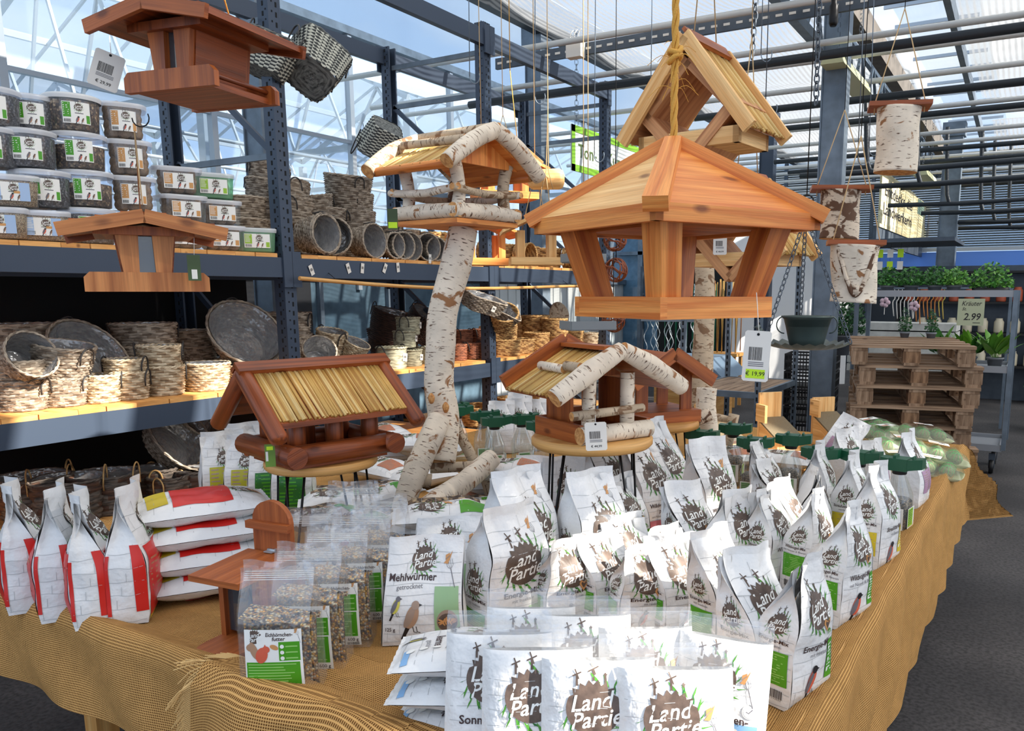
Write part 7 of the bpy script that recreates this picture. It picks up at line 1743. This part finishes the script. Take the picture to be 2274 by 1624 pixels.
# ------------------------------------------------------------------ net trays with fat balls
net = clear('net_film', (.9, .96, .9, 1), .10, .3, (.60, .70, .46, 1), .08); tray_m = plain('pulp_tray', lin(196, 190, 150), .7)
ballm = plain('green_flecked_fat_ball', lin(150, 146, 108), .85, bump=(90, 1, .004), var=.4); gnet = plain('bright_green_net', lin(70, 190, 90), .5)
def fat_tray(label, loc, rot):
    t = thing('fat_ball_tray', label, 'fat ball tray', loc, 0, 'net-wrapped trays of fat balls', rot)
    b = MB(); b.lathe([(.001, .0), (.085, .0), (.098, .014), (.100, .014), (.088, -.003), (.001, -.003)], tray_m, 28, 3.0, 1.5); b.build('tray', t)
    for i in range(3):
        for j in range(2):
            b = MB(); b.ball(((i - 1) * .078, (j - .5) * .075, .028), .032, ballm, 14, 8, (1, 1, .85))
            for k in range(5):
                a = k * PI / 5; b.tube([((i - 1) * .078 + .0328 * math.cos(x) * math.cos(a), (j - .5) * .075 + .0328 * math.cos(x) * math.sin(a), .028 + .0285 * math.sin(x)) for x in [PI * q / 8 for q in range(9)]], .0009, gnet, 4)
            b.build('fat_ball', t)
    b = MB()
    def nf(u, v):
        x = (u - .5) * .29; y = (v - .5) * .19; e = (1 - abs(2 * u - 1) ** 4) * (1 - abs(2 * v - 1) ** 4); h = max(0, .060 - .028 * abs(math.sin(PI * x / .078)) * .6) * e ** .5
        return (x, y, .014 + h)
    b.grid(nf, 24, 16, net); b.build('net_cover', t)
    b = MB(); P = Print(b, lambda u, v, l: (u, v, .078 + .0004 * l)); P.rect(-.045, -.03, .045, .03, pr_wht, 0); P.rect(-.04, -.025, .0, -.005, pr_terra, 1); logo(P, .015, .008, .028); b.build('paper_label', t)
    return t
ft = None
for k, (x, y, dz, r, lab) in enumerate(((2000, 1005, .05, (.05, .12, .5), 'fat ball tray with orange-white label in the middle of the heap'), (2075, 1020, .04, (.0, .18, .2), 'fat ball tray at the far corner of the burlap table'), (1965, 975, .01, (0, 0, .9), 'fat ball tray lying behind the labelled one'), (2045, 975, .06, (-.05, .1, .3), 'bright green fat ball tray on top at the back'), (2060, 1050, .0, (.0, .1, .0), 'fat ball tray under the far corner tray, half in shade'), (1930, 960, .03, (0, -.1, .7), 'pale fat ball tray next to the right nest box'), (1990, 1040, .0, (0, 0, .4), 'fat ball tray below the labelled one'))):
    p = atz(x, y, TZ + .02 + dz)
    if ft is None: ft = fat_tray(lab, p, r); KIDS[ft.name] = list(ft.children)
    else: dup(ft, p, r, lab)

# ------------------------------------------------------------------ pallets
pc = Vector((-.88, 6.58, 0)); PW, PL = .82, 1.2
def pallet(label, loc, rz):
    t = thing('pallet', label, 'pallet', loc, rz, 'wooden pallets in one stack')
    for k in range(5): b = MB(); y = -PL / 2 + .06 + k * (PL - .12) / 4; b.box((0, y, .133), (PW, .13 if k % 2 == 0 else .10, .022), pallet_w); b.build('deck_board', t)
    for x in (-1, 0, 1): b = MB(); b.box((x * (PW / 2 - .06), 0, .111), (.11, PL, .021), pallet_w); b.build('stringer', t); b = MB(); b.box((x * (PW / 2 - .06), 0, .011), (.10, PL, .021), pallet_w); b.build('bottom_board', t)
    for x in (-1, 0, 1):
        for y in (-1, 0, 1): b = MB(); b.box((x * (PW / 2 - .06), y * (PL / 2 - .07), .061), (.115, .135, .079), pallet_b if (x + y) % 2 else pallet_w); b.build('block', t)
    return t
pt = None; pos_ = ['topmost', 'second from the top', 'third from the top', 'fourth from the top', 'fifth from the top', 'sixth from the top', 'seventh from the top', 'bottom']
for k in range(8):
    lab = 'weathered wooden pallet beyond the table, ' + pos_[k] + ' of the stack'; z = .144 * (7 - k) + .002; loc = pc + Vector((.015 * ((k * 3) % 4 - 1.5), .02 * ((k * 5) % 3 - 1), z)); rz = rad(13) + .015 * ((k * 7) % 3 - 1)
    if pt is None: pt = pallet(lab, loc, rz); KIDS[pt.name] = list(pt.children)
    else: dup(pt, loc, rz, lab)

# ------------------------------------------------------------------ plant trolley
lgt = plain('trolley_grey_metal', lin(150, 154, 160), .45, .35); pot_g = plain('grey_plastic_pot', lin(104, 108, 114), .55)
Tx0, Tx1, Ty0, Ty1 = -1.44, -.20, 7.36, 7.94
t = thing('plant_trolley', 'grey metal plant trolley with herb shelf and price card right of the pallets', 'trolley', ((Tx0 + Tx1) / 2, 7.5, 0)); IM = T(-(Tx0 + Tx1) / 2, -7.5, 0)
for x in (Tx0, Tx1):
    for y in (Ty0, Ty1): b = MB(IM); b.box((x, y, .88), (.035, .035, 1.32), galv); b.build('post', t)
for z in (1.50, .88, .22):
    b = MB(IM); b.box(((Tx0 + Tx1) / 2, 7.65, z), (Tx1 - Tx0 - .04, Ty1 - Ty0, .02), lgt)
    for y in (Ty0, Ty1): b.box(((Tx0 + Tx1) / 2, y, z + .012), (Tx1 - Tx0 - .03, .02, .055), lgt)
    for x in (Tx0 + .02, Tx1 - .02): b.box((x, 7.65, z + .012), (.02, Ty1 - Ty0, .055), lgt)
    b.build('shelf', t)
for x in (Tx0 + .08, Tx1 - .08):
    for y in (Ty0 + .08, Ty1 - .08):
        b = MB(IM @ T(x, y, .062) @ RX(0)); b.M = b.M @ RY(PI / 2) ; b.lathe([(.02, -.018), (.058, -.018), (.062, -.010), (.062, .010), (.058, .018), (.02, .018)], black, 20, cap=True); b.M = IM; b.box((x, y, .14), (.05, .04, .06), galv_dk); b.box((x - .022, y, .09), (.004, .03, .09), galv_dk); b.box((x + .022, y, .09), (.004, .03, .09), galv_dk); b.build('caster', t)
b = MB(IM); b.box((-.52, 7.33, 1.36), (.20, .008, .22), plain('sage_price_card', lin(176, 182, 150), .6)); P = Print(b, flat_fn(-.52, 7.325, 1.36, -1, .0006))
P.text('Kräuter', 0, .07, .055, ink, 1, .3, .004, width=.15); P.text('St.', -.05, .025, .035, ink, 1, .3, .004); P.text('2.99', .01, -.04, .08, ink, 1, .2, .012, width=.13); P.rect(.02, -.09, .075, -.085, ink, 1); b.build('price_card', t)
leaf_m = [plain('herb_leaf_green', lin(64, 130, 44), .5, var=.4), plain('herb_leaf_light', lin(104, 164, 58), .5, var=.3), plain('chard_leaf', lin(120, 180, 56), .4, var=.35), plain('herb_leaf_dark', lin(32, 86, 34), .5, var=.4)]
def plant(label, loc, w, h, n, mats, kind='herb', pot=(.06, .07), leafs=.03, cat='potted herb', name='potted_herb', tray=False, seed=1, group='potted plants on the trolley'):
    t = thing(name, label, cat, loc, 0, group); random.seed(seed)
    b = MB()
    if tray: b.lathe([(.001, .002), (w * .75, .002), (w * .8, .05), (w * .78, .05), (w * .72, .01)], black, 24, 5, 1.6); b.build('tray', t); z0 = .04
    elif pot: b.lathe([(.001, .002), (pot[0] * .75, .002), (pot[0], pot[1]), (pot[0] * 1.05, pot[1]), (pot[0] * 1.05, pot[1] - .012)], pot_g, 20); b.lathe([(.001, pot[1] - .01), (pot[0] * .95, pot[1] - .01)], black, 16); b.build('pot', t); z0 = pot[1]
    else: z0 = 0
    b = MB()
    for i in range(n):
        a = random.uniform(0, 2 * PI); r = w * math.sqrt(random.random()); ex = 1.6 if tray else 1.0
        if kind == 'chard':
            a0 = Vector((.2 * r * math.cos(a), .2 * r * math.sin(a), z0)); tip = Vector((r * math.cos(a), r * math.sin(a), z0 + h * random.uniform(.6, 1) * (1 - .3 * r / w))); d = (tip - a0); sd = Vector((-math.sin(a), math.cos(a), 0)); L = d.length; s_ = leafs * random.uniform(.8, 1.2)
            up = Vector((math.cos(a), math.sin(a), 0)) * .3 * L; m = random.choice(mats)
            def lf(u, v, a0=a0, d=d, sd=sd, up=up, s_=s_): wd = s_ * math.sin(PI * min(1, .12 + v * .88)) ** .7 * (v > .25) + .002; return a0 + d * v + up * v * v + sd * ((u - .5) * 2 * wd) + Vector((0, 0, -.25 * wd * (abs(u - .5) * 2) - .4 * L * max(0, v - .6) ** 2))
            b.grid(lf, 2, 6, m)
        else:
            z = z0 + h * random.uniform(.1, 1) * math.sqrt(max(.1, 1 - (r / w) ** 2)); c = Vector((r * math.cos(a) * ex, r * math.sin(a), z)); m = random.choice(mats)
            u = Vector((random.gauss(0, 1), random.gauss(0, 1), random.gauss(0, .5))).normalized(); v = u.orthogonal().normalized(); k0 = len(b.v); s_ = leafs * random.uniform(.6, 1.2)
            for q in (u * s_, v * s_ * .6 + u * .2 * s_, -u * s_ * .6, -v * s_ * .6 + u * .2 * s_): b.vert(c + q)
            b.face((k0, k0 + 1, k0 + 2, k0 + 3), m, [(0, 0)] * 4)
            if i % 4 == 0: b.tube([Vector((c.x * .4, c.y * .4, z0)), c], .0012, mats[0], 3)
    o = b.build('foliage', t); o['kind'] = 'stuff'; return t
zt, zm = 1.512, .892
for k, (x, lab, sd) in enumerate(((-1.22, 'curly parsley pot at the left end of the trolley top', 3), (-1.02, 'parsley pot with a white stick label on the trolley top', 4), (-.83, 'trailing parsley pot in the middle of the trolley top', 5), (-.68, 'light green herb pot left of the steel column on the trolley top', 6))):
    plant(lab, (x, 7.52, zt), .13, .17, 420, [leaf_m[0], leaf_m[3], leaf_m[0]] if k != 3 else [leaf_m[1], leaf_m[0]], leafs=.02, seed=sd)
plant('black tray of upright basil at the right end of the trolley top', (-.40, 7.54, zt), .11, .22, 560, [leaf_m[0], leaf_m[1]], leafs=.022, tray=True, seed=9)
for x, lab, sd, m in ((-.75, 'leafy green pot behind the pallets on the middle trolley shelf', 11, [leaf_m[0], leaf_m[2]]), (-.52, 'chard pot in the middle of the middle trolley shelf', 12, [leaf_m[2], leaf_m[0]]), (-.32, 'bright sunlit chard pot at the right of the middle trolley shelf', 13, [leaf_m[2], leaf_m[1]])):
    plant(lab, (x, 7.50, zm), .17, .30, 26, m, 'chard', (.065, .09), .035, seed=sd)
plant('bushy dark green plant left of the pallets, behind the hanging bath', (-1.75, 8.2, .9), .24, .50, 900, [leaf_m[3]], leafs=.028, cat='bush', name='potted_bush', pot=(.12, .2), seed=15, group='plants beyond the pallets')
plant('dark shrub beyond the right end of the trolley', (.25, 8.6, .4), .35, .75, 700, [leaf_m[3]], leafs=.035, cat='bush', name='potted_bush', pot=(.14, .2), seed=16, group='plants beyond the pallets')
for x, sd, lab in ((-1.02, 21, 'left little dark conifer showing above the pallets'), (-.82, 22, 'right little dark conifer showing above the pallets')): plant(lab, (x + .05, 6.95, 1.155), .05, .20, 160, [leaf_m[3]], leafs=.014, pot=(.04, .05), seed=sd, cat='conifer', name='potted_conifer', group='plants beyond the pallets')

# ------------------------------------------------------------------ signs
def sign(name, label, X, px0, px1, y00, y01, y10, build):
    p0 = atx(px0, y00, X); p1 = atx(px0, y01, X); q0 = atx(px1, y10, X)
    L = q0.y - p0.y; Hh = p0.z - p1.z; t = thing(name, label, 'sign', (X, (p0.y + q0.y) / 2, (p0.z + p1.z) / 2), PI / 2); build(t, L, Hh); return t
def sg1(t, L, H_):
    sgw = plain('sign_white', lin(216, 222, 220), .5); b = MB(); b.box((0, 0, 0), (L, .012, H_), sgw); b.build('panel', t)
    b = MB(); g = plain('sign_border_green', lin(122, 176, 44), .5)
    for z in (-1, 1): b.box((0, -.009, z * (H_ / 2 - .035)), (L, .006, .07), g)
    b.box((-L / 2 + .035, -.009, 0), (.07, .006, H_), g); b.box((L / 2 - .035, -.009, 0), (.07, .006, H_), g); b.build('green_border', t)
    b = MB(); P = Print(b, flat_fn(0, -.0085, 0, -1, .0008)); P.text('Ton- & Kunststoffgefäße', 0, -.02, H_ * .42, plain('sign_lettering', lin(88, 108, 62), .5), 1, 0, .012, 0, width=L * .88); b.build('lettering', t)
    for x in (-.45, .45): chain_part(t, (x * L, 0, H_ / 2), (x * L, 0, 4.29 - t.location.z), link=.07, r=.003)
sign('hanging_sign', 'green-framed hanging sign reading Ton- & Kunststoffgefäße above the rack end', -4.55, 1268, 1470, 275, 378, 345, sg1)
def sg2(t, L, H_):
    wdm = wood('cream_painted_boards', lin(226, 218, 178), lin(190, 176, 132), .6, 20, .8); b = MB(); b.box((-L * .19, 0, 0), (L * .62, .03, H_), wdm); b.box((L * .31, 0, -.02), (L * .38, .03, H_ * .98), wdm); b.box((0, .03, -H_ * .5 - .12), (L * 1.04, .05, .26), galv_dk); b.build('board', t)
    b = MB(); P = Print(b, flat_fn(0, -.016, 0, -1, .002)); P.text('Entdecke die', -L * .20, H_ * .18, H_ * .30, ink, 1, 0, .014, 0, width=L * .50); P.text('Landwerkerin', -L * .20, -H_ * .16, H_ * .30, ink, 1, 0, .014, 0, width=L * .52)
    b.build('lettering', t); b = MB(); P = Print(b, flat_fn(0, -.016, 0, -1, .002)); P.ell(L * .42, H_ * .08, L * .045, H_ * .24, plain('sign_pale_blue', lin(186, 200, 226), .6), 1); P.rect(L * .18, H_ * .12, L * .34, H_ * .45, plain('sign_grey_green', lin(104, 128, 116), .6), 1); P.ell(L * .46, -H_ * .22, L * .03, H_ * .28, pr_brown, 1); P.rect(L * .475, -H_ * .3, L * .50, H_ * .3, pr_hat, 1); b.build('painted_picture', t)
sign('wooden_sign', 'cream board sign with tall black letters above the shop fittings', -2.2, 1958, 2066, 376, 506, 424, sg2)

# ------------------------------------------------------------------ goods further back
t = thing('steel_shelf_trolley', 'empty slotted steel trolley with wooden shelf between birch stand and steel column', 'trolley', (-2.25, 6.7, 0)); IM = T(2.25, -6.7, 0)
for x in (-2.6, -1.95):
    for y in (6.2, 7.3):
        b = MB(IM); b.box((x, y, .95), (.04, .04, 1.7), galv)
        for i in range(26): b.box((x, y - .021, .25 + i * .06), (.014, .002, .034), slot_dk)
        b.build('post', t)
b = MB(IM); b.box((-2.28, 6.75, .71), (.64, 1.1, .02), pallet_w); b.build('shelf_board', t)
b = MB(IM)
for y in (6.2, 7.3): b.box((-2.28, y, .70), (.62, .03, .05), galv)
for x in (-2.6, -1.95): b.box((x, 6.75, .70), (.03, 1.1, .05), galv)
b.build('upper_bars', t); b = MB(IM); b.box((-2.28, 6.75, .15), (.62, 1.13, .02), galv_dk); b.build('bottom_plate', t)
for x in (-2.55, -2.0):
    for y in (6.25, 7.25): b = MB(IM @ T(x, y, .06) @ RY(PI / 2)); b.lathe([(.02, -.015), (.055, -.015), (.055, .015), (.02, .015)], black, 16, cap=True); b.M = IM; b.box((x, y, .125), (.04, .03, .03), galv_dk); b.build('caster', t)
def crate(label, loc, rz, L=.5, W=.4, H_=.17, grp='black plastic crates beyond the trolley'):
    t = thing('plastic_crate', label, 'crate', loc, rz, grp); b = MB()
    for s_ in (-1, 1):
        for z in (.01, H_ / 2, H_ - .01): b.box((0, s_ * W / 2, z), (L, .012, .018), black); b.box((s_ * L / 2, 0, z), (.012, W, .018), black)
        for i in range(17): b.box((-L / 2 + i * L / 16, s_ * W / 2, H_ / 2), (.008, .010, H_), black)
        for i in range(13): b.box((s_ * L / 2, -W / 2 + i * W / 12, H_ / 2), (.010, .008, H_), black)
    b.box((0, 0, .008), (L, W, .008), black); b.build('crate_walls', t); return t
cr = crate('upper black crate on the little stand left of the steel column', (-2.05, 8.35, .73), .1); KIDS[cr.name] = list(cr.children)
for k, (x, y, z, lab) in enumerate(((-2.05, 8.35, .55, 'second black crate under the upper one'), (-2.05, 8.35, .37, 'third black crate of the pile left of the steel column'), (-2.05, 8.35, .19, 'fourth black crate of the pile left of the steel column'), (-2.05, 8.35, .01, 'lowest black crate of the pile left of the steel column'))): dup(cr, (x, y, z), .1 + .02 * k, lab)
# stake racks
def ordn(k): return 'leftmost' if k == 0 else '%d%s from the left' % (k + 1, {1: 'st', 2: 'nd', 3: 'rd'}.get((k + 1) % 10 if k != 10 and k != 11 and k != 12 else 0, 'th'))
def stakes(label, loc, rz, n, L, mats, wavy=0.0, w=.5, name='plant_stake', grp='', cat='plant stake'):
    random.seed(int(n + L * 10)); x, y, z = loc; bs = []
    for v in range(3):
        b = MB(); a = v * 2.1
        if wavy: b.tube([(wavy * math.sin(k * .8 + a), wavy * .5 * math.cos(k * .8 + a), L * k / 24) for k in range(25)], .006, mats[0], 5)
        else: b.tube([(0, 0, 0), (.01 * (v - 1), 0, L)], .007, mats[v % len(mats)], 6)
        bs.append(b)
    protos = []
    for i in range(n):
        v = i % 3
        if len(protos) <= v: o = bs[v].build(name); protos.append(o)
        else: o = protos[v].copy(); COL.objects.link(o)
        o.location = (x + w * (i + .5) / n - w / 2, y + .05 * ((i * 3) % 4), z + .03 * math.sin(i * 2.3)); o.rotation_euler = (random.uniform(-.03, .03), random.uniform(-.03, .03), 0); tag(o, label % ordn(i), cat, grp)
gst = plain('green_coated_stake', lin(24, 118, 84), .4); 
stakes('green coated plant stake in the dark rack beyond the orange feeder, %s', (-4.55, 11.0, .62), 0, 34, 1.0, [gst, plain('dark_green_stake', lin(14, 70, 54), .4)], w=.75, grp='green plant stakes')
stakes('wavy white metal stake in the dark rack beyond the orange feeder, %s', (-4.75, 10.8, .64), 0, 16, .98, [plain('galvanised_spiral', lin(210, 218, 222), .3, .3)], .03, w=.85, grp='wavy metal stakes')
stakes('bamboo cane in the bundle right of the slim birch trunk, %s', (-3.72, 10.2, .72), 0, 26, .95, [plain('bamboo_cane', lin(206, 162, 84), .5, var=.4), plain('bamboo_cane_brown', lin(160, 104, 52), .5, var=.4)], w=.42, grp='bamboo canes')
t = thing('stake_rack', 'dark display rack holding green and wavy metal plant stakes', 'rack', (-4.65, 11.1, 0)); b = MB(T(4.65, -11.1, 0)); 
b.box((-4.65, 11.35, .95), (1.1, .03, 1.9), plain('rack_back_black', lin(12, 14, 16), .8)); b.build('back_panel', t); b = MB(T(4.65, -11.1, 0)); b.box((-4.65, 11.05, .58), (1.1, .55, .05), lgt); b.box((-4.65, 10.76, 1.13), (1.1, .02, .06), lgt); b.box((-4.65, 10.76, 1.5), (1.1, .01, .02), galv_dk); b.box((-4.65, 11.05, .48), (1.0, .5, .14), board_w); b.build('shelf', t)
b = MB(T(4.65, -11.1, 0)); [b.box((x, 10.78, .95), (.04, .04, 1.9), galv_dk) for x in (-5.2,)]; b.build('post', t)
b = MB(T(4.65, -11.1, 0)); b.box((-4.1, 10.78, .95), (.04, .04, 1.9), galv_dk); b.build('post', t)
# blue-grey roofed counter
o = MB(); o.prism([(-.5, 0), (.5, 0), (.28, .2), (-.28, .2)], .8, plain('light_blue_metal', lin(136, 160, 184), .35, .4)); o = o.build('metal_hood'); o.location = (-3.35, 8.3, .62); tag(o, 'light blue sheet-metal hood low behind the birch stand', 'metal hood')
o = MB(); o.box((0, 0, .31), (.7, .6, .62), board_w); o = o.build('wooden_plinth'); o.location = (-3.35, 8.3, 0); tag(o, 'wooden plinth under the light blue metal hood', 'plinth')
# shop stands seen above the pallets
t = thing('display_stand', 'white slatted display stand with heart figures behind the pallets', 'display stand', (-1.45, 10.3, 0)); IM = T(1.45, -10.3, 0)
b = MB(IM)
for k in range(6): b.box((-1.45, 10.3, .62 + .1 * k), (1.2, .5, .085), plain('whitewashed_slat', lin(206, 206, 200), .7, var=.3) if k == 0 else bpy.data.materials['whitewashed_slat'])
b.build('slatted_box', t); b = MB(IM); b.bar((-2.0, 10.02, 1.57), (-.3, 10.02, 1.57), .02, .02, galv); b.bar((-2.0, 9.9, 1.57), (-.3, 9.9, 1.57), .02, .02, galv); b.build('hanging_rail', t)
for x in (-1.98, -.32): b = MB(IM); b.box((x, 10.0, .79), (.03, .03, 1.58), galv); b.box((x, 9.96, 1.56), (.03, .16, .02), galv); b.build('rail_post', t)
b = MB(IM); b.box((-1.45, 10.3, .28), (1.1, .45, .56), galv_dk); b.build('base', t)
pinkm = plain('mauve_felt', lin(206, 176, 186), .8); ornm = plain('orange_leather_band', lin(214, 134, 60), .6); yelm = plain('straw_yellow_band', lin(206, 176, 80), .6)
for k, (px, y, m, lab) in enumerate(((1965, 672, pinkm, 'left mauve felt flower hanging under the trolley shelf line'), (2030, 680, pinkm, 'right mauve felt flower hanging under the trolley shelf line'))):
    p = aty(px, y, 9.9); b = MB()
    for q in range(5): a = q * 2 * PI / 5; b.ball((.035 * math.cos(a), 0, .035 * math.sin(a)), .028, m, 10, 6)
    b.tube([(0, 0, .05), (0, 0, 1.56 - p.z)], .002, paper_w, 4); b.tube([(0, 0, -.03), (0, 0, -.14)], .004, paper_w, 4); o = b.build('felt_flower'); o.location = p; tag(o, lab, 'ornament', 'felt flowers')
for k in range(14):
    p = aty(1985 + k * 8.5, 672, 10.02); b = MB(); m = (paper_w, paper_w, ornm, ornm, yelm)[min(k // 3, 4)]; L = .16 + .12 * ((k * 5) % 4) / 4
    b.tube([(0, 0, 1.56 - p.z), (.01, 0, .05), (-.012, 0, 0), (.008, 0, -L)], .006, m, 5, sub=3); o = b.build('hanging_ribbon'); o.location = p; tag(o, ('white ribbon', 'white ribbon', 'orange ribbon', 'orange ribbon', 'straw-yellow ribbon')[min(k // 3, 4)] + ' hanging on the display behind the pallets, ' + ordn(k) + ' of all', 'ribbon', ('white ribbons', 'white ribbons', 'orange ribbons', 'orange ribbons', 'straw-yellow ribbons')[min(k // 3, 4)])
t = thing('shop_shelf', 'dark shop shelf with rows of cream jars behind the price card', 'shelf', (-.9, 12.6, 0)); IM = T(.9, -12.6, 0); b = MB(IM)
for z in (.5, .95, 1.38, 1.8): b.box((-.9, 12.6, z), (1.9, .4, .03), black)
for x in (-1.85, .05): b.box((x, 12.6, .95), (.04, .4, 1.9), black)
b.box((-.9, 12.8, .95), (1.9, .03, 1.9), galv_dk); b.build('shelf_frame', t)
jm = plain('cream_jar', lin(206, 196, 170), .4); jr = plain('red_brown_box', lin(176, 84, 56), .5); jproto = None
for r_, (z, m) in enumerate(((.966, jm), (1.396, jr), (.516, jm))):
    for k in range(9):
        b = MB(); b.lathe([(.001, 0), (.06, 0), (.065, .02), (.065, .15), (.045, .18), (.045, .2), (.001, .2)], m, 12)
        if k == 0: o = b.build('storage_jar'); keep = o
        else: o = keep.copy(); COL.objects.link(o)
        o.location = (-1.72 + k * .2, 12.5, z); tag(o, ('cream jar on the upper middle board of the dark shop shelf, ', 'red-brown jar on the top row of the dark shop shelf, ', 'cream jar on the lowest board of the dark shop shelf, ')[r_] + ordn(k), 'jar', ('cream jars, middle board', 'red-brown jars, top board', 'cream jars, low board')[r_])
t = thing('hanging_display', 'grey canopy frame with dangling white and green labels under the wooden sign', 'display', (-1.9, 12.0, 2.2)); b = MB(); b.box((0, 0, .0), (1.7, 1.4, .05), galv_dk); b.build('canopy', t)
for r_ in range(2):
    for k in range(7):
        b = MB(); b.box((-.6 + k * .13, -.5, -.16 - .16 * r_), (.075, .004, .11), paper_w if (k + r_) % 2 else neon); b.tube([(-.6 + k * .13, -.5, -.02), (-.6 + k * .13, -.5, -.11 - .16 * r_)], .002, wire_dk, 4); b.build('dangling_label', t)
# baskets of cress crates at the right edge: stacked pale crates
for k in range(6):
    o = MB(); o.box((0, 0, 0), (.8, .5, .03), pr_green_lt)
    for i in range(10): o.box((-.4 + i * .088, -.25, .07), (.02, .02, .14), paper_w); o.box((-.4 + i * .088, .25, .07), (.02, .02, .14), paper_w)
    for z_ in (.05, .10, .145): o.box((0, -.25, z_), (.8, .02, .014), pr_green_lt)
    o = o.build('pale_crate'); o.location = (1.1, 13.2, .55 + .16 * k); tag(o, 'pale green lattice crate, ' + ('lowest', 'second', 'third', 'fourth', 'fifth', 'topmost')[k] + ' of the stack beyond the trolley', 'crate', 'pale green crates')
t = thing('low_cart', 'low grey cart on black wheels parked beyond the plant trolley', 'cart', (.42, 10.2, 0)); b = MB(); b.box((0, 0, .30), (1.0, .5, .04), lgt); b.box((-.48, 0, .5), (.03, .5, .4), lgt); b.box((.48, 0, .5), (.03, .5, .4), lgt); b.box((0, 0, .70), (1.0, .5, .03), lgt); b.build('cart_frame', t)
for x in (-.42, .42): b = MB(T(x, -.2, .075) @ RY(PI / 2)); b.lathe([(.02, -.015), (.07, -.015), (.07, .015), (.02, .015)], black, 16, cap=True); b.M = T(x, -.2, 0); b.box((0, 0, .18), (.04, .03, .2), galv_dk); b.build('wheel', t)
# lamps under the roof
lampm = plain('yellowed_lamp_cover', lin(206, 206, 160), .4)
for k, (x, y, z) in enumerate(((-1.6, 7.3, 3.30), (-1.55, 12.2, 3.05))):
    t = thing('ceiling_lamp', ('long yellowed strip lamp hanging on chains beside the steel column', 'yellowed strip lamp hanging far back over the trolley')[k], 'lamp', (x, y, z)); b = MB(); b.M = RY(0); b.hexa([(-.09, -.6, 0), (.09, -.6, 0), (.05, -.6, .1), (-.05, -.6, .1), (-.09, .6, 0), (.09, .6, 0), (.05, .6, .1), (-.05, .6, .1)], lampm); b.build('cover', t)
    for s_ in (-.4, .4): chain_part(t, (0, s_, .1), (0, s_, .9), link=.05, r=.002)
o = MB(); o.box((0, 0, 0), (.14, .08, .12), paper_w); [o.tube([(x, 0, .06), (x, -.02, .12), (x + .02, 0, .16)], .004, paper_w, 5, sub=3) for x in (-.04, 0, .04)]; o = o.build('junction_box'); p = S(1278, 112, 6.6); o.location = p; tag(o, 'white electric junction box on the perforated rail', 'junction box')
o = MB(); o.lathe([(.02, -.12), (.03, -.1), (.03, .0), (.02, .02), (.02, .1)], wire_dk, 12, cap=True); o = o.build('hose_coupling'); o.location = S(1852, 15, 5.2); tag(o, 'green-black hose coupling hanging at the top left of the steel column', 'hose coupling')
for nm in ('chain_a', 'chain_b'):
    x0, y0, x1, y1 = (1683, 0, 1670, 130) if nm == 'chain_a' else (1822, 0, 1812, 232); p1 = S(x1, y1, 4.0); p0 = S(x0, y0 - 60, 4.0)
    t = thing('hanging_chain', 'loose steel chain hanging ' + ('behind the pale diamond roof' if nm == 'chain_a' else 'left of the steel column'), 'chain', p1, 0, 'loose chains'); chain_part(t, (0, 0, 0), p0 - p1, link=.05, r=.004)
t = thing('cane_holder', 'small wooden box holding the bamboo canes right of the slim birch trunk', 'box', (-3.72, 10.25, 0)); b = MB(); b.box((0, 0, .70), (.5, .34, .04), board_w); b.build('board', t)
for x in (-.2, .2):
    for y in (-.13, .13): b = MB(); b.box((x, y, .34), (.04, .04, .68), board_w); b.build('leg', t)
# trees outside, beyond the neighbouring greenhouse
for k, (y, z, w, lab) in enumerate(((-1.5, 4.6, 3.4, 'yellow-green tree outside, seen at the upper left through the glass'), (4.6, 3.6, 2.4, 'smaller hazy tree outside behind the bucket shelf'))):
    plant(lab, (-21, y, 0), w, z + 2.5, 1500, [plain('autumn_leaf_%d' % k, lin(176, 176, 84), .7), leaf_m[1]], leafs=.38, cat='tree', name='tree', pot=None, seed=31 + k, group=None)
    tr = [o for o in bpy.data.objects if o.name.startswith('tree') and o.type == 'EMPTY'][-1]; b = MB(); b.tube([(0, 0, -.1), (.1, 0, z)], [.2, .1], pallet_b, 8); b.build('trunk', tr)
